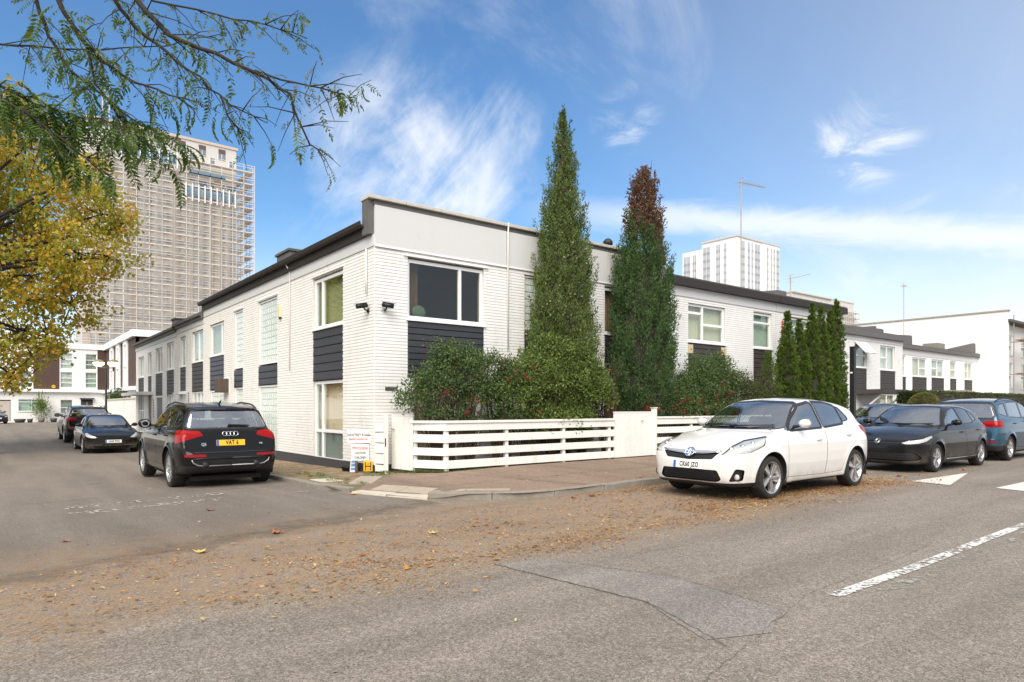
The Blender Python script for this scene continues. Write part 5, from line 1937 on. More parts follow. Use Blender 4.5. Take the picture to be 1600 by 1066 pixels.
def surface_net(f, lo, hi, h):
    n = [int((b - a) / h) + 2 for a, b in zip(lo, hi)]
    g = [lo[k] + np.arange(n[k]) * h for k in range(3)]
    X, Y, Z = np.meshgrid(*g, indexing='ij')
    D = f(X.ravel(), Y.ravel(), Z.ravel()).reshape(X.shape)
    s = D < 0
    c = np.zeros([k - 1 for k in n], int)
    for dx in (0, 1):
        for dy in (0, 1):
            for dz in (0, 1):
                c += s[dx:n[0] - 1 + dx, dy:n[1] - 1 + dy, dz:n[2] - 1 + dz]
    act = (c > 0) & (c < 8)
    idx = -np.ones(act.shape, int)
    cells = np.argwhere(act)
    idx[act] = np.arange(len(cells))
    acc = np.zeros((len(cells), 3)); cnt = np.zeros(len(cells))
    corner = [(0, 0, 0), (1, 0, 0), (0, 1, 0), (1, 1, 0), (0, 0, 1), (1, 0, 1), (0, 1, 1), (1, 1, 1)]
    for a, b in [(0, 1), (2, 3), (4, 5), (6, 7), (0, 2), (1, 3), (4, 6), (5, 7), (0, 4), (1, 5), (2, 6), (3, 7)]:
        ca, cb = np.array(corner[a]), np.array(corner[b])
        ia, ib = cells + ca, cells + cb
        da, db = D[tuple(ia.T)], D[tuple(ib.T)]
        m = (da < 0) != (db < 0)
        t = np.where(m, da / np.where(m, da - db, 1), 0)
        acc += m[:, None] * (ca + t[:, None] * (cb - ca)); cnt += m
    V = np.array(lo) + (cells + acc / cnt[:, None]) * h
    F = []
    for ax in range(3):
        o1, o2 = [(1, 2), (2, 0), (0, 1)][ax]
        sl = [slice(None)] * 3
        a = s[tuple(slice(0, n[k] - 1) if k == ax else slice(1, n[k] - 1) for k in range(3))]
        b = s[tuple(slice(1, n[k]) if k == ax else slice(1, n[k] - 1) for k in range(3))]
        for sign in (0, 1):
            e = np.argwhere((a & ~b) if sign == 0 else (~a & b))
            if not len(e): continue
            e = e + np.array([0 if k == ax else 1 for k in range(3)])
            u1 = np.eye(3, dtype=int)[o1]; u2 = np.eye(3, dtype=int)[o2]
            q = [idx[tuple((e - u1 - u2).T)], idx[tuple((e - u2).T)], idx[tuple(e.T)], idx[tuple((e - u1).T)]]
            q = np.stack(q, 1)
            F.append(q if sign == 0 else q[:, ::-1])
    F = np.concatenate(F)
    return V, F[(F >= 0).all(1)]


def grad(f, V, e=.004):
    g = np.zeros_like(V)
    for k in range(3):
        d = np.zeros(3); d[k] = e
        g[:, k] = f(*(V + d).T) - f(*(V - d).T)
    return g / np.maximum(np.linalg.norm(g, axis=1), 1e-9)[:, None]


def outset(poly, d):
    """move an outline outwards by d (counter-clockwise made sure of)"""
    P_ = [Vector(p) for p in poly]
    A = sum(P_[i - 1].x * P_[i].y - P_[i].x * P_[i - 1].y for i in range(len(P_)))
    if A < 0: P_ = P_[::-1]
    out = []
    n = len(P_)
    for i in range(n):
        a, b, c = P_[i - 1], P_[i], P_[(i + 1) % n]
        e1, e2 = (b - a).normalized(), (c - b).normalized()
        n1, n2 = Vector((e1.y, -e1.x)), Vector((e2.y, -e2.x))
        m = n1 + n2
        if m.length < 1e-6: m = n1
        m.normalize()
        k = d / max(m.dot(n1), .35)
        out.append(tuple(b + m * k))
    return out


def soft(poly, r, n=3):
    """round the corners of an outline"""
    P_ = [Vector(p) for p in poly]
    out = []
    for i in range(len(P_)):
        a, b, c = P_[i - 1], P_[i], P_[(i + 1) % len(P_)]
        d1, d2 = (a - b), (c - b)
        k = min(r, d1.length * .45, d2.length * .45)
        p, q = b + d1.normalized() * k, b + d2.normalized() * k
        for j in range(n + 1):
            t = j / n
            out.append(tuple(p * (1 - t) ** 2 + b * 2 * t * (1 - t) + q * t * t))
    return out


def car_mats():
    def body(name, col, metal=.0, rough=.22, flake=0.0):
        m, nt, b = new_mat(name)
        P = nt.new('ShaderNodeTexCoord').outputs['Object']
        n = nt.noise(P, 3, 6, .65)
        g = nt.new('ShaderNodeNewGeometry')
        sx = nt.new('ShaderNodeSeparateXYZ'); nt.l.new(P, sx.inputs[0])
        dirt = nt.math('MULTIPLY', nt.step(sx.outputs[2], .55, .15), nt.step(n, .3, .7))      # road film low on the sills
        c = nt.mix(nt.math('MULTIPLY', dirt, .55), col, (.20, .17, .13))
        c = nt.mix(g.outputs['Backfacing'], c, (.03, .03, .03))
        nt.l.new(c, b.inputs['Base Color'])
        b.inputs['Metallic'].default_value = metal
        nt.put(b, 'Roughness', nt.math('ADD', rough * (1 if col[0] > .3 else .5), nt.math('MULTIPLY', dirt, .3)))
        b.inputs['Coat Weight'].default_value = .9 if col[0] > .3 else .35
        b.inputs['Specular IOR Level'].default_value = .5 if col[0] > .3 else .15
        nt.put(b, 'Coat Roughness', nt.math('ADD', .02, nt.math('MULTIPLY', n, .05)))
        return m
    M['car_white'] = body('white car paint', (.71, .70, .665, 1), 0, .35)
    M['car_black'] = body('black car paint', (.006, .0055, .0055, 1), .0, .25)
    M['car_graphite'] = body('graphite car paint', (.011, .0115, .013, 1), .2, .3)
    M['car_blue'] = body('blue grey car paint', (.045, .105, .165, 1), .6, .3)
    M['car_navy'] = body('navy car paint', (.02, .028, .05, 1), .4, .3)
    M['car_trim'] = paint('black car trim', (.014, .014, .015), .45, var=.2)
    M['car_under'] = paint('car underside', (.012, .011, .010), .9)
    M['tyre'] = paint('tyre rubber', (.018, .017, .016), .85, var=.3, vs=12, bump=.2, bs=120)
    M['alloy'] = paint('silver alloy', (.48, .47, .46), .28, metal=.85, var=.12, vs=14)
    M['chrome'] = paint('chrome', (.72, .72, .73), .10, metal=1.0, var=.05)
    M['hub'] = paint('brake disc', (.06, .055, .05), .5, metal=.5)
    M['lamp_red'] = paint('red lamp lens', (.28, .004, .005), .18, spec=.25, var=.35, vs=22)
    M['lamp_shell'] = paint('lamp reflector', (.66, .65, .62), .25, metal=.25, var=.40, vs=30)
    M['lamp_clear'] = glass('lamp lens', (.94, .95, .95), .10)
    M['car_glass'] = glass('car glass', (.70, .77, .73), 1.15)
    M['car_glass_dark'] = glass('privacy car glass', (.10, .11, .10), .45)
    M['cabin'] = paint('car cabin', (.035, .034, .034), .85, var=.2)
    M['cabin_tan'] = paint('car seat', (.09, .085, .08), .85, var=.2)
    M['plate_white'] = paint('white number plate', (.78, .78, .74), .35, var=.03)
    M['plate_yellow'] = paint('yellow number plate', (.80, .48, .02), .35, var=.03)
    M['plate_blue'] = paint('blue plate band', (.03, .12, .42), .4)
    M['grille'] = paint('grille black', (.010, .010, .010), .5)


car_mats()


class Car:
    def __init__(self, sp):
        self.sp = sp
        L, W, Ht = sp['L'], sp['W'], sp['H']
        self.side = Table(spline(sp['side'], 5), (-.4, -.2), (L + .4, Ht + .5))
        self.green = Table(spline(sp['green'], 5), (-.4, .3), (L + .6, Ht + .5))
        pl = sp['plan']
        full = [(x, y) for x, y in pl] + [(-x, y) for x, y in reversed(pl) if x > 0]
        self.plan = Table(spline(full, 3), (-.1, -.4), (W + .5, L + .4))
        self.iz, self.iv = zip(*sp['inset'])
        self.axles = sp['axles']

    def f(self, x, y, z):
        sp = self.sp
        L, W = sp['L'], sp['W']
        ax = np.abs(x)
        ins = np.interp(z, self.iz, self.iv)
        for ya in self.axles:
            rr = np.sqrt((y - ya) ** 2 + (z - sp['R']) ** 2)
            ins = ins - sp.get('flare', .018) * np.exp(-((rr - sp['Ra'] - .01) / .05) ** 2)
        cr = sp.get('crown', .07) * (ax / W) ** 2 * np.clip((z - .55) / .3, 0, 1)
        lower = smax(self.side(y, z + cr), self.plan(ax + ins, y), sp.get('k1', .07))
        t = np.clip((y / L - .3) / .4, 0, 1)
        ye = y - sp.get('bow', .30) * ax ** 2 * (1 - t) + sp.get('bowr', .18) * ax ** 2 * t
        g = self.green(ye, z + sp.get('rcrown', .09) * (ax / W) ** 2)
        wg = np.interp(z, [sp['zb'], sp['H']], [sp['wb'], sp['wr']])
        wg = wg - sp.get('gtaper', .06) * np.clip((y - sp.get('gty', L * .55)) / (L * .4), 0, 1.2) ** 2 - sp.get('gfront', .04) * np.clip((sp.get('gfy', L * .42) - y) / (L * .2), 0, 1) ** 2
        gr = smax(g, ax - wg, sp.get('k2', .10))
        return smin(lower, gr, sp.get('k3', .05))

    def build(self, name, label, loc, heading, scale=1.0, group='parked cars'):
        """heading: the way the nose points, in degrees from +X"""
        sp = self.sp
        L, W, Ht, R, Ra = sp['L'], sp['W'], sp['H'], sp['R'], sp['Ra']
        h = sp.get('res', .034)
        V, F = surface_net(self.f, (-2 * h, -.12, .05), (W + .12, L + .12, Ht + .12), h)
        for _ in range(3):
            V = V - (self.f(*V.T) / 1.0)[:, None] * grad(self.f, V) * .9
        bm = bmesh.new()
        vs = [bm.verts.new(v) for v in V]
        for q in F:
            try: bm.faces.new([vs[i] for i in q])
            except ValueError: pass
        bmesh.ops.bisect_plane(bm, geom=bm.verts[:] + bm.edges[:] + bm.faces[:], plane_co=(0, 0, 0), plane_no=(-1, 0, 0), clear_outer=True, dist=1e-5)
        bmesh.ops.recalc_face_normals(bm, faces=bm.faces[:])
        c0 = max(bm.faces, key=lambda q: q.calc_center_median().z)
        if c0.normal.z < 0:
            for q in bm.faces: q.normal_flip()
        lay = bm.faces.layers.int.new('part')
        parts = ['body']
        bm.normal_update()

        def proj(view):
            a = math.radians(view)                       # 0 front, 90 side, 180 rear
            d = Vector((math.sin(a), -math.cos(a), 0))
            t = Vector((math.cos(a), math.sin(a), 0))
            return d, t

        def cut(poly, view, pid, where=None, ndot=.12, only=None, grow=0.0):
            d, t = proj(view)
            P_ = [Vector(p) for p in (outset(poly, grow) if grow else poly)]
            x0, x1 = min(p.x for p in P_), max(p.x for p in P_)
            y0, y1 = min(p.y for p in P_), max(p.y for p in P_)
            mg = .05

            def cand():
                out = []
                for q in bm.faces:
                    if q.normal.dot(d) < ndot: continue
                    if only is not None and q[lay] not in only: continue
                    c = q.calc_center_median()
                    if where and not where(c): continue
                    u = c.dot(t)
                    if x0 - mg < u < x1 + mg and y0 - mg < c.z < y1 + mg: out.append(q)
                return out
            n = len(P_)
            for i in range(n):
                a, b2 = P_[i], P_[(i + 1) % n]
                e = b2 - a
                if e.length < 1e-5: continue
                nn = Vector((e.y, -e.x)).normalized()
                co = t * a.x + Vector((0, 0, a.y))
                no = t * nn.x + Vector((0, 0, nn.y))
                lo_ = Vector((min(a.x, b2.x), min(a.y, b2.y))); hi_ = Vector((max(a.x, b2.x), max(a.y, b2.y)))
                fs = []
                for q in cand():
                    us = [v.co.dot(t) for v in q.verts]; zs = [v.co.z for v in q.verts]
                    if max(us) < lo_.x - .03 or min(us) > hi_.x + .03 or max(zs) < lo_.y - .03 or min(zs) > hi_.y + .03: continue
                    fs.append(q)
                if not fs: continue
                ed = {x for q in fs for x in q.edges}; vt = {x for q in fs for x in q.verts}
                bmesh.ops.bisect_plane(bm, geom=list(vt) + list(ed) + fs, plane_co=co, plane_no=no, dist=1e-5)
            hit = 0
            for q in cand():
                c = q.calc_center_median()
                u, z = c.dot(t), c.z
                ins = False
                for i in range(n):
                    a, b2 = P_[i], P_[(i + 1) % n]
                    if (a.y > z) != (b2.y > z) and u < (b2.x - a.x) * (z - a.y) / (b2.y - a.y) + a.x: ins = not ins
                if ins:
                    q[lay] = pid; hit += 1
            return hit

        def pid(nm):
            parts.append(nm)
            return len(parts) - 1

        GONE = pid('gone')
        UNDER = pid('under')
        # arches first
        for ya in self.axles:
            pol = [(ya + Ra * math.cos(g), R + .0 + Ra * math.sin(g)) for g in np.linspace(-.25, PI + .25, 19)] + [(ya - Ra * .97, -.1), (ya + Ra * .97, -.1)]
            cut(pol, 90, GONE, ndot=-.9, where=lambda c: c.x > W * .55)
        spec = []
        for (nm, kind, view, poly, opt) in sp['cuts']:
            i = pid(nm)
            spec.append((i, nm, kind, view, opt))
            if kind == 'door':
                cut(poly, view, GONE, grow=.004, where=opt.get('where'))
                cut(poly, view, i, grow=-.002, where=opt.get('where'), only={GONE} if False else None)
            elif kind == 'glass':
                tr = pid(nm + '#trim')
                spec.append((tr, 'window_trim', 'trim', view, {'of': nm}))
                if opt.get('trim', .022): cut(poly, view, tr, grow=opt.get('trim', .022), ndot=opt.get('ndot', .12), where=opt.get('where'))
                cut(poly, view, i, ndot=opt.get('ndot', .12), where=opt.get('where'))
            else:
                cut(poly, view, i, ndot=opt.get('ndot', .12), where=opt.get('where'))
        for q in bm.faces:
            if q.normal.z < -.75 and q.calc_center_median().z < .42 and q[lay] == 0: q[lay] = UNDER
        # collect
        bm.verts.ensure_lookup_table(); bm.verts.index_update()
        co = np.array([v.co[:] for v in bm.verts])
        nr = grad(self.f, co)
        polys = {}
        for q in bm.faces:
            polys.setdefault(q[lay], []).append([v.index for v in q.verts])
        bm.free()
        root = thing(name, label, 'car', loc, math.radians(heading + 90), group)
        root.scale = (scale,) * 3
        paint_m = M[sp['paint']]

        def emit(nm, faces, mat, parent, side, off=0.0, both=False, flip=False):
            """side 1: as built (car's left), -1 mirrored; both: mirrored halves joined"""
            ids = sorted({i for q in faces for i in q})
            rm = {k: j for j, k in enumerate(ids)}
            v = co[ids] - nr[ids] * off
            nn = nr[ids] * (-1 if flip else 1)
            fc = [[rm[i] for i in q] for q in faces]
            if flip: fc = [q[::-1] for q in fc]
            vv, ff, n2 = [], [], []
            if both or side > 0:
                vv.append(v); ff += fc; n2.append(nn)
            if both or side < 0:
                b0 = len(v) if both else 0
                vv.append(v * (-1, 1, 1)); n2.append(nn * (-1, 1, 1))
                ff += [[i + b0 for i in q[::-1]] for q in fc]
            vv = np.concatenate(vv); n2 = np.concatenate(n2)
            me = bpy.data.meshes.new(nm)
            me.from_pydata(vv.tolist(), [], ff)
            me.polygons.foreach_set('use_smooth', [True] * len(ff))
            me.materials.append(mat)
            me.update()
            me.normals_split_custom_set_from_vertices(n2.tolist())
            o = bpy.data.objects.new(nm, me)
            return link(o, parent)

        body = emit('body', polys.get(0, []), paint_m, root, 1, both=True)
        if UNDER in polys: emit('underbody', polys[UNDER], M['car_under'], root, 1, both=True)
        made = {}
        order = [s for s in spec if s[2] == 'door'] + [s for s in spec if s[2] != 'door']
        for (i, nm, kind, view, opt) in order:
            fc = polys.get(i)
            if not fc: continue
            centre = opt.get('centre', False)
            for sd in ((0,) if centre else (1, -1)):
                if 'only' in opt and sd and sd != opt['only']: continue
                par = root
                if opt.get('in') and (opt['in'], sd) in made: par = made[(opt['in'], sd)]
                kw = dict(both=centre)
                s1 = 1 if centre else sd
                if kind == 'door':
                    o = emit('door', fc, paint_m, root, s1, **kw)
                elif kind == 'glass':
                    o = emit(nm, fc, M[opt.get('mat', 'car_glass')], par, s1, off=.005, **kw)
                elif kind == 'trim':
                    own = [k for k in spec if k[1] == opt['of'] and k[2] == 'glass'][0][4]
                    par = made.get((own.get('in'), sd), body) if own.get('in') else body
                    o = emit('window_trim', fc, M[own.get('tmat', 'car_trim')], par, s1, off=.002, **kw)
                elif kind == 'lamp':
                    o = emit(nm, fc, M['lamp_clear'], root, s1, off=.002, **kw)
                    r_ = emit('reflector', fc, M['lamp_shell'], o, s1, off=.022, **kw)
                    for (bx, by, bz, br) in opt.get('bulbs', []):
                        for s2 in ((sd,) if not centre else (1, -1)):
                            mb = MB(); mb.ball((bx * s2, by, bz), br, 14, 8)
                            mb.build('lamp_bulb', M['chrome'], o, smooth=True, local=True)
                elif kind == 'red':
                    o = emit(nm, fc, M['lamp_red'], root, s1, off=-.004, **kw)
                    for (px, py, pz, sx_, sy_, sz_) in opt.get('pale', []):
                        mb = MB(); mb.box((px - sx_) * s1, (px + sx_) * s1, py - sy_, py + sy_, pz - sz_, pz + sz_)
                elif kind == 'panel':
                    o = emit(nm, fc, M[opt.get('mat', 'car_trim')] if opt.get('mat') != 'paint' else paint_m, par, s1, off=opt.get('off', .012), **kw)
                made[(nm, sd)] = o
        # arches, wheels
        for ya in self.axles:
            for sd in (1, -1):
                mb = MB()
                n = 18
                A = [(-.35 + (PI + .7) * k / n) for k in range(n + 1)]
                xo, xi = W - .015, W - .34
                vs = [(xo * sd, ya + (Ra + .004) * math.cos(g), R + (Ra + .004) * math.sin(g)) for g in A] + [(xi * sd, ya + (Ra + .004) * math.cos(g), R + (Ra + .004) * math.sin(g)) for g in A]
                mb.add(vs, [(i, i + 1, n + 2 + i, n + 1 + i) for i in range(n)])
                mb.add([vs[n + 1 + i] for i in range(n + 1)], [tuple(range(n + 1))])
                mb.build('arch_liner', M['car_under'], body, smooth=True, local=True)
                self.wheel(root, sd * (W - sp.get('wi', .025)), ya, R, sd)
        mb = MB(); mb.box(-W + .30, W - .30, .35, L - .35, .16, .24)
        mb.box(-W + .17, W - .17, self.axles[0] + Ra + .04, self.axles[1] - Ra - .04, .19, .26)
        mb.build('floor', M['car_under'], root, local=True)
        self.cabin(root)
        for fn in sp.get('extra', []): fn(self, root, body, made)
        return root

    def wheel(self, root, x, y, R, sd):
        sp = self.sp
        rim = sp.get('rim', .225)
        w = sp.get('tw', .21)
        hubm = MB(); hubm.lathe([(0, -.10), (.14, -.10), (.14, -.085), (0, -.085)], 20, 0)
        wh = hubm.build('wheel', M['hub'], root, local=True, smooth=True)
        wh.location = (x, y, R)
        wh.rotation_euler = (random.uniform(0, 6.28), 0, 0 if sd > 0 else PI)
        if sp.get('steer') and y < sp['L'] / 2:
            wh.rotation_euler = (wh.rotation_euler[0], 0, wh.rotation_euler[2] + math.radians(sp['steer']))
        t = MB()
        t.lathe([(rim - .012, -w + .02), (rim + .01, -w), (R - .03, -w - .006), (R - .008, -w + .02), (R, -w + .04), (R, -.05), (R - .006, -.025), (R - .022, -.004), (R - .05, .004),
                 (rim + .02, .0), (rim + .004, -.008), (rim - .01, -.02)], 44, 0)
        for g in (-.06, -.105, -.15):
            t.lathe([(R + .0005, g - .004), (R + .0005, g + .004)], 44, 0)
        t.build('tyre', M['tyre'], wh, local=True, smooth=True)
        r_ = MB()
        r_.lathe([(rim, -w + .03), (rim - .02, -w + .05), (rim - .045, -.10), (rim - .02, -.03), (rim - .004, -.008), (rim + .006, -.004), (rim + .006, -.014)], 40, 0)
        n = sp.get('spokes', 5)
        for k in range(n):
            a = 2 * PI * k / n
            for s2 in sp.get('split', (0,)):
                a2 = a + s2
                w0, w1 = sp.get('sw', (.034, .050))
                ca, sa = math.cos(a2), math.sin(a2)
                def P(rad, off, xx): return (xx, rad * ca - off * sa, rad * sa + off * ca)
                ri, ro = .035, rim - .016
                vs = [P(ri, -w0, -.028), P(ri, w0, -.028), P(ro, w1, -.014), P(ro, -w1, -.014), P(ri, -w0, -.06), P(ri, w0, -.06), P(ro, w1, -.05), P(ro, -w1, -.05),
                      P(ri, 0, -.018), P(ro, 0, -.022)]
                r_.add(vs, [(0, 3, 9, 8), (8, 9, 2, 1), (0, 4, 7, 3), (1, 2, 6, 5), (4, 5, 6, 7)])
        r_.lathe([(0, -.008), (.030, -.010), (.042, -.02), (.066, -.03), (.066, -.06)], 18, 0)
        ri_ = r_.build('rim', M['alloy'], wh, local=True)
        b = MB()
        for k in range(5):
            a = 2 * PI * (k + .5) / 5
            b.ball((-.022, .052 * math.cos(a), .052 * math.sin(a)), (.008, .009, .009), 6, 4)
        b.build('wheel_nut', M['hub'], wh, local=True)['kind'] = 'stuff'

    def cabin(self, root):
        sp = self.sp
        zb, W = sp['zb'], sp['W']
        y0, y1 = sp['cab']
        mb = MB(); mb.box(-sp['wb'] + .08, sp['wb'] - .08, y0 - .1, y1, .28, zb - .28)
        mb.build('cabin_floor', M['cabin'], root, local=True)
        mb = MB(); mb.prism([(y0 - .25, zb - .35), (y0 + .32, zb - .35), (y0 + .36, zb - .02), (y0 + .22, zb + .03), (y0 - .15, zb - .01)], -sp['wb'] + .10, sp['wb'] - .10, 0)
        mb.build('dashboard', M['cabin'], root, local=True, bevel=.02)
        for (yy, xs) in ((y0 + 1.05, (-.36, .36)), (y0 + 1.95, (-.38, 0, .38))):
            if yy > y1 - .1: continue
            for xx in xs:
                mb = MB()
                mb.prism([(yy - .45, zb - .42), (yy, zb - .45), (yy + .2, zb + .22), (yy + .10, zb + .25), (yy - .08, zb - .28), (yy - .45, zb - .26)], xx - .22, xx + .22, 0)
                s_ = mb.build('seat', M['cabin_tan'], root, local=True, bevel=.05)
                mb = MB(); mb.box(xx - .13, xx + .13, yy + .12, yy + .21, zb + .27, zb + .44); mb.build('headrest', M['cabin_tan'], s_, local=True, bevel=.03)
        sx = sp.get('drv', -.36)
        mb = MB()
        pts = [(sx + .18 * math.cos(a), y0 + .50 + .06 * math.sin(a), zb - .16 + .17 * math.sin(a)) for a in np.linspace(0, 2 * PI, 21)]
        mb.tube(pts, .014, 6); mb.build('steering_wheel', M['cabin'], root, local=True, smooth=True)


def at_surface(car, x, y, z, d):
    """move a point along direction d until it meets the body"""
    p = np.array([x, y, z], float); d = np.array(d, float)
    for _ in range(60):
        v = float(car.f(*[np.array([k]) for k in p])[0])
        p = p - d * v * .8
        if abs(v) < 1e-4: break
    return p


def plate_on(txt, front, mat, z, wd=.52, ht=.111, x=0.0, tilt=0.0, band=True, out=.012, size=.098):
    def fn(car, root, body, made):
        y = 0 if front else car.sp['L']
        s = -1 if front else 1
        p = at_surface(car, abs(x) + .12, y, z, (0, s, 0))
        yy = p[1] + s * out
        r = bpy.data.objects.new('number_plate', None)
        mb = MB(); mb.box(-wd / 2, wd / 2, -.006, .006, -ht / 2, ht / 2)
        o = mb.build('number_plate', M[mat], root, local=True, bevel=.004)
        o.location = (x, yy, z); o.rotation_euler = (math.radians(tilt) * s, 0, 0 if front else PI)
        bpy.data.objects.remove(r)
        bw = .045 if band else 0
        if band:
            mb = MB(); mb.box(-wd / 2 + .002, -wd / 2 + bw, -.0075, -.0062, -ht / 2 + .003, ht / 2 - .003); b_ = mb.build('plate_band', M['plate_blue'], o, local=True)
        me = text_mesh(txt, size, M['ink_black'] if 'ink_black' in M else M['grille'], 'plate_lettering', .0035, .72, 1.12)
        t = bpy.data.objects.new('plate_lettering', me); link(t, o)
        t.location = (bw / 2, -.0085, 0); t.rotation_euler = (PI / 2, 0, 0)
    return fn


def mirror_at(y, z, mat='paint', size=(.115, .075, .075), reach=.16):
    def fn(car, root, body, made):
        for sd in (1, -1):
            p = at_surface(car, car.sp['W'], y, z, (1, 0, 0))
            x = p[0] * 1.0
            m = M[car.sp['paint']] if mat == 'paint' else M[mat]
            mb = MB(); mb.tube([((x - .04) * sd, y, z - .02), ((x + .05) * sd, y + .01, z - .01), ((x + .09) * sd, y + .02, z + .01)], [.03, .022, .03], 8)
            st = mb.build('mirror_stalk', M['car_trim'], root, local=True, smooth=True)
            mb = MB()
            cx = x + reach
            mb.ball((cx * sd, y + .02, z + .035), (size[0], size[1], size[2]), 16, 10)
            b_ = mb.build('wing_mirror', m, root, local=True, smooth=True)
            mb = MB(); mb.lathe([(0, 0), (.075, 0), (.078, -.01)], 16, 1, (cx * sd, y + .02 + size[1] * .86, z + .035)); mb.build('mirror_glass', M['chrome'], b_, local=True)
    return fn


def handle_at(pts, mat='paint'):
    def fn(car, root, body, made):
        for k, (y, z) in enumerate(pts):
            for sd in (1, -1):
                p = at_surface(car, car.sp['W'], y, z, (1, 0, 0))
                x = p[0] + .022
                mb = MB(); mb.tube([((x - .03) * sd, y - .085, z), (x * sd, y - .065, z + .002), ((x + .004) * sd, y, z + .004), (x * sd, y + .065, z + .006), ((x - .03) * sd, y + .085, z + .006)],
                                   [.010, .014, .015, .014, .010], 8)
                par = made.get(('door_front' if k == 0 else 'door_rear', sd), root)
                mb.build('handle', M[car.sp['paint']] if mat == 'paint' else M[mat], par, local=True, smooth=True)
    return fn


def bar(name, mat, pts, r, mirror=False, n=8, parent_body=True):
    def fn(car, root, body, made):
        for sd in ((1, -1) if mirror else (1,)):
            mb = MB(); mb.tube([(x * sd, y, z) for x, y, z in pts], r, n)
            mb.build(name, M[mat] if mat != 'paint' else M[car.sp['paint']], root, local=True, smooth=True)
    return fn


def on_face(name, mat, xz, front, r, mirror=False, out=.006):
    """a moulding that follows the front or rear face through (x, z) points"""
    def fn(car, root, body, made):
        y0 = 0 if front else car.sp['L']; s = -1 if front else 1
        for sd in ((1, -1) if mirror else (1,)):
            pts = []
            for x, z in xz:
                p = at_surface(car, x, y0, z, (0, s, 0)); pts.append((x * sd, p[1] + s * out, z))
            mb = MB(); mb.tube(pts, r, 8)
            mb.build(name, M[mat], root, local=True, smooth=True)
    return fn


def rings(cxs, z, R_, r, front, ell=1.0, mat='chrome', name='badge', disc=None):
    def fn(car, root, body, made):
        y0 = 0 if front else car.sp['L']; s = -1 if front else 1
        p = at_surface(car, .01, y0, z, (0, s, 0)); n = grad(car.f, p[None])[0]
        b_ = None
        tilt = math.asin(max(-1, min(1, n[2])))
        def tf(x, zz_, out): return (x, p[1] + s * out - s * 0 - zz_ * math.tan(tilt) * s, z + zz_)
        mb = MB()
        for (cx, cz, rx, rz) in cxs:
            pts = [tf(cx + rx * math.cos(a), cz + rz * math.sin(a), .014) for a in np.linspace(0, 2 * PI, 29)]
            mb.tube(pts, r, 6, cap=False)
        b_ = mb.build(name, M[mat], root, local=True, smooth=True)
        if disc:
            mb = MB(); m = 24
            mb.add([tf(disc[0] * math.cos(2 * PI * k / m), disc[1] * math.sin(2 * PI * k / m), .010) for k in range(m)], [tuple(range(m))])
            mb.build('badge_disc', M['plate_blue'], b_, local=True)
    return fn


def word(txt, x, z, size, front, mat='chrome', st=.9):
    def fn(car, root, body, made):
        y0 = 0 if front else car.sp['L']; s = -1 if front else 1
        p = at_surface(car, abs(x), y0, z, (0, s, 0)); n = grad(car.f, p[None])[0]
        me = text_mesh(txt, size, M[mat], 'badge_lettering', .002, st)
        o = bpy.data.objects.new('badge_lettering', me); link(o, root)
        o.location = (x, p[1] + s * .006, z)
        yaw = math.atan2(n[0], -n[1]) if front else math.atan2(n[0], n[1])
        o.rotation_euler = (PI / 2 - s * 0 - (math.asin(n[2]) if front else math.asin(n[2])), 0, (yaw if x > 0 else -yaw) if front else PI - (yaw if x > 0 else -yaw))
    return fn


def rails(x, pts, r=.016):
    """roof rails: feet on the roof, a bar standing clear between them"""
    def fn(car, root, body, made):
        for sd in (1, -1):
            q = []
            for i, (y, lift) in enumerate(pts):
                p = at_surface(car, x, y, car.sp['H'] + .05, (0, 0, 1)); q.append((x * sd, y, p[2] + lift))
            mb = MB(); mb.tube(q, r, 8)
            mb.build('roof_rail', M['car_trim'], root, local=True, smooth=True)
    return fn


def wipers(car_y, zbase, pairs):
    def fn(car, root, body, made):
        for pts in pairs:
            q = []
            for (x, z) in pts:
                p = at_surface(car, abs(x), car_y, z, (0, -1, 0)); n = grad(car.f, p[None])[0]
                q.append((x, p[1] + n[1] * .02, p[2] + n[2] * .02))
            mb = MB(); mb.tube(q, [.016] + [.010] * (len(q) - 1), 6); mb.build('wiper', M['car_trim'], root, local=True, smooth=True)
    return fn


def rear_wiper(pts):
    def fn(car, root, body, made):
        q = []
        for (x, z) in pts:
            p = at_surface(car, abs(x), car.sp['L'], z, (0, 1, 0)); n = grad(car.f, p[None])[0]
            q.append((x, p[1] + n[1] * .022, p[2] + n[2] * .022))
        mb = MB(); mb.tube(q, [.024, .018] + [.012] * (len(q) - 2), 6); mb.build('rear_wiper', M['car_trim'], root, local=True, smooth=True)
    return fn


def hexes(x0, x1, z0, z1, step=.034, front=True):
    """honeycomb bars over a grille opening"""
    def fn(car, root, body, made):
        mb = MB()
        r = 0; z = z0
        while z <= z1:
            x = x0 + (step / 2 if r % 2 else 0)
            while x <= x1:
                p = at_surface(car, abs(x), 0, z, (0, -1, 0))
                y = p[1] - .002
                pts = [(x + step * .5 * math.cos(a), y, z + step * .5 * math.sin(a)) for a in np.linspace(PI / 6, 2 * PI + PI / 6, 7)]
                mb.tube(pts, .0035, 3, cap=False)
                x += step
            z += step * .87; r += 1
        o = mb.build('grille_mesh', M['car_trim'], root, local=True)
        o['kind'] = 'stuff'
    return fn


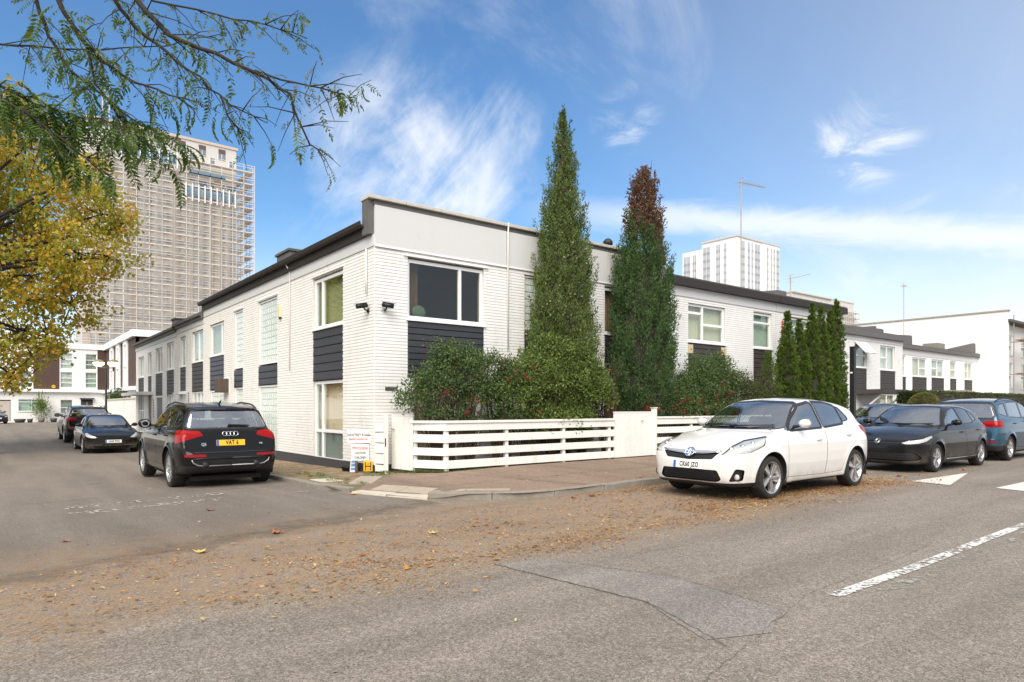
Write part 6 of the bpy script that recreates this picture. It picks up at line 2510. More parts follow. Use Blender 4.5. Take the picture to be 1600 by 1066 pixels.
def lamp_at(name, mat, x, z, r, depth, front=True, ring=None):
    """a round lamp set into the face"""
    def fn(car, root, body, made):
        s = -1 if front else 1
        p = at_surface(car, x, 0 if front else car.sp['L'], z, (0, s, 0))
        for sd in (1, -1):
            c = (x * sd, p[1] - s * depth, z)
            mb = MB(); mb.ball(c, (r, r * .5, r), 16, 10); o = mb.build(name, M[mat], root, local=True, smooth=True)
            if ring:
                mb = MB(); mb.tube([(c[0] + (r + .012) * math.cos(a), c[1] + s * .004, c[2] + (r + .012) * math.sin(a)) for a in np.linspace(0, 2 * PI, 21)], .007, 6, cap=False)
                mb.build('lamp_ring', M[ring], o, local=True, smooth=True)
    return fn


def face_strip(name, mat, x0, x1, z0, z1, front=True, mirror=True, out=.004, n=8, par=None):
    """a raised strip lying on the front or rear face"""
    def fn(car, root, body, made):
        s = -1 if front else 1
        y0 = 0 if front else car.sp['L']
        for sd in ((1, -1) if mirror else (1,)):
            vs = []
            for i in range(n + 1):
                x = x0 + (x1 - x0) * i / n
                for z in (z0, z1):
                    p = at_surface(car, x, y0, z, (0, s, 0)); vs.append((x * sd, p[1] + s * out, z))
            f = [(2 * i, 2 * i + 2, 2 * i + 3, 2 * i + 1) for i in range(n)]
            mb = MB(); mb.add(vs, f); mb.build(name, M[mat], root, local=True)
    return fn
# ------------------------------------------------------------------ white hatchback
front_only = lambda c: c.y < 1.1
hatch = dict(
    L=4.22, W=.88, H=1.515, R=.320, Ra=.382, axles=(.86, 3.46), paint='car_white', rim=.232, tw=.215, res=.03, wi=.02,
    side=[(.20, .20), (.05, .27), (.0, .40), (-.005, .52), (.03, .64), (.12, .745), (.30, .835), (.60, .92), (.90, .985), (1.10, 1.01), (1.6, 1.03), (2.4, 1.055), (3.2, 1.10), (3.8, 1.11), (4.06, 1.07),
          (4.15, .97), (4.185, .84), (4.21, .70), (4.225, .56), (4.20, .40), (4.10, .27), (3.9, .21), (2, .19)],
    green=[(.86, .90, 1), (1.06, 1.02), (1.45, 1.245), (1.80, 1.425), (2.10, 1.495), (2.5, 1.515), (2.95, 1.50), (3.4, 1.455), (3.72, 1.40), (3.84, 1.355), (3.98, 1.18), (4.10, 1.02), (4.12, .90, 1)],
    plan=[(0, -.005), (.30, .005), (.52, .035), (.66, .09), (.76, .20), (.82, .36), (.86, .62), (.875, .95), (.88, 1.4), (.88, 2.6), (.878, 3.2), (.865, 3.6), (.835, 3.9), (.77, 4.08), (.62, 4.18), (.35, 4.22), (0, 4.225)],
    inset=[(.15, .10), (.24, .05), (.36, .025), (.5, .006), (.66, 0), (.80, .004), (.92, .03), (1.02, .07), (1.12, .13), (1.3, .25)],
    zb=.96, wb=.815, wr=.60, cab=(1.35, 3.9), bow=.32, bowr=.14, rcrown=.10, flare=.016, gty=2.4, gtaper=.07, k2=.11,
    cuts=[
        ('door_front', 'door', 90, [(1.30, .30), (2.42, .29), (2.445, .6), (2.455, 1.02), (2.385, 1.437), (1.97, 1.387), (1.59, 1.162), (1.49, 1.21), (1.39, 1.135), (1.19, .98), (1.28, .90)], {}),
        ('door_rear', 'door', 90, [(2.435, .29), (2.98, .31), (3.06, .52), (3.24, .69), (3.44, .78), (3.56, .98), (3.47, 1.185), (3.27, 1.345), (3.12, 1.387), (2.85, 1.437), (2.40, 1.437), (2.467, 1.02), (2.457, .6)], {}),
        ('windscreen', 'glass', 0, soft([(-.02, 1.03), (.66, 1.03), (.735, 1.05), (.585, 1.40), (.52, 1.43), (-.02, 1.455)], .03), dict(centre=True, ndot=.1, where=lambda c: .9 < c.y < 2.3, trim=.02, mat='car_glass')),
        ('rear_window', 'glass', 180, soft([(.02, 1.10), (-.60, 1.10), (-.50, 1.34), (.02, 1.36)], .03), dict(centre=True, ndot=.1, where=lambda c: c.y > 3.6, mat='car_glass_dark')),
        ('side_window', 'glass', 90, soft([(1.46, 1.015), (1.60, 1.15), (1.98, 1.375), (2.35, 1.425), (2.42, 1.045)], .025), dict({'in': 'door_front', 'trim': .038})),
        ('mirror_window', 'glass', 90, [(1.13, .978), (1.36, 1.115), (1.50, 1.20), (1.43, 1.008)], dict({'in': 'door_front', 'trim': .016, 'ndot': .62})),
        ('side_window', 'glass', 90, soft([(2.51, 1.05), (2.44, 1.43), (2.85, 1.425), (3.12, 1.375), (3.22, 1.12), (3.18, 1.095)], .025), dict({'in': 'door_rear', 'trim': .038})),
        ('quarter_window', 'glass', 90, soft([(3.265, 1.125), (3.175, 1.36), (3.26, 1.335), (3.46, 1.18), (3.44, 1.145)], .015), dict({'in': 'door_rear', 'trim': .018})),
        ('headlight', 'lamp', 40, soft([(.44, .665), (.60, .79), (.80, .872), (1.14, .93), (1.08, .79), (.86, .70)], .02), dict(where=front_only, bulbs=[(.585, .235, .735, .05), (.685, .37, .775, .045), (.74, .54, .82, .035)])),
        ('upper_grille', 'panel', 0, soft([(-.02, .578), (.40, .60), (.50, .70), (-.02, .668)], .015), dict(centre=True, mat='grille', off=.02, where=front_only)),
        ('grille_bar', 'panel', 0, [(-.02, .675), (.50, .705), (.54, .728), (.36, .722), (-.02, .718)], dict(centre=True, mat='chrome', off=-.006, where=front_only)),
        ('lower_grille', 'panel', 0, soft([(-.02, .275), (.47, .275), (.54, .31), (.48, .445), (-.02, .445)], .03), dict(centre=True, mat='grille', off=.03, where=front_only)),
        ('fog_recess', 'panel', 20, soft([(.625, .285), (.80, .30), (.83, .455), (.72, .475)], .03), dict(mat='grille', off=.035, where=front_only)),
        ('front_lip', 'panel', 30, [(-.3, .10), (1.2, .10), (1.2, .275), (.55, .262), (-.3, .250)], dict(mat='car_trim', off=.004, where=lambda c: c.y < .6, ndot=-.4)),
        ('tail_light', 'red', 150, soft([(1.60, .86), (1.55, 1.0), (1.22, 1.05), (1.18, .98), (1.32, .84)], .03), dict(where=lambda c: c.y > 3.6)),
    ],
    extra=[plate_on('CK60 JZO', True, 'plate_white', .505, tilt=6), mirror_at(1.62, 1.07, size=(.095, .07, .066)), handle_at([(2.20, .845), (3.22, .90)]),
           hexes(-.45, .45, .29, .435),
           on_face('grille_chrome', 'chrome', [(0, .668), (.25, .682), (.42, .70), (.50, .72)], True, .008, True, .004),
           rings([(0, 0, .080, .062), (0, .016, .054, .028), (0, -.004, .020, .052)], .695, 0, .0075, True, disc=(.076, .058)),
           wipers(1.0, 1.03, [[(-.62, 1.045), (-.2, 1.06), (.08, 1.065)], [(-.02, 1.045), (.3, 1.055), (.62, 1.065)]]),
           lamp_at('fog_lamp', 'lamp_shell', .70, .35, .045, .045, True, 'car_trim'),
           bar('aerial', 'car_trim', [(0, 3.3, 1.46), (0, 3.55, 1.62)], .005)])
HATCH = Car(hatch).build('parked_car', 'white five door hatchback parked on fallen leaves with its nose towards the gate', (2.0, -6.74, gzf(3, -6.7)), 180, 1.045)

# ------------------------------------------------------------------ dark hatchback
wedge_hatch = dict(
    L=4.28, W=.895, H=1.46, R=.312, Ra=.352, axles=(.86, 3.50), paint='car_graphite', rim=.205, tw=.205, res=.032, wi=.03, spokes=5, split=(-.16, .16), sw=(.018, .024),
    side=[(.16, .18), (.03, .25), (.0, .36), (-.01, .50), (.01, .61), (.08, .69), (.20, .755), (.50, .86), (.90, .95), (1.12, .98), (1.7, .985), (2.5, 1.0), (3.3, 1.03), (3.9, 1.05), (4.12, 1.02), (4.20, .93),
          (4.24, .82), (4.28, .66), (4.29, .50), (4.25, .33), (4.12, .23), (3.9, .2), (2, .18)],
    green=[(.92, .86, 1), (1.10, .985), (1.55, 1.23), (1.92, 1.395), (2.20, 1.445), (2.6, 1.46), (3.1, 1.445), (3.55, 1.395), (3.88, 1.33), (4.0, 1.20), (4.14, 1.0), (4.18, .86, 1)],
    plan=[(0, -.01), (.30, 0), (.55, .04), (.69, .11), (.79, .24), (.84, .42), (.875, .7), (.89, 1.0), (.895, 1.5), (.895, 2.7), (.89, 3.3), (.875, 3.7), (.84, 4.0), (.77, 4.17), (.60, 4.26), (.3, 4.29), (0, 4.29)],
    inset=[(.15, .09), (.24, .04), (.34, .02), (.48, .006), (.60, 0), (.74, .010), (.755, .022), (.88, .03), (.96, .06), (1.06, .12), (1.3, .25)],
    zb=.94, wb=.825, wr=.60, cab=(1.4, 3.9), bow=.34, bowr=.16, rcrown=.09, gty=2.5, gtaper=.09, k2=.10,
    cuts=[
        ('door_front', 'door', 90, [(1.34, .30), (2.46, .29), (2.49, .6), (2.49, 1.0), (2.42, 1.386), (2.01, 1.325), (1.61, 1.11), (1.49, 1.0), (1.30, .95), (1.32, .85)], {}),
        ('door_rear', 'door', 90, [(2.50, .29), (3.02, .31), (3.10, .52), (3.30, .69), (3.50, .78), (3.60, .96), (3.56, 1.14), (3.35, 1.286), (3.14, 1.34), (2.44, 1.39), (2.505, 1.0)], {}),
        ('windscreen', 'glass', 0, soft([(-.02, .995), (.66, .995), (.72, 1.01), (.53, 1.375), (.46, 1.392), (-.02, 1.41)], .03), dict(centre=True, ndot=.1, where=lambda c: .9 < c.y < 2.4, trim=.02)),
        ('rear_window', 'glass', 180, soft([(.02, 1.06), (-.62, 1.06), (-.52, 1.29), (.02, 1.31)], .03), dict(centre=True, ndot=.1, where=lambda c: c.y > 3.6, mat='car_glass_dark')),
        ('side_window', 'glass', 90, soft([(1.50, .99), (1.62, 1.10), (2.02, 1.315), (2.40, 1.375), (2.46, 1.015)], .02), dict({'in': 'door_front'})),
        ('side_window', 'glass', 90, soft([(2.55, 1.02), (2.49, 1.38), (2.9, 1.37), (3.14, 1.33), (3.27, 1.07), (3.24, 1.045)], .02), dict({'in': 'door_rear', 'mat': 'car_glass_dark'})),
        ('quarter_window', 'glass', 90, soft([(3.32, 1.07), (3.20, 1.31), (3.34, 1.275), (3.55, 1.13), (3.52, 1.09)], .015), dict({'in': 'door_rear', 'mat': 'car_glass_dark', 'trim': .018})),
        ('grille_bar', 'panel', 0, [(-.02, .628), (.44, .635), (.44, .672), (-.02, .668)], dict(centre=True, mat='grille', off=.012, where=front_only)),
        ('headlight', 'lamp', 40, soft([(.375, .645), (.52, .70), (.80, .735), (1.08, .80), (1.10, .76), (.93, .672), (.70, .625), (.44, .615)], .015), dict(where=front_only, bulbs=[(.58, .15, .665, .032), (.70, .26, .68, .036)])),
        ('lower_grille', 'panel', 0, soft([(-.02, .255), (.50, .255), (.74, .27), (.79, .33), (.70, .45), (-.02, .45)], .04), dict(centre=True, mat='grille', off=.025, where=front_only)),
        ('front_lip', 'panel', 30, [(-.3, .10), (1.2, .10), (1.2, .22), (.55, .205), (-.3, .20)], dict(mat='car_trim', off=.004, where=lambda c: c.y < .6, ndot=-.4)),
        ('sill_trim', 'panel', 90, [(1.24, .20), (3.10, .20), (3.10, .262), (1.24, .252)], dict(mat='car_trim', off=.0)),
        ('tail_light', 'red', 150, soft([(1.62, .82), (1.60, .95), (1.22, .98), (1.22, .87)], .03), dict(where=lambda c: c.y > 3.6)),
    ],
    extra=[mirror_at(1.68, 1.02, size=(.11, .075, .065)), handle_at([(2.26, .83), (3.30, .86)]),
           face_strip('intake_slat', 'car_trim', 0, .66, .295, .305, True), face_strip('intake_slat', 'car_trim', 0, .68, .345, .355, True), face_strip('intake_slat', 'car_trim', 0, .68, .395, .405, True),
           rings([(0, 0, .05, .05), (0, 0, .028, .028)], .67, 0, .005, True),
           wipers(1.0, 1.0, [[(-.62, 1.0), (.05, 1.015)], [(-.02, 1.0), (.62, 1.015)]]),
           bar('sill_strip', 'chrome', [(.898, 1.30, .275), (.905, 2.2, .272), (.898, 3.05, .282)], .007, True),
           bar('aerial', 'car_trim', [(0, 3.4, 1.41), (0, 3.52, 1.47)], .012)])
DARK = Car(wedge_hatch).build('parked_car', 'graphite black five door hatchback parked behind the white hatchback', (8.80, -6.62, gzf(9, -6.6)), 180, 1.02)

# ------------------------------------------------------------------ blue estate seen from behind
back_only = lambda c: c.y > 3.2
estate = dict(
    L=4.36, W=.90, H=1.60, R=.325, Ra=.37, axles=(.88, 3.55), paint='car_blue', rim=.22, tw=.21, res=.034, wi=.03,
    side=[(.16, .22), (.03, .30), (.0, .42), (-.01, .58), (.03, .72), (.12, .82), (.50, .98), (.95, 1.06), (1.6, 1.08), (2.6, 1.09), (3.4, 1.10), (4.0, 1.09), (4.22, 1.03), (4.27, .88), (4.31, .74), (4.34, .60),
          (4.36, .50), (4.33, .36), (4.18, .27), (3.9, .24), (2, .22)],
    green=[(.80, .94, 1), (1.0, 1.05), (1.45, 1.31), (1.85, 1.50), (2.2, 1.57), (2.7, 1.60), (3.3, 1.59), (3.8, 1.555), (4.08, 1.50), (4.14, 1.42), (4.24, 1.12), (4.28, .96, 1)],
    plan=[(0, -.01), (.30, 0), (.55, .05), (.70, .12), (.80, .26), (.86, .5), (.89, .9), (.90, 1.5), (.90, 2.8), (.895, 3.4), (.88, 3.8), (.85, 4.1), (.79, 4.25), (.62, 4.32), (.3, 4.36), (0, 4.36)],
    inset=[(.15, .09), (.26, .04), (.40, .015), (.55, .0), (.72, .002), (.80, .012), (.92, .02), (1.02, .045), (1.12, .1), (1.3, .22)],
    zb=1.02, wb=.83, wr=.64, cab=(1.3, 4.0), bow=.3, bowr=.10, rcrown=.07, gty=2.8, gtaper=.05, k2=.09,
    cuts=[
        ('door_front', 'door', 90, [(1.25, .34), (2.36, .33), (2.40, 1.05), (2.34, 1.53), (1.9, 1.47), (1.3, 1.17), (1.16, 1.04), (1.22, .95)], {}),
        ('door_rear', 'door', 90, [(2.40, .33), (3.04, .34), (3.12, .58), (3.32, .74), (3.46, .90), (3.46, 1.08), (3.40, 1.53), (2.36, 1.53), (2.42, 1.05)], {}),
        ('windscreen', 'glass', 0, soft([(-.02, 1.07), (.68, 1.07), (.54, 1.50), (-.02, 1.53)], .03), dict(centre=True, ndot=.1, where=lambda c: .8 < c.y < 2.4)),
        ('rear_window', 'glass', 180, soft([(.02, 1.10), (-.66, 1.10), (-.69, 1.16), (-.58, 1.45), (.02, 1.465)], .05), dict(centre=True, ndot=.1, where=back_only, mat='car_glass', trim=.05)),
        ('side_window', 'glass', 90, soft([(1.42, 1.08), (1.55, 1.20), (1.95, 1.43), (2.30, 1.49), (2.36, 1.10)], .02), dict({'in': 'door_front'})),
        ('side_window', 'glass', 90, soft([(2.47, 1.10), (2.42, 1.50), (3.10, 1.49), (3.30, 1.46), (3.36, 1.13)], .02), dict({'in': 'door_rear', 'mat': 'car_glass'})),
        ('quarter_window', 'glass', 90, soft([(3.50, 1.14), (3.45, 1.45), (3.80, 1.42), (3.98, 1.26), (3.95, 1.20)], .03), dict(mat='car_glass')),
        ('tail_light', 'red', 150, soft([(1.78, .87), (1.72, .99), (1.62, 1.02), (1.30, 1.035), (1.25, .91), (1.28, .865)], .02), dict(where=lambda c: c.y > 3.4)),
        ('plate_recess', 'panel', 180, soft([(.02, .60), (-.36, .60), (-.44, .80), (.02, .80)], .03), dict(centre=True, mat='paint', off=.02, where=back_only)),
        ('rear_lip', 'panel', 150, [(1.0, .1), (2.7, .1), (2.7, .42), (1.8, .40), (1.0, .40)], dict(mat='car_trim', off=.003, where=lambda c: c.y > 3.95, ndot=-.4)),
    ],
    extra=[mirror_at(1.55, 1.12), handle_at([(2.18, .93), (3.20, .95)]), rails(.62, [(1.95, 0), (2.05, .03), (2.2, .045), (2.9, .045), (3.6, .045), (3.78, .03), (3.9, 0)], .017),
           rear_wiper([(0.0, 1.10), (.10, 1.115), (.42, 1.12)]), face_strip('rear_reflector', 'lamp_red', .50, .77, .475, .515, False),
           on_face('bumper_strip', 'chrome', [(0, .565), (.4, .565), (.74, .56)], False, .006, True), plate_on('', False, 'plate_yellow', .70, band=False) if False else on_face('handle_strip', 'car_trim', [(0, .815), (.34, .815)], False, .014, True)])
BLUE = Car(estate).build('parked_car', 'blue grey estate car with roof rails at the right edge showing its tail', (18.4, -6.55, gzf(16, -6.5)), 0, 1.04)

# ------------------------------------------------------------------ large black off-roader seen from behind
offroad = dict(
    L=4.63, W=.94, H=1.655, R=.372, Ra=.43, axles=(.90, 3.71), paint='car_black', rim=.255, tw=.24, res=.034, wi=.02, spokes=10, sw=(.012, .018),
    side=[(.18, .26), (.04, .34), (.0, .50), (-.01, .66), (.02, .82), (.12, .92), (.5, 1.01), (1.0, 1.09), (1.7, 1.10), (2.6, 1.12), (3.5, 1.15), (4.1, 1.15), (4.42, 1.11), (4.48, .99), (4.52, .86), (4.56, .75),
          (4.62, .68), (4.635, .56), (4.60, .44), (4.46, .33), (4.1, .28), (2, .25)],
    green=[(.95, 1.0, 1), (1.15, 1.09), (1.55, 1.32), (1.95, 1.52), (2.3, 1.61), (2.75, 1.65), (3.3, 1.645), (3.8, 1.60), (4.12, 1.545), (4.17, 1.50), (4.36, 1.22), (4.46, 1.06), (4.47, .98, 1)],
    plan=[(0, -.01), (.35, 0), (.6, .05), (.74, .12), (.84, .27), (.90, .5), (.93, .9), (.94, 1.5), (.94, 3.0), (.94, 3.7), (.925, 4.1), (.89, 4.38), (.82, 4.53), (.62, 4.61), (.3, 4.635), (0, 4.635)],
    inset=[(.2, .10), (.3, .05), (.44, .02), (.6, .0), (.78, .0), (.90, .008), (.98, .022), (1.08, .05), (1.18, .11), (1.35, .24)],
    zb=1.06, wb=.86, wr=.66, cab=(1.5, 4.2), bow=.28, bowr=.10, rcrown=.07, gty=2.8, gtaper=.08, k2=.10, flare=.03,
    cuts=[
        ('door_front', 'door', 90, [(1.38, .42), (2.50, .41), (2.54, 1.10), (2.48, 1.58), (2.0, 1.50), (1.4, 1.19), (1.28, 1.06), (1.34, .95)], {}),
        ('door_rear', 'door', 90, [(2.55, .41), (3.18, .42), (3.28, .66), (3.48, .84), (3.62, 1.0), (3.62, 1.14), (3.50, 1.56), (2.50, 1.585), (2.56, 1.10)], {}),
        ('windscreen', 'glass', 0, soft([(-.02, 1.12), (.70, 1.12), (.56, 1.53), (-.02, 1.56)], .03), dict(centre=True, ndot=.1, where=lambda c: .9 < c.y < 2.5)),
        ('rear_window', 'glass', 180, soft([(.02, 1.165), (-.70, 1.165), (-.75, 1.20), (-.60, 1.47), (.02, 1.495)], .04), dict(centre=True, ndot=.1, where=back_only, mat='car_glass', trim=.03)),
        ('side_window', 'glass', 90, soft([(1.55, 1.115), (1.68, 1.22), (2.08, 1.455), (2.43, 1.53), (2.49, 1.135)], .02), dict({'in': 'door_front'})),
        ('side_window', 'glass', 90, soft([(2.60, 1.14), (2.55, 1.54), (3.2, 1.53), (3.42, 1.48), (3.50, 1.17)], .02), dict({'in': 'door_rear', 'mat': 'car_glass_dark'})),
        ('quarter_window', 'glass', 90, soft([(3.62, 1.18), (3.54, 1.47), (3.82, 1.44), (4.05, 1.28), (4.02, 1.22)], .03), dict(mat='car_glass_dark')),
        ('tail_light', 'red', 150, soft([(1.82, 1.02), (1.75, 1.095), (1.45, 1.12), (1.27, 1.105), (1.31, .865), (1.42, .885)], .015), dict(where=lambda c: c.y > 3.6)),
        ('rear_lip', 'panel', 150, [(1.0, .1), (2.9, .1), (2.9, .46), (1.0, .46)], dict(mat='car_trim', off=.003, where=lambda c: c.y > 4.2, ndot=-.4)),
        ('diffuser', 'panel', 180, soft([(.02, .46), (-.58, .46), (-.66, .50), (-.70, .58), (.02, .58)], .02), dict(centre=True, mat='grille', off=.02, where=back_only)),
    ],
    extra=[mirror_at(1.80, 1.17, size=(.13, .085, .10), reach=.20), handle_at([(2.32, .98), (3.40, 1.0)]),
           rails(.64, [(2.0, 0), (2.1, .03), (2.25, .045), (2.9, .045), (3.6, .045), (3.8, .03), (3.95, 0)], .018),
           rear_wiper([(.0, 1.18), (.02, 1.20), (-.38, 1.185)]),
           face_strip('rear_reflector', 'lamp_red', .46, .82, .625, .67, False), face_strip('bumper_edge', 'car_trim', 0, .66, .70, .712, False),
           on_face('diffuser_frame', 'grey_metal', [(0, .455), (.50, .455), (.60, .47), (.68, .52), (.70, .575)], False, .012, True), on_face('diffuser_frame', 'car_trim', [(0, .595), (.5, .595), (.69, .585)], False, .012, True),
           rings([(-.102, 0, .040, .040), (-.034, 0, .040, .040), (.034, 0, .040, .040), (.102, 0, .040, .040)], 1.045, 0, .0065, False),
           plate_on('VAT 6', False, 'plate_yellow', .875, tilt=-8, size=.11),
           word('Q5', .48, .85, .075, False), word('TFSI', -.56, .85, .04, False),
           lamp_at('exhaust_tip', 'grille', .46, .47, .06, .0, False, 'car_trim'),
           face_strip('roof_spoiler', 'car_black', 0, .56, 1.505, 1.53, False, True, .03),
           bar('roof_fin', 'car_black', [(0, 3.70, 1.625), (0, 3.80, 1.665), (0, 3.86, 1.70)], [.02, .014, .004])])
OFFR = Car(offroad).build('parked_car', 'black off-roader with a yellow number plate and red tail lamps beside the footpath', (-2.95, 4.62, gzf(-3, 2)), 90, 1.0)

# ------------------------------------------------------------------ low black saloon facing us
saloon = dict(
    L=4.69, W=.925, H=1.445, R=.335, Ra=.375, axles=(.84, 3.71), paint='car_black', rim=.235, tw=.22, res=.04, wi=.02,
    side=[(.18, .17), (.05, .24), (.0, .36), (-.005, .50), (.03, .60), (.14, .69), (.45, .80), (.9, .90), (1.2, .95), (1.8, .97), (2.7, .99), (3.5, 1.02), (4.2, 1.06), (4.55, 1.07), (4.66, 1.02), (4.68, .9),
          (4.69, .7), (4.68, .5), (4.6, .3), (4.3, .2), (2, .17)],
    green=[(.95, .85, 1), (1.15, .96), (1.6, 1.18), (2.0, 1.35), (2.35, 1.43), (2.7, 1.445), (3.1, 1.42), (3.6, 1.31), (4.1, 1.13), (4.45, 1.04), (4.5, .9, 1)],
    plan=[(0, -.01), (.3, .005), (.55, .05), (.72, .14), (.82, .28), (.88, .5), (.915, .9), (.925, 1.5), (.925, 3.2), (.91, 3.8), (.87, 4.3), (.78, 4.55), (.5, 4.67), (0, 4.69)],
    inset=[(.15, .09), (.24, .04), (.4, .01), (.6, 0), (.75, .008), (.88, .03), (.98, .07), (1.1, .14), (1.3, .25)],
    zb=.93, wb=.83, wr=.60, cab=(1.5, 3.8), bow=.32, bowr=.2, rcrown=.1, gty=2.5, gtaper=.1, k2=.12,
    cuts=[
        ('windscreen', 'glass', 0, soft([(-.02, .975), (.66, .975), (.73, .995), (.54, 1.35), (.46, 1.375), (-.02, 1.395)], .03), dict(centre=True, ndot=.1, where=lambda c: .9 < c.y < 2.6)),
        ('side_window', 'glass', 90, soft([(1.5, .98), (1.65, 1.08), (2.1, 1.30), (2.6, 1.36), (3.1, 1.32), (3.6, 1.14), (3.5, 1.05)], .03), dict(mat='car_glass_dark')),
        ('rear_window', 'glass', 180, soft([(.02, 1.10), (-.55, 1.10), (-.45, 1.35), (.02, 1.37)], .03), dict(centre=True, ndot=.1, where=lambda c: c.y > 3.0, mat='car_glass_dark')),
        ('headlight', 'lamp', 35, soft([(.46, .60), (.60, .68), (.95, .79), (1.02, .77), (.90, .63), (.62, .575)], .02), dict(where=front_only)),
        ('lower_grille', 'panel', 0, soft([(-.02, .245), (.62, .245), (.62, .285), (-.02, .285)], .02), dict(centre=True, mat='grille', off=.02, where=front_only)),
        ('tail_light', 'red', 150, soft([(1.8, .80), (1.75, .95), (1.4, .98), (1.4, .84)], .03), dict(where=lambda c: c.y > 3.8)),
    ],
    extra=[mirror_at(1.62, 1.0, size=(.11, .08, .065)), plate_on('LG69 FWU', True, 'plate_white', .455), wipers(1.0, .98, [[(-.6, .985), (.0, .99)], [(.02, .985), (.6, .99)]]),
           face_strip('bumper_line', 'chrome', .35, .78, .325, .335, True)])
SAL = Car(saloon).build('parked_car', 'low black saloon with a white front number plate facing us on the side road', (-2.98, 15.2, gzf(-3, 16)), -90, 1.0)

# ------------------------------------------------------------------ black suv beyond the saloon, and two cars by the far block
suv = dict(offroad)
suv.update(res=.05, H=1.655, extra=[mirror_at(1.80, 1.17, size=(.13, .085, .10), reach=.20), rails(.64, [(2.0, 0), (2.25, .045), (3.6, .045), (3.95, 0)], .018), plate_on('', False, 'plate_yellow', .875, band=False),
           rear_wiper([(.0, 1.18), (.02, 1.20), (.38, 1.185)]), face_strip('rear_reflector', 'lamp_red', .46, .82, .625, .67, False)])
SUV = Car(suv).build('parked_car', 'black sports utility car with a red tail lamp just beyond the low saloon', (-2.95, 27.4, gzf(-3, 24)), 90, 1.04)
far = dict(saloon)
far.update(res=.06, H=1.445, extra=[mirror_at(1.62, 1.0, size=(.11, .08, .065)), plate_on('', True, 'plate_white', .455, band=False)])
FAR1 = Car(far).build('parked_car', 'dark car parked in front of the white block by its front door', (.4, 60.5, 0), -108, 1.08)
far2 = dict(wedge_hatch)
far2.update(res=.06, paint='car_navy', extra=[mirror_at(1.68, 1.02), plate_on('', True, 'plate_white', .5, band=False)])
FAR2 = Car(far2).build('parked_car', 'dark blue hatchback parked at the beige garage door', (-6.0, 61.0, 0), -75, 1.0)
far3 = dict(wedge_hatch)
far3.update(res=.06, paint='car_black', extra=[mirror_at(1.68, 1.02)])
FAR3 = Car(far3).build('parked_car', 'black car whose roof shows behind the black street post', (15.4, -3.0, gzf(12, -3) + .1), 180, 1.0)
# ================================================================== trees and shrubs
R2 = np.random.default_rng(21)
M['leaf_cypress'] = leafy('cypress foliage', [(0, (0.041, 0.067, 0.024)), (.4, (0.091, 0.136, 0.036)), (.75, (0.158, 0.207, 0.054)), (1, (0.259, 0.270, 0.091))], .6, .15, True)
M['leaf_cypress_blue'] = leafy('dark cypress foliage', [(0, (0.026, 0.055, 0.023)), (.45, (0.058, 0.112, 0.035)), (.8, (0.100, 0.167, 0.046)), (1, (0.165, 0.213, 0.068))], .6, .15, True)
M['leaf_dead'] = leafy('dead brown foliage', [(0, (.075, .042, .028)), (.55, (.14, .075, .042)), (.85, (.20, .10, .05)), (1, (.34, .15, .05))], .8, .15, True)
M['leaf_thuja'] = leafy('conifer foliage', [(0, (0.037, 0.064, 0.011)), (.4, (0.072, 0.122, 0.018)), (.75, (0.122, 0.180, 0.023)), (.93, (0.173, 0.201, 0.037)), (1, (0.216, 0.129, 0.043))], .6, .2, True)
M['leaf_shrub'] = leafy('firethorn leaves', [(0, (0.031, 0.063, 0.023)), (.45, (0.070, 0.118, 0.035)), (.8, (0.129, 0.188, 0.055)), (1, (0.237, 0.257, 0.090))], .38, .15, True)
M['leaf_shrub_light'] = leafy('light shrub leaves', [(0, (0.055, 0.092, 0.022)), (.45, (0.119, 0.176, 0.039)), (.8, (0.203, 0.266, 0.065)), (1, (0.349, 0.369, 0.111))], .4, .25, True)
M['leaf_mixed'] = leafy('mixed hedge leaves', [(0, (0.024, 0.041, 0.014)), (.4, (0.054, 0.074, 0.024)), (.7, (0.090, 0.102, 0.036)), (.88, (0.156, 0.120, 0.048)), (1, (0.240, 0.120, 0.060))], .42, .2, True)
M['leaf_plane'] = leafy('autumn plane leaves', [(0, (0.162, 0.243, 0.041)), (.34, (0.297, 0.338, 0.047)), (.54, (0.513, 0.419, 0.047)), (.74, (0.648, 0.338, 0.047)), (.9, (0.567, 0.203, 0.041)), (1, (0.297, 0.121, 0.041))], .5, .50, True)
M['leaf_robinia'] = leafy('hanging green leaves', [(0, (0.049, 0.091, 0.020)), (.5, (0.105, 0.175, 0.034)), (.85, (0.182, 0.238, 0.042)), (1, (0.350, 0.294, 0.056))], .42, .40)
M['leaf_robinia_sparse'] = leafy('thin yellowing leaves', [(0, (.08, .09, .02)), (.5, (.13, .13, .03)), (1, (.24, .15, .04))], .5, .35)
M['leaf_hedge'] = leafy('clipped hedge leaves', [(0, (.02, .035, .01)), (.5, (.045, .065, .018)), (1, (.10, .11, .04))], .5, .15)
M['leaf_golden'] = leafy('golden ball leaves', [(0, (.07, .085, .02)), (.5, (.15, .15, .04)), (1, (.25, .22, .08))], .5, .2)
M['berry_red'] = paint('red berries', (.30, .014, .010), .35, var=.3, vs=20)
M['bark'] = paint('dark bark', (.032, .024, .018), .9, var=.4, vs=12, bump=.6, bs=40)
M['bark_pale'] = paint('mottled plane bark', (.15, .12, .08), .9, var=.4, vs=6, bump=.4, bs=25)
M['stem'] = paint('shrub stem', (.075, .052, .035), .9, var=.3, vs=14)


def unit(a):
    return a / np.maximum(np.linalg.norm(a, axis=1), 1e-9)[:, None]


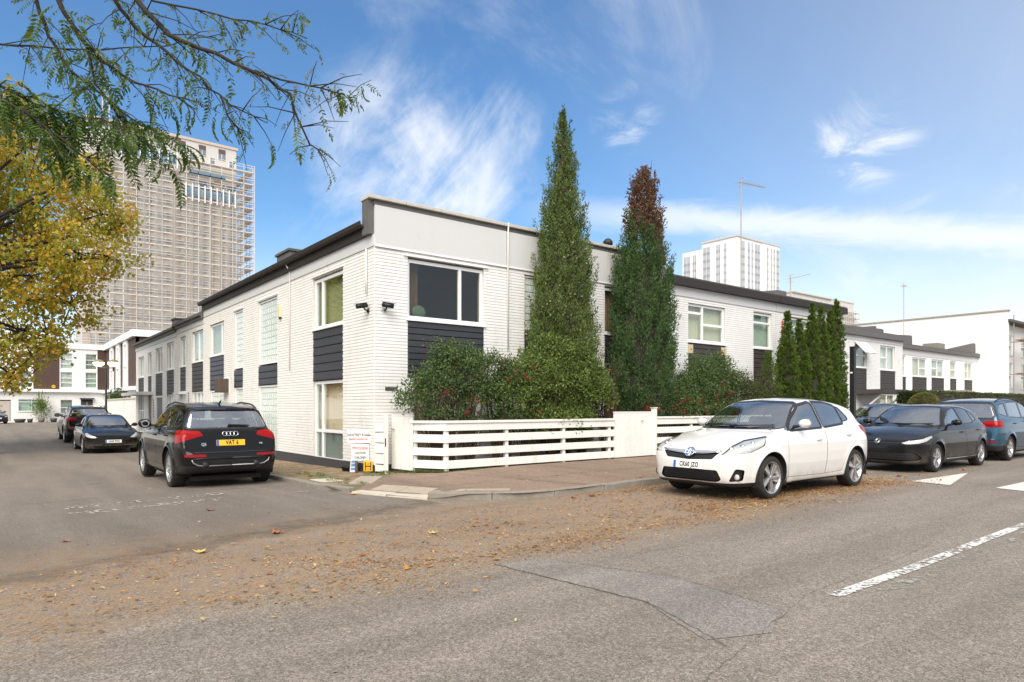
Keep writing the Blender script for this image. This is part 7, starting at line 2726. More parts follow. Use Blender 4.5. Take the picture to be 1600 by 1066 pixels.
def blades(name, base, d, length, width, mat, parent, fold=.25, kind=None, face=None, tone=None):
    """leaf blades: a kite of two triangles folded along its rib. base (N,3), d unit (N,3)"""
    n = len(base)
    d = unit(d)
    r = unit(np.cross(d, R2.normal(size=(n, 3)) if face is None else face))
    up = np.cross(r, d)
    L = np.broadcast_to(np.asarray(length, float), (n,))[:, None]
    W = np.broadcast_to(np.asarray(width, float), (n,))[:, None]
    mid = base + d * L * .45
    v = np.empty((n, 4, 3))
    v[:, 0] = base
    v[:, 1] = mid + r * W * .5 + up * W * fold
    v[:, 2] = base + d * L
    v[:, 3] = mid - r * W * .5 + up * W * fold
    i = np.arange(n)[:, None] * 4
    f = np.concatenate([i + [0, 1, 2], i + [0, 2, 3]])
    o = np_mesh(name, v.reshape(-1, 3), f, mat, parent, smooth=False)
    if kind: o['kind'] = kind
    if tone is None: tone = R2.uniform(0, 1, n)
    o.data.attributes.new('tone', 'FLOAT', 'FACE').data.foreach_set('value', np.repeat(np.clip(tone, 0, 1), 2).astype(np.float32))
    return o


def interp_r(z, prof):
    zs, rs = zip(*prof)
    return np.interp(z, zs, rs)


def spire(name, label, cat, u, v, prof, mat, n_clump, per, blade, group=None, plume=.42, spread=.07, out=.35, split=None, lump=.16, trunk=.09, cones=False, seed=1, sq=1.0, core=.6):
    """a columnar conifer: many rising plumes of small blades around a trunk"""
    rg = np.random.default_rng(seed)
    zb, zt = prof[0][0], prof[-1][0]
    t = thing(name, label, cat, (u, v, .1), 0, group)
    # plumes spread by surface area
    zz_ = rg.uniform(zb, zt, n_clump * 6)
    keep = rg.uniform(0, 1, len(zz_)) < (interp_r(zz_, prof) + .12) / (max(r for _, r in prof) + .12)
    zz_ = zz_[keep][:n_clump]
    n = len(zz_)
    ang = rg.uniform(0, 2 * PI, n)
    wob = 1 + lump * np.sin(ang * 3 + zz_ * 2.1 + seed) * np.cos(zz_ * 3.3 + ang) + rg.normal(0, .10, n)
    depth = np.where(rg.uniform(0, 1, n) < .72, rg.uniform(.82, 1.0, n), rg.uniform(.35, .8, n))
    r = interp_r(zz_, prof) * wob * depth
    base = np.stack([u + r * np.cos(ang), v + r * np.sin(ang) * sq, zz_], 1)
    axis = unit(np.stack([np.cos(ang) * out, np.sin(ang) * out, np.ones(n)], 1) + rg.normal(0, .12, (n, 3)))
    pl = plume * rg.uniform(.6, 1.25, n) * np.clip((zt - zz_) / 1.6 + .45, .45, 1)
    k = per
    s = rg.uniform(0, 1, (n, k))
    sp = spread * (1 - s * .75) * np.clip(interp_r(zz_, prof) / .30 + .25, .3, 1)[:, None]
    ax = axis[:, None, :] * (s * pl[:, None])[..., None]
    jit = rg.normal(0, 1, (n, k, 3)) * sp[..., None]
    P_ = (base[:, None, :] + ax + jit).reshape(-1, 3)
    D_ = (axis[:, None, :] + unit(jit.reshape(-1, 3)).reshape(n, k, 3) * .75 + rg.normal(0, .25, (n, k, 3))).reshape(-1, 3)
    L_ = blade[0] * rg.uniform(.6, 1.4, n * k)
    tn = (np.repeat(rg.beta(1.6, 1.8, n), k) * .72 + s.ravel() * .30).clip(0, 1)      # sprays differ at random, each paler towards its tip
    if split:
        z0, mat2 = split
        edge = z0 + .35 * np.sin(ang * 2 + 1) + rg.normal(0, .32, n)
        top = np.repeat(base[:, 2] > edge, k)
        blades('crown', P_[~top], D_[~top], L_[~top], L_[~top] * blade[1], mat, t, tone=tn[~top])
        thin = top & (rg.uniform(0, 1, n * k) < .55)
        blades('dead_crown', P_[thin], D_[thin] + rg.normal(0, .5, (thin.sum(), 3)), L_[thin] * 1.1, L_[thin] * blade[1] * 1.5, mat2, t, tone=tn[thin])
    else:
        blades('crown', P_, D_, L_, L_ * blade[1], mat, t, tone=tn)
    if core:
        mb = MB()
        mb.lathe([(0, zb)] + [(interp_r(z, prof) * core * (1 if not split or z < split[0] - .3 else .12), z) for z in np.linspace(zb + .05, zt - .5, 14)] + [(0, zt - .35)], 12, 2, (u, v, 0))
        o = mb.build('dark_core', M['bark'], t, smooth=True)  # solid spindle coloured dark to stand in for shade inside the crown
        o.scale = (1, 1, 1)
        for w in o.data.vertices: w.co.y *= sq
    mb = MB()
    mb.tube([(u, v, .0), (u + .01, v, (zb + zt) * .3), (u - .01, v + .01, zt * .65), (u, v, zt - .15)], [trunk, trunk * .8, trunk * .45, .012], 8)
    mb.build('trunk', M['bark'], t, smooth=True)
    if cones:
        m = 260
        q = rg.integers(0, n, m)
        mb = MB()
        for i in q:
            p = base[i] + axis[i] * pl[i] * .5 + np.array([math.cos(ang[i]), math.sin(ang[i]), 0]) * .06
            mb.ball(tuple(p), .022, 5, 3)
        o = mb.build('cones', paint('seed cones', (.34, .25, .14), .8, var=.3), t); o['kind'] = 'stuff'
    return t


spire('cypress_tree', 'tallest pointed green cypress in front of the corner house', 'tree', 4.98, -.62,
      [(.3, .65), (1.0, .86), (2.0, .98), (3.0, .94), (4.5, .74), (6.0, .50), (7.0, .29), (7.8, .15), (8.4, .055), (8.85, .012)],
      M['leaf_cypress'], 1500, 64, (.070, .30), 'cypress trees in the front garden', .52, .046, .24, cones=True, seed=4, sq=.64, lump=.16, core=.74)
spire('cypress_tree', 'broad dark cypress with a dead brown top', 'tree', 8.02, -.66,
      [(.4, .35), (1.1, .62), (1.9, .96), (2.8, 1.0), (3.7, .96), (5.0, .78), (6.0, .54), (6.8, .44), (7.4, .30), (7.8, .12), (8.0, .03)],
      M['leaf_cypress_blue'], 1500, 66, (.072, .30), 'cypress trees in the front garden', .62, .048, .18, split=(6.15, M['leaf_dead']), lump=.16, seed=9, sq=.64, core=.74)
# bare twigs over the dead top
CY2 = bpy.data.objects['cypress_tree.001']
mb = MB()
for i in range(34):
    a = R2.uniform(0, 6.28); z = R2.uniform(5.8, 7.7); l = R2.uniform(.3, .75)
    p = Vector((8.02, -.86, z)); d = Vector((math.cos(a) * .5, math.sin(a) * .5, 1)).normalized()
    mb.tube([tuple(p), tuple(p + d * l * .5 + Vector((0, 0, .02))), tuple(p + d * l)], [.012, .008, .003], 5)
o = mb.build('twigs', M['stem'], CY2); o['kind'] = 'stuff'
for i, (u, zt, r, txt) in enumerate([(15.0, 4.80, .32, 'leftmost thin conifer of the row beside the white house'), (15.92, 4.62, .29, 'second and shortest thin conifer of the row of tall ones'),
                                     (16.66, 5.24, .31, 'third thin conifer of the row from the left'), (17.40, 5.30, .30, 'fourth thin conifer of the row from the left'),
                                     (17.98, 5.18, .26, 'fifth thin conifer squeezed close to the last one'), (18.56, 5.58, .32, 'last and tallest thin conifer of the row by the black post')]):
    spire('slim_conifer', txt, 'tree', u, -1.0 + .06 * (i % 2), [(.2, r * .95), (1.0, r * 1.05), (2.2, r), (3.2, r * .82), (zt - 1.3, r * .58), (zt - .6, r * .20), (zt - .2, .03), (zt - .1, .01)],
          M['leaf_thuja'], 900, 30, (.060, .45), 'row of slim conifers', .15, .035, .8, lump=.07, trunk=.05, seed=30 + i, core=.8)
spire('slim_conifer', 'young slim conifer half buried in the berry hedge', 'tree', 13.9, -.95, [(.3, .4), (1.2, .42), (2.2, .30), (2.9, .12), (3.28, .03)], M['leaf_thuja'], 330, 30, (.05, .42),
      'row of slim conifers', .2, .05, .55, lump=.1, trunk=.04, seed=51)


def shrub(name, label, blobs, mat, n, leaf, stems, berries=0, group='garden shrubs behind the fence', twigs=60, seed=1, shoots=14, gap=.0, cat='shrub', z0=.12):
    """leaves gathered on many twigs inside a few lumps; bare stems below"""
    rg = np.random.default_rng(seed)
    c = np.array([b[:3] for b in blobs]); rad = np.array([b[3:] if len(b) == 6 else (b[3],) * 3 for b in blobs], float)
    vol = rad.prod(1); w = vol / vol.sum()
    x0 = c.mean(0)
    t = thing(name, label, cat, (float(x0[0]), float(x0[1]), z0), 0, group)
    nc = twigs * 6
    bi = rg.choice(len(blobs), nc, p=w)
    dd = unit(rg.normal(size=(nc, 3))); dd[:, 2] = np.where(dd[:, 2] < -.4, -dd[:, 2] * .5, dd[:, 2])
    rr = rg.uniform(.45, 1.02, nc) ** .6
    tip = c[bi] + dd * rad[bi] * rr[:, None]
    tip = tip[tip[:, 2] > z0 + .1]
    nc = len(tip)
    per = n // nc
    ctr = np.repeat(tip, per, 0)
    off = rg.normal(0, 1, (nc * per, 3)) * leaf[2]
    P_ = ctr + off
    D_ = unit(off) + rg.normal(0, .55, P_.shape) + np.array([0, 0, .25])
    L_ = leaf[0] * rg.uniform(.6, 1.35, len(P_))
    blades('foliage', P_, D_, L_, L_ * leaf[1], mat, t, .2, tone=np.repeat(rg.beta(1.5, 1.7, nc), per) * .7 + rg.uniform(0, .3, nc * per))
    mb = MB()
    roots = []
    for (sx, sy) in stems:
        roots.append(Vector((sx, sy, z0 - .05)))
    for i in range(twigs):
        tp = Vector(tip[rg.integers(0, nc)])
        ro = min(roots, key=lambda q: (q.xy - tp.xy).length + rg.uniform(0, .4))
        k1 = ro.lerp(tp, .35) + Vector(rg.normal(0, .06, 3)); k1.z = ro.z + (tp.z - ro.z) * rg.uniform(.35, .55)
        k2 = ro.lerp(tp, .72) + Vector(rg.normal(0, .05, 3))
        mb.tube([tuple(ro + Vector((rg.normal(0, .04), rg.normal(0, .04), 0))), tuple(k1), tuple(k2), tuple(tp)], [.018, .012, .007, .003], 5)
    for i in range(shoots):
        tp = Vector(tip[rg.integers(0, nc)])
        if tp.z < x0[2]: continue
        d = Vector((rg.normal(0, .4), rg.normal(0, .3), 1)).normalized() * rg.uniform(.15, .45)
        mb.tube([tuple(tp), tuple(tp + d * .6), tuple(tp + d + Vector((rg.normal(0, .05), 0, 0)))], [.006, .004, .002], 4)
    o = mb.build('stems', M['stem'], t); o['kind'] = 'stuff'
    if berries:
        m2 = MB()
        front = tip[tip[:, 1] < np.median(tip[:, 1])]
        for i in range(berries):
            p = front[rg.integers(0, len(front))] + np.array([0, -.10, 0])
            for j in range(11):
                q = p + rg.normal(0, .035, 3)
                m2.ball(tuple(q), .013, 5, 3)
        o = m2.build('berries', M['berry_red'], t); o['kind'] = 'stuff'
    return t


shrub('firethorn_shrub', 'dark firethorn shrub with red berries by the corner window', [(1.05, -.85, 1.85, .72, .46, .62), (1.75, -.85, 2.2, .70, .45, .72), (.55, -.80, 1.55, .46, .40, .42), (2.2, -.85, 1.7, .55, .42, .5), (1.3, -.85, 2.55, .5, .35, .38), (2.1, -.85, 1.0, .4, .35, .35), (1.2, -.95, 1.2, .7, .35, .35)],
      M['leaf_shrub'], 15000, (.055, .62, .062), [(1.1, -.8), (1.5, -.75), (1.95, -.8)], 6, twigs=120, seed=3)
shrub('garden_shrub', 'big light green shrub under the tallest cypress', [(3.9, -1.05, 2.0, .85, .42, .9), (4.8, -1.1, 2.1, .9, .42, 1.0), (5.6, -1.05, 1.85, .6, .40, .8), (3.2, -1.05, 1.7, .6, .40, .8), (4.5, -1.05, 2.85, .95, .40, .48), (4.4, -1.05, 1.1, 1.2, .40, .6)],
      M['leaf_shrub_light'], 36000, (.058, .62, .075), [(3.6, -.8), (4.3, -.85), (4.9, -.8), (5.4, -.8)], 3, twigs=150, seed=5)
shrub('firethorn_shrub', 'sprawling firethorn with red berries between the corner shrub and the big light shrub', [(2.75, -.9, 1.7, .5, .42, .6), (3.1, -1.0, 2.1, .45, .38, .5), (2.6, -.85, 2.45, .28, .3, .3), (2.9, -.95, 1.1, .4, .35, .4)], M['leaf_shrub'], 11000, (.052, .6, .07),
      [(2.7, -.75), (3.0, -.8)], 13, twigs=60, seed=7)
shrub('garden_shrub', 'thin twiggy shrub between the two cypresses', [(6.15, -.95, 1.7, .34, .3, .6), (6.5, -.9, 2.35, .26, .26, .3), (6.0, -.95, 2.4, .22, .22, .25)], M['leaf_mixed'], 1700, (.045, .55, .06), [(6.2, -.9), (6.4, -.9)], 2, twigs=50, seed=8)
shrub('firethorn_shrub', 'broad berry hedge with many red clusters behind the white hatchback', [(9.3, -.8, 1.6, .8, .5, .75), (10.3, -.8, 2.05, .9, .5, .95), (11.3, -.8, 2.15, .95, .5, 1.0), (10.2, -.95, 1.2, 1.4, .4, .7), (11.4, -.9, 1.3, .9, .4, .7)],
      M['leaf_shrub'], 34000, (.055, .6, .078), [(9.4, -.8), (10.2, -.8), (11, -.8), (11.6, -.8)], 30, twigs=150, seed=11)
shrub('garden_shrub', 'russet and green hedge plant beside the young conifer', [(12.5, -.8, 1.85, .75, .48, .8), (13.3, -.85, 1.7, .7, .45, .75), (14.0, -.9, 1.5, .6, .42, .7), (13.0, -.9, 1.1, 1.1, .4, .6)],
      M['leaf_mixed'], 20000, (.048, .56, .075), [(12.5, -.8), (13.2, -.8), (13.9, -.85)], 3, twigs=110, seed=12)
shrub('garden_shrub', 'small leafy plant at the foot of the dark cypress', [(8.9, -1.05, 1.25, .4, .25, .5), (7.75, -1.1, 1.3, .3, .2, .45)], M['leaf_mixed'], 2600, (.05, .6, .07), [(8.8, -1.05), (7.8, -1.1)], 7, twigs=40, seed=13)


def hedge(label, u0, u1, v0, v1, z1, mat, n, seed):
    rg = np.random.default_rng(seed)
    t = thing('clipped_hedge', label, 'hedge', ((u0 + u1) / 2, (v0 + v1) / 2, .1))
    P_ = np.stack([rg.uniform(u0, u1, n), rg.uniform(v0, v1, n), rg.uniform(.1, z1, n)], 1)
    s = rg.integers(0, 3, n)
    P_[s == 0, 1] = v0 + rg.normal(0, .03, (s == 0).sum()); P_[s == 1, 2] = z1 + rg.normal(0, .03, (s == 1).sum()); P_[s == 2, 0] = u0 + np.abs(rg.normal(0, .03, (s == 2).sum()))
    blades('foliage', P_, rg.normal(0, 1, P_.shape) + [0, -.5, .5], .08 * rg.uniform(.6, 1.3, n), .045, mat, t, .2)
    mb = MB(); mb.box(u0 + .06, u1 - .06, v0 + .06, v1 - .06, .05, z1 - .06); mb.build('dark_core', M['bark'], t)  # solid dark block filling the hedge behind its leaves
    return t


hedge('long clipped green hedge in front of the far white houses', 24.4, 47.0, -1.6, -.7, 2.12, M['leaf_hedge'], 26000, 3)
tb = thing('topiary_ball', 'rounded golden green bush rising in front of the long hedge', 'shrub', (24.1, -1.9, .1))
q = R2.normal(size=(7000, 3)); q = unit(q) * R2.uniform(.92, 1.02, (7000, 1))
blades('foliage', q * [.60, .60, .62] + [24.1, -1.9, 1.42], q + R2.normal(0, .5, q.shape), .07, .04, M['leaf_golden'], tb)
mb = MB(); mb.ball((24.1, -1.9, 1.42), (.53, .53, .55), 16, 10); mb.tube([(24.1, -1.9, .05), (24.1, -1.9, 1.0)], .05, 6); mb.build('dark_core', M['bark'], tb)  # solid dark ball and stem inside the leaves
# a yellowing tree over the roofs at the right
def crown(parent, blobs, n, leaf, mat, seed, name='crown', spread=.28, clumps=7):
    rg = np.random.default_rng(seed)
    c = np.array([b[:3] for b in blobs]); r = np.array([b[3] for b in blobs])
    w = r ** 2.2 / (r ** 2.2).sum()
    nc = n // 26
    bi = rg.choice(len(blobs), nc, p=w)
    tip = c[bi] + unit(rg.normal(size=(nc, 3))) * (r[bi] * rg.uniform(.35, 1.08, nc) ** .7)[:, None] * [1, 1, .85]
    P_ = np.repeat(tip, 26, 0) + rg.normal(0, 1, (nc * 26, 3)) * spread * [1, 1, .7]
    D_ = rg.normal(0, 1, P_.shape) + [0, 0, -.5]
    L_ = leaf * rg.uniform(.6, 1.3, len(P_))
    blades(name, P_, D_, L_, L_ * .8, mat, parent, .15, tone=np.repeat(rg.beta(1.4, 1.6, nc), 26) * .6 + rg.uniform(0, .4, nc * 26))
    return tip


ft = thing('yellow_tree', 'yellowing tree top showing over the roofs beside the tall blank wall', 'tree', (62, 33, 0))
crown(ft, [(61, 33, 11.2, 3.0), (64.5, 32, 11.0, 2.4), (57.5, 34, 10.5, 2.2)], 9000, .28, M['leaf_plane'], 5, spread=.5)
mb = MB(); mb.tube([(62, 33, 0), (62, 33, 6), (61, 33, 9)], [.3, .25, .1], 8); mb.tube([(62, 33, 6), (64.5, 32, 10)], [.18, .05], 6); mb.build('trunk', M['bark'], ft, smooth=True)

# ------------------------------------------------------------------ autumn plane tree at the left
pt = thing('plane_tree', 'autumn plane tree with yellow and rust leaves hanging over the side road', 'tree', (-10.0, 17.6, -.1))
LUMPS = [(-5.52, 17.64, 11.2, 1.68), (-4.48, 15.56, 9.54, 1.26), (-3.26, 15.87, 8.68, 1.2), (-5.09, 18.57, 9.1, 1.87), (-4.12, 15.27, 7.01, 1.43), (-3.03, 15.69, 7.13, 0.91),
         (-5.38, 16.26, 6.21, 1.72), (-4.16, 16.58, 5.33, 1.2), (-5.75, 16.55, 4.14, 1.49), (-4.85, 17.0, 4.05, 0.75), (-5.98, 16.60, 2.65, 0.75),
         (-6.25, 20.75, 8.87, 2.33), (-7.64, 20.56, 7.35, 2.99), (-7.48, 21.71, 11.72, 2.59), (-8.2, 19.56, 3.6, 1.9), (-3.52, 17.34, 10.47, 0.95), (-6.09, 18.08, 12.63, 1.2),
         (-9.01, 19.09, 9.2, 2.76), (-9.49, 20.74, 5.21, 2.63), (-2.69, 15.43, 8.32, 0.6), (-12.5, 17, 9, 3.0), (-11, 14.5, 8, 2.6), (-10, 16, 12, 2.8)]
tips = crown(pt, LUMPS, 76000, .145, M['leaf_plane'], 6, spread=.22)
mb = MB()
base = Vector((-10.0, 17.6, -.2)); fork = Vector((-9.8, 17.7, 4.2))
mb.tube([tuple(base), (-10, 17.6, 1.5), tuple(fork)], [.42, .34, .28], 12)
mb.build('trunk', M['bark_pale'], pt, smooth=True)
mb = MB()
for (x, y, z, r) in LUMPS:
    c = Vector((x, y, z)); m_ = fork.lerp(c, .5) + Vector((0, 0, .7))
    mb.tube([tuple(fork), tuple(m_), tuple(c)], [.16, .09, .035], 6)
    for k in range(6):
        tpp = Vector(tips[R2.integers(0, len(tips))])
        near_ = min((Vector(tips[i]) for i in R2.integers(0, len(tips), 60)), key=lambda q: (q - c).length)
        mb.tube([tuple(c), tuple(c.lerp(near_, .6) + Vector(R2.normal(0, .12, 3))), tuple(near_)], [.03, .018, .006], 5)
o = mb.build('branches', M['bark'], pt, smooth=True); o['kind'] = 'stuff'

# ------------------------------------------------------------------ false acacia reaching in overhead
rt = thing('acacia_tree', 'overhanging tree with long feathery green leaves and thin dark branches', 'tree', (-8.7, -5.8, 0))
limbs = {
    'L1': [(-5.62, -6.9, 4.87), (-5.38, -6.99, 4.63), (-5.04, -7.16, 4.49), (-4.72, -7.3, 4.36), (-4.49, -7.38, 4.21), (-4.31, -7.42, 3.82), (-4.21, -7.4, 3.76)],
    'L2': [(-5.69, -6.34, 5.11), (-5.54, -6.36, 4.92), (-5.28, -6.46, 4.72), (-5.04, -6.55, 4.52), (-4.78, -6.64, 4.31), (-4.49, -6.77, 4.18)],
    'L3': [(-6.14, -6.75, 4.74), (-6.0, -6.76, 4.5), (-5.83, -6.79, 4.32), (-5.61, -6.86, 4.2), (-5.37, -6.95, 4.14), (-5.16, -7.01, 4.03)],
    'L4': [(-6.26, -6.15, 4.99), (-6.17, -6.12, 4.72), (-6.0, -6.15, 4.46), (-5.68, -6.3, 4.18), (-5.46, -6.37, 4.02), (-5.17, -6.5, 3.87)],
    'L5': [(-6.5, -5.2, 4.94), (-6.13, -5.39, 4.94), (-5.75, -5.58, 4.97), (-5.18, -5.93, 5.05), (-4.7, -6.2, 5.22)],
    'L6': [(-6.51, -6.71, 3.97), (-6.29, -6.79, 3.84), (-5.98, -6.93, 3.78), (-5.65, -7.08, 3.73)],
    'L7': [(-6.55, -6.94, 3.78), (-6.3, -7.03, 3.63), (-6.1, -7.08, 3.49), (-5.92, -7.13, 3.33)],
    'T1': [(-4.76, -7.29, 4.37), (-4.46, -7.50, 4.29), (-4.18, -7.64, 4.23), (-4.02, -7.70, 4.22)],
    'T2': [(-5.36, -6.22, 5.29), (-4.87, -6.5, 5.21), (-4.48, -6.7, 5.16), (-4.13, -6.88, 5.06)],
    'T3': [(-5.97, -6.76, 4.49), (-5.88, -6.73, 4.16), (-5.72, -6.75, 3.93), (-5.51, -6.81, 3.58)],
    'T4': [(-4.87, -6.62, 4.38), (-4.82, -6.70, 4.20), (-4.71, -6.75, 4.02)]}
heads = {'L1': (-6.27, -6.65, 6.09), 'L2': (-6.27, -6.45, 6.1), 'L3': (-6.5, -6.55, 5.9), 'L4': (-6.5, -6.3, 6.0), 'L5': (-7.6, -5.2, 5.0), 'L6': (-7.4, -6.35, 4.7), 'L7': (-7.5, -6.5, 4.4), 'T2': (-6.2, -5.9, 5.9)}
mb = MB()
mb.tube([(-8.7, -5.8, -.1), (-8.65, -5.82, 1.5), (-8.4, -5.9, 3.4), (-7.9, -6.05, 4.8), (-7.1, -6.25, 5.75), (-6.27, -6.65, 6.09)], [.24, .19, .16, .13, .10, .06], 10)
mb.build('trunk', M['bark'], rt, smooth=True)
mb = MB()
mb.tube([(-7.9, -6.05, 4.8), (-7.6, -5.2, 5.0)], [.06, .04], 6); mb.tube([(-8.4, -5.9, 3.4), (-7.5, -6.4, 4.5)], [.06, .04], 6); mb.tube([(-7.1, -6.25, 5.75), (-6.5, -6.4, 5.95), (-6.2, -5.9, 5.9)], [.06, .05, .03], 6)
segs = []
for k, pts in limbs.items():
    pts = [Vector(p) for p in pts]
    if k in heads: pts = [Vector(heads[k])] + pts
    # jagged wood: extra points with a little kink
    fine = []
    for a, b2 in zip(pts, pts[1:]):
        for j in range(3):
            fine.append(a.lerp(b2, j / 3) + Vector(R2.normal(0, .009, 3)))
    fine.append(pts[-1])
    n = len(fine)
    r0 = {'L1': .024, 'L2': .018, 'L3': .019, 'L4': .015, 'L5': .008, 'T1': .006, 'T2': .009, 'T3': .008, 'T4': .005}.get(k, .011)
    mb.tube([tuple(p) for p in fine], [r0 * (1 - i / n) + .0035 for i in range(n)], 6)
    segs.append((k, fine))
    # side twigs
    for i in range(3, n - 1):
        for q in range(2):
            if R2.uniform() < .9:
                d = (fine[i + 1] - fine[i]).normalized() * .6 + Vector(R2.normal(0, .55, 3)) + Vector((0, 0, -.15))
                L = R2.uniform(.12, .42)
                p2 = fine[i] + d.normalized() * L * .55 + Vector((0, 0, .015)); p3 = fine[i] + d.normalized() * L + Vector((0, 0, -.02))
                mb.tube([tuple(fine[i]), tuple(p2), tuple(p3)], [.006, .004, .002], 4)
                segs.append((k, [fine[i], p2, p3]))
o = mb.build('branches', M['bark'], rt, smooth=True); o['kind'] = 'stuff'


def frond_mesh(pairs, length, leaf, droop, mat, seed, lose=0.0):
    rg = np.random.default_rng(seed)
    vs, fs = [], []

    def rib(t):
        return np.array([length * t * math.cos(droop * t), 0, -length * t * math.sin(droop * t) * .8])
    for i in range(10):
        a, b2 = rib(i / 10), rib((i + 1) / 10)
        k = len(vs)
        w = .0018
        vs += [a + [0, w, 0], a - [0, w, 0], b2 - [0, w, 0], b2 + [0, w, 0]]; fs += [(k, k + 1, k + 2), (k, k + 2, k + 3)]
    for i in range(pairs * 2 + 1):
        t = .18 + .80 * (i // 2 + .5) / pairs if i < pairs * 2 else 1.0
        if rg.uniform() < lose: continue
        s = (1 if i % 2 else -1) if i < pairs * 2 else 0
        p = rib(min(t, 1.0))
        tang = rib(min(t + .02, 1.02)) - rib(t - .02); tang /= np.linalg.norm(tang)
        d = tang * (.55 if s else 1) + np.array([0, s * 1.0, -.22 + rg.normal(0, .12)]); d /= np.linalg.norm(d)
        l = leaf * rg.uniform(.8, 1.15) * (1 - .25 * abs(t - .5))
        r = np.cross(d, [0, 0, 1]); r /= np.linalg.norm(r)
        k = len(vs)
        vs += [p, p + d * l * .3 + r * l * .19, p + d * l * .7 + r * l * .17, p + d * l + [0, 0, -.004], p + d * l * .7 - r * l * .17, p + d * l * .3 - r * l * .19]
        fs += [(k, k + 1, k + 5), (k + 1, k + 2, k + 4), (k + 1, k + 4, k + 5), (k + 2, k + 3, k + 4)]
    me = bpy.data.meshes.new('leaf')
    me.from_pydata([tuple(v) for v in vs], [], fs)
    me.materials.append(mat)
    me.update()
    return me


full = [frond_mesh(8, .36, .064, .8, M['leaf_robinia'], s) for s in range(3)]
thin = [frond_mesh(6, .20, .040, .8, M['leaf_robinia_sparse'], s, .35) for s in (4, 5)] + [frond_mesh(6, .22, .044, .6, M['leaf_robinia'], 6, .2)]
def put_leaf(p, d, me, sc):
    o = bpy.data.objects.new('leaf', me)
    link(o, rt)
    o.location = p - base_loc(rt)
    yaw = math.atan2(d.y, d.x)
    o.rotation_euler = (R2.normal(0, .5), R2.normal(.45, .35), yaw)
    o.scale = (sc,) * 3


nleaf = 0
dense = {'L3': .42, 'L4': .55, 'L5': .35, 'L6': .85, 'L7': .50, 'T3': .75, 'L1': .32, 'L2': .40, 'T1': .50, 'T2': .75, 'T4': .25}
allv = []
for (k, pts) in segs:
    L = sum((b2 - a).length for a, b2 in zip(pts, pts[1:]))
    m = R2.poisson(L * 17 * dense[k])
    for i in range(m):
        j = R2.integers(0, len(pts) - 1); p = pts[j].lerp(pts[j + 1], R2.uniform())
        if p.z > 5.35: continue
        d = Vector((R2.normal(0, 1), R2.normal(0, 1), 0)); d += Vector((.35, -.3, 0))
        thin_one = (k in ('L1', 'L2', 'T1', 'T2', 'T4', 'L5') and R2.uniform() < .93) or (k == 'L3' and R2.uniform() < .5)
        allv.append((p, d, thin_one, int(R2.integers(0, 3)), R2.uniform(.55, 1.0), (p - cam.location).length))
        nleaf += 1
allv.sort(key=lambda q: q[5] / (q[4] * (.65 if q[2] else 1)))
for q in allv[:300]:
    put_leaf(q[0], q[1], (thin if q[2] else full)[q[3]], q[4])
rest = MB()                                              # past three hundred: joined
for q in allv[300:]:
    me = (thin if q[2] else full)[q[3]]
    mt = Matrix.Translation(q[0]) @ Matrix.Rotation(math.atan2(q[1].y, q[1].x), 4, 'Z') @ Matrix.Rotation(R2.normal(.25, .35), 4, 'Y') @ Matrix.Rotation(R2.normal(0, .5), 4, 'X') @ Matrix.Scale(q[4], 4)
    rest.add([tuple(mt @ w.co) for w in me.vertices], [tuple(f.vertices) for f in me.polygons])
if rest.v:
    o = rest.build('leaves', M['leaf_robinia'], rt); o['kind'] = 'stuff'

# a climbing bush and hanging basket by the far wing wall
ws = thing('wall_shrub', 'dark leggy shrub against the white wing wall', 'shrub', (1.4, 47.9, 0))
q = unit(R2.normal(size=(1500, 3))) * R2.uniform(.3, 1, (1500, 1))
blades('foliage', q * [.75, .6, 1.0] + [1.4, 47.9, 2.0], q + R2.normal(0, .4, q.shape), .16, .09, M['leaf_shrub'], ws)
mb = MB(); mb.tube([(1.4, 47.9, -.1), (1.4, 47.9, 1.8)], [.05, .03], 6); mb.build('stem', M['stem'], ws)
hb = thing('hanging_basket', 'dark hanging basket above the wall shrub', 'basket', (1.9, 48.2, 3.0))
mb = MB(); mb.lathe([(0, 2.55), (.2, 2.62), (.28, 2.8), (.0, 2.82)], 10, 2, (1.9, 48.2, 0)); mb.build('bowl', M['plinth'], hb, smooth=True)
mb = MB(); mb.tube([(1.9, 48.2, 2.8), (1.9, 48.2, 3.3)], .015, 4); mb.build('chain', M['black_metal'], hb)
pp = thing('potted_plant', 'tall feathery plant growing in the pale pot', 'plant', (-2.6, 66.9, .45))
q = R2.normal(size=(600, 3)) * [.28, .25, .5]
blades('foliage', q + [-2.6, 66.9, 1.4], q + [0, 0, .6], .3, .06, M['leaf_shrub_light'], pp)
mb = MB(); mb.tube([(-2.6, 66.9, .4), (-2.6, 66.9, 1.6)], [.03, .01], 5); mb.build('stem', M['stem'], pp)
# grass and moss tufts along the fence foot and kerb
gpos = []
for i in range(260):
    s = R2.uniform()
    if s < .35: x = R2.uniform(.95, 5.9); p = (x, -1.53 + R2.normal(0, .035), .105)
    elif s < .6: t_ = R2.uniform(); p = (.45 + .45 * t_ + R2.normal(0, .03), -.88 - .66 * t_ + R2.normal(0, .03), .1)
    elif s < .8: p = (R2.uniform(-.6, .4), R2.uniform(-1.15, -.5), .085)
    else: x = R2.uniform(-1.6, -1.2); p = (x, R2.uniform(-2.2, .5), .07)
    gpos.append(p)
B_ = np.repeat(np.array(gpos), 14, 0) + R2.normal(0, .025, (260 * 14, 3)) * [1, 1, 0]
o = blades('grass_tufts', B_, R2.normal(0, .45, B_.shape) + [0, 0, 1], R2.uniform(.025, .075, len(B_)), .006, M['leaf_thuja'], None)
tag(o, 'small weeds and grass along the fence foot', 'weeds', kind='stuff')
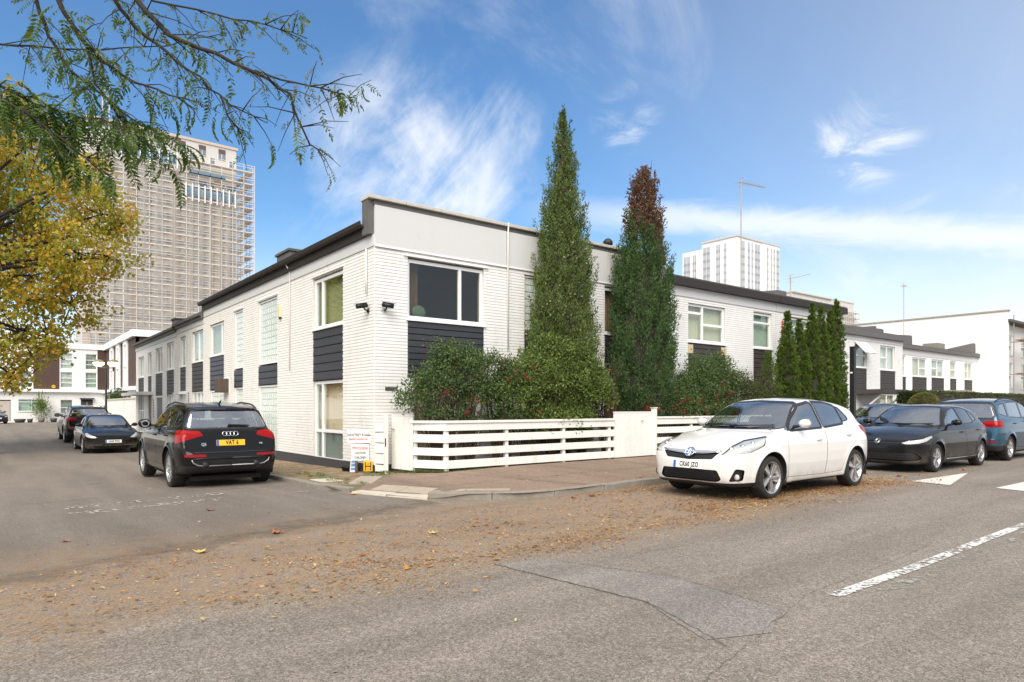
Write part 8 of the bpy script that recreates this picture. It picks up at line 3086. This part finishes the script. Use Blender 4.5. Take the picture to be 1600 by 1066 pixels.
# ================================================================== fallen leaves
M['litter'] = leafy('leaf crumbs', [(0, (.12, .060, .028)), (.35, (.26, .130, .05)), (.7, (.42, .24, .09)), (.9, (.55, .36, .15)), (1, (.62, .47, .25))], .8, .1)
M['straw'] = leafy('pale leaf stalks', [(0, (.30, .20, .09)), (1, (.52, .40, .20))], .8, .1)
M['leaf_fallen'] = leafy('fallen plane leaves', [(0, (.26, .09, .025)), (.4, (.38, .15, .045)), (.75, (.45, .24, .07)), (1, (.50, .38, .16))], .7, .25)
R3 = np.random.default_rng(77)


def clump_noise(x, y, s):
    return (np.sin(x * 2.1 * s + 1.3 * np.sin(y * 1.7 * s)) + np.sin(y * 3.1 * s + 1.9 * np.sin(x * 1.3 * s + 2)) + np.sin((x + y) * 4.3 * s)) / 3


def litter_density(x, y):
    w = clump_noise(x, y, .55) * .5
    yy = y + w
    strip = sst(yy, -8.7, -7.9) * (1 - sst(yy, -6.6, -5.1))
    ends = sst(x, -9, -3.5) * (1 - sst(x, 7.2, 9.5))
    gut = np.exp(-((y + 5.6) / .35) ** 2) * (x > -.2) * sst(x, 0, 2.0)
    near_car = np.exp(-((y + 7.55 + .1 * np.sin(x * 3)) / .42) ** 2) * (x > 1.0) * (1 - sst(x, 6.8, 7.6)) * 1.6
    low = np.exp(-((yy + 7.9) / .35) ** 2) * sst(x, -6, -3) * (1 - sst(x, .8, 2.0)) * .7
    return np.clip(strip * ends * (.16 + .55 * np.clip(clump_noise(x, y, 1.4) + .25, 0, 1)) + gut * .8 + near_car + low, 0, 1.7)


def scatter(n, x0, x1, y0, y1, dens, mx):
    out = []
    tot = 0
    while tot < n:
        x = R3.uniform(x0, x1, n * 2); y = R3.uniform(y0, y1, n * 2)
        k = R3.uniform(0, mx, n * 2) < dens(x, y)
        out.append(np.stack([x[k], y[k]], 1)); tot += k.sum()
    return np.concatenate(out)[:n]


def lay(p, lift=.006):
    z = gz(p[:, 0], p[:, 1])
    on_pave = (p[:, 1] > -5.18) & (p[:, 0] > .4)
    return np.column_stack([p, z + lift + np.where(on_pave, .11, 0)])


P_ = scatter(52000, -11, 9, -9.2, -4.6, litter_density, 1.7)
B_ = lay(P_); B_[:, 2] += R3.exponential(.006, len(B_)) 
D_ = np.column_stack([R3.normal(size=(len(B_), 2)), R3.normal(0, .22, len(B_))])
L_ = R3.gamma(1.9, .0082, len(B_)).clip(.005, .06)
o = blades('leaf_litter', B_, D_, L_, L_ * R3.uniform(.3, .8, len(B_)), M['litter'], None, .12, face=np.tile([0, 0, 1.], (len(B_), 1)) + R3.normal(0, .25, B_.shape))
tag(o, 'brown leaf litter swept along the street gutter', 'leaf litter', kind='stuff')
P_ = scatter(5200, -9, 3, -9.0, -6.6, lambda x, y: np.exp(-((y + 7.95 + .25 * np.sin(x * 1.1)) / .30) ** 2) * (.25 + np.clip(clump_noise(x, y, 1.1) + .3, 0, 1)) + .04, 1.3)
B_ = lay(P_, .008)
a = R3.normal(.05, .5, len(B_))
D_ = np.column_stack([np.cos(a), np.sin(a), R3.normal(0, .08, len(B_))])
L_ = R3.uniform(.02, .10, len(B_))
o = blades('leaf_stalks', B_, D_, L_, .0035, M['straw'], None, .0, face=np.tile([0, 0, 1.], (len(B_), 1)))
tag(o, 'pale leaf stalks strewn along the edge of the litter', 'leaf litter', kind='stuff')
P_ = np.concatenate([scatter(700, -9, 4, -7.5, 4, lambda x, y: ((x < -1.9) | (y < -5.3)) * (1 - sst(y, -4, 3)) * 1.0, 1), scatter(900, -9, 6, -12.5, -5, lambda x, y: sst(y, -11, -8.2), 1),
                     scatter(500, -1.6, 8, -5.1, -1.6, lambda x, y: (y < -2.2 - .5 * np.minimum(x, 0) * 0) * (x > -.6) * .4, 1)])
B_ = lay(P_, .008)
D_ = np.column_stack([R3.normal(size=(len(B_), 2)), R3.normal(0, .25, len(B_))])
L_ = R3.gamma(2, .010, len(B_)).clip(.006, .05)
o = blades('loose_bits', B_, D_, L_, L_ * .6, M['straw'], None, .12, face=np.tile([0, 0, 1.], (len(B_), 1)) + R3.normal(0, .3, B_.shape))
tag(o, 'loose pale leaf scraps dotted over the tarmac', 'leaf litter', kind='stuff')


def plane_leaf(seed, curl):
    """a lobed leaf with a stalk, curled a little"""
    rg = np.random.default_rng(seed)
    tips_ = [(-.62, .10), (-.50, .62), (0, 1.0), (.50, .62), (.62, .10)]
    outl = [(0, -.05)]
    notch = [(-.18, .05), (-.26, .32), (-.16, .52), (.16, .52), (.26, .32), (.18, .05)]
    for i in range(5):
        outl.append(notch[i]); t_ = tips_[i]
        outl.append((t_[0] * rg.uniform(.9, 1.1), t_[1] * rg.uniform(.9, 1.1)))
    outl.append(notch[5])
    def zc(x, y): return curl * (x * x * .9 + (y - .4) ** 2 * .5) + rg.normal(0, .02)
    vs = [(0, .32, zc(0, .32))] + [(x, y, zc(x, y)) for x, y in outl]
    n = len(outl)
    fs = [(0, 1 + i, 1 + (i + 1) % n) for i in range(n)]
    k = len(vs)
    vs += [(-.012, -.05, .02), (.012, -.05, .02), (.03, -.5, .05), (.01, -.5, .05)]
    fs += [(k, k + 1, k + 2), (k, k + 2, k + 3)]
    return vs, fs


mb = MB()
P_ = np.concatenate([scatter(90, -8, 7.5, -8.2, -4.9, litter_density, 1.7), scatter(26, 1.5, 8.4, -8.0, -7.0, lambda x, y: 1.0 + 0 * x, 1), scatter(24, .5, 3.4, -5.75, -5.3, lambda x, y: 1.0 + 0 * x, 1), scatter(16, 6, 14, -8, -7.3, lambda x, y: 1 + 0 * x, 1)])
for i, p in enumerate(P_):
    vs, fs = plane_leaf(100 + i, R3.uniform(.1, .5)); s = R3.uniform(.045, .09); a = R3.uniform(0, 6.28)
    z = gzf(*p) + .012
    rx = R3.normal(0, .25)
    q = []
    for x, y, zz_ in vs:
        y2, z2 = y * math.cos(rx) - zz_ * math.sin(rx), y * math.sin(rx) + zz_ * math.cos(rx)
        q.append((p[0] + s * (x * math.cos(a) - y2 * math.sin(a)), p[1] + s * (x * math.sin(a) + y2 * math.cos(a)), z + abs(s * z2)))
    mb.add(q, fs)
o = mb.build('fallen_leaves', M['leaf_fallen'])
tag(o, 'curled brown plane leaves lying among the litter', 'leaf litter', kind='stuff')
# the bigger single leaves one can pick out
singles = [(-3.99, -5.43, .15, 'orange', 'orange fallen leaf lying alone on the side road tarmac'), (-4.93, -6.05, .13, 'yellow', 'pale yellow fallen leaf nearest the camera on the left'),
           (-4.07, -3.06, .14, 'rust', 'rust brown curled leaf just beyond the faded road lettering'), (-1.66, -2.55, .16, 'amber', 'amber leaf lying against the end of the footpath kerb'),
           (.75, -5.42, .13, 'orange', 'orange leaf standing against the granite kerb'), (1.15, -5.55, .14, 'rust', 'brown leaf heap piece in the gutter by the kerb'),
           (2.75, -7.35, .10, 'rust', 'rust leaf in front of the white hatchback bumper'), (3.0, -4.95, .14, 'orange', 'orange leaf on the kerb by the white hatchback nose'),
           (8.0, -7.35, .14, 'rust', 'brown leaf between the white and the dark hatchback'), (10.6, -7.75, .16, 'orange', 'orange leaf lying by the dark hatchback front wheel'),
           (-5.9, -4.5, .10, 'orange', 'small orange leaf at the left of the side road'), (-2.5, -6.6, .11, 'yellow', 'yellow leaf in the thick of the litter')]
cols = {'orange': (.42, .13, .03), 'yellow': (.55, .42, .12), 'rust': (.24, .10, .04), 'amber': (.58, .30, .05)}
for i, (x, y, s, c, lab) in enumerate(singles):
    vs, fs = plane_leaf(300 + i, .45)
    nm = 'fallen leaf ' + c
    m = MATS.get(nm) or paint(nm, cols[c], .65, var=.3, vs=30)
    mb = MB(); a = R3.uniform(0, 6.28)
    zb = gzf(x, y) + (.12 if (y > -5.2 and x > -1) else .012)
    mb.add([(s * (p[0] * math.cos(a) - p[1] * math.sin(a)), s * (p[0] * math.sin(a) + p[1] * math.cos(a)), abs(s * p[2]) * 1.4) for p in vs], fs)
    o = mb.build('fallen_leaf', m)
    o.location = (x, y, zb)
    tag(o, lab, 'leaf', 'single leaves fallen on the road')
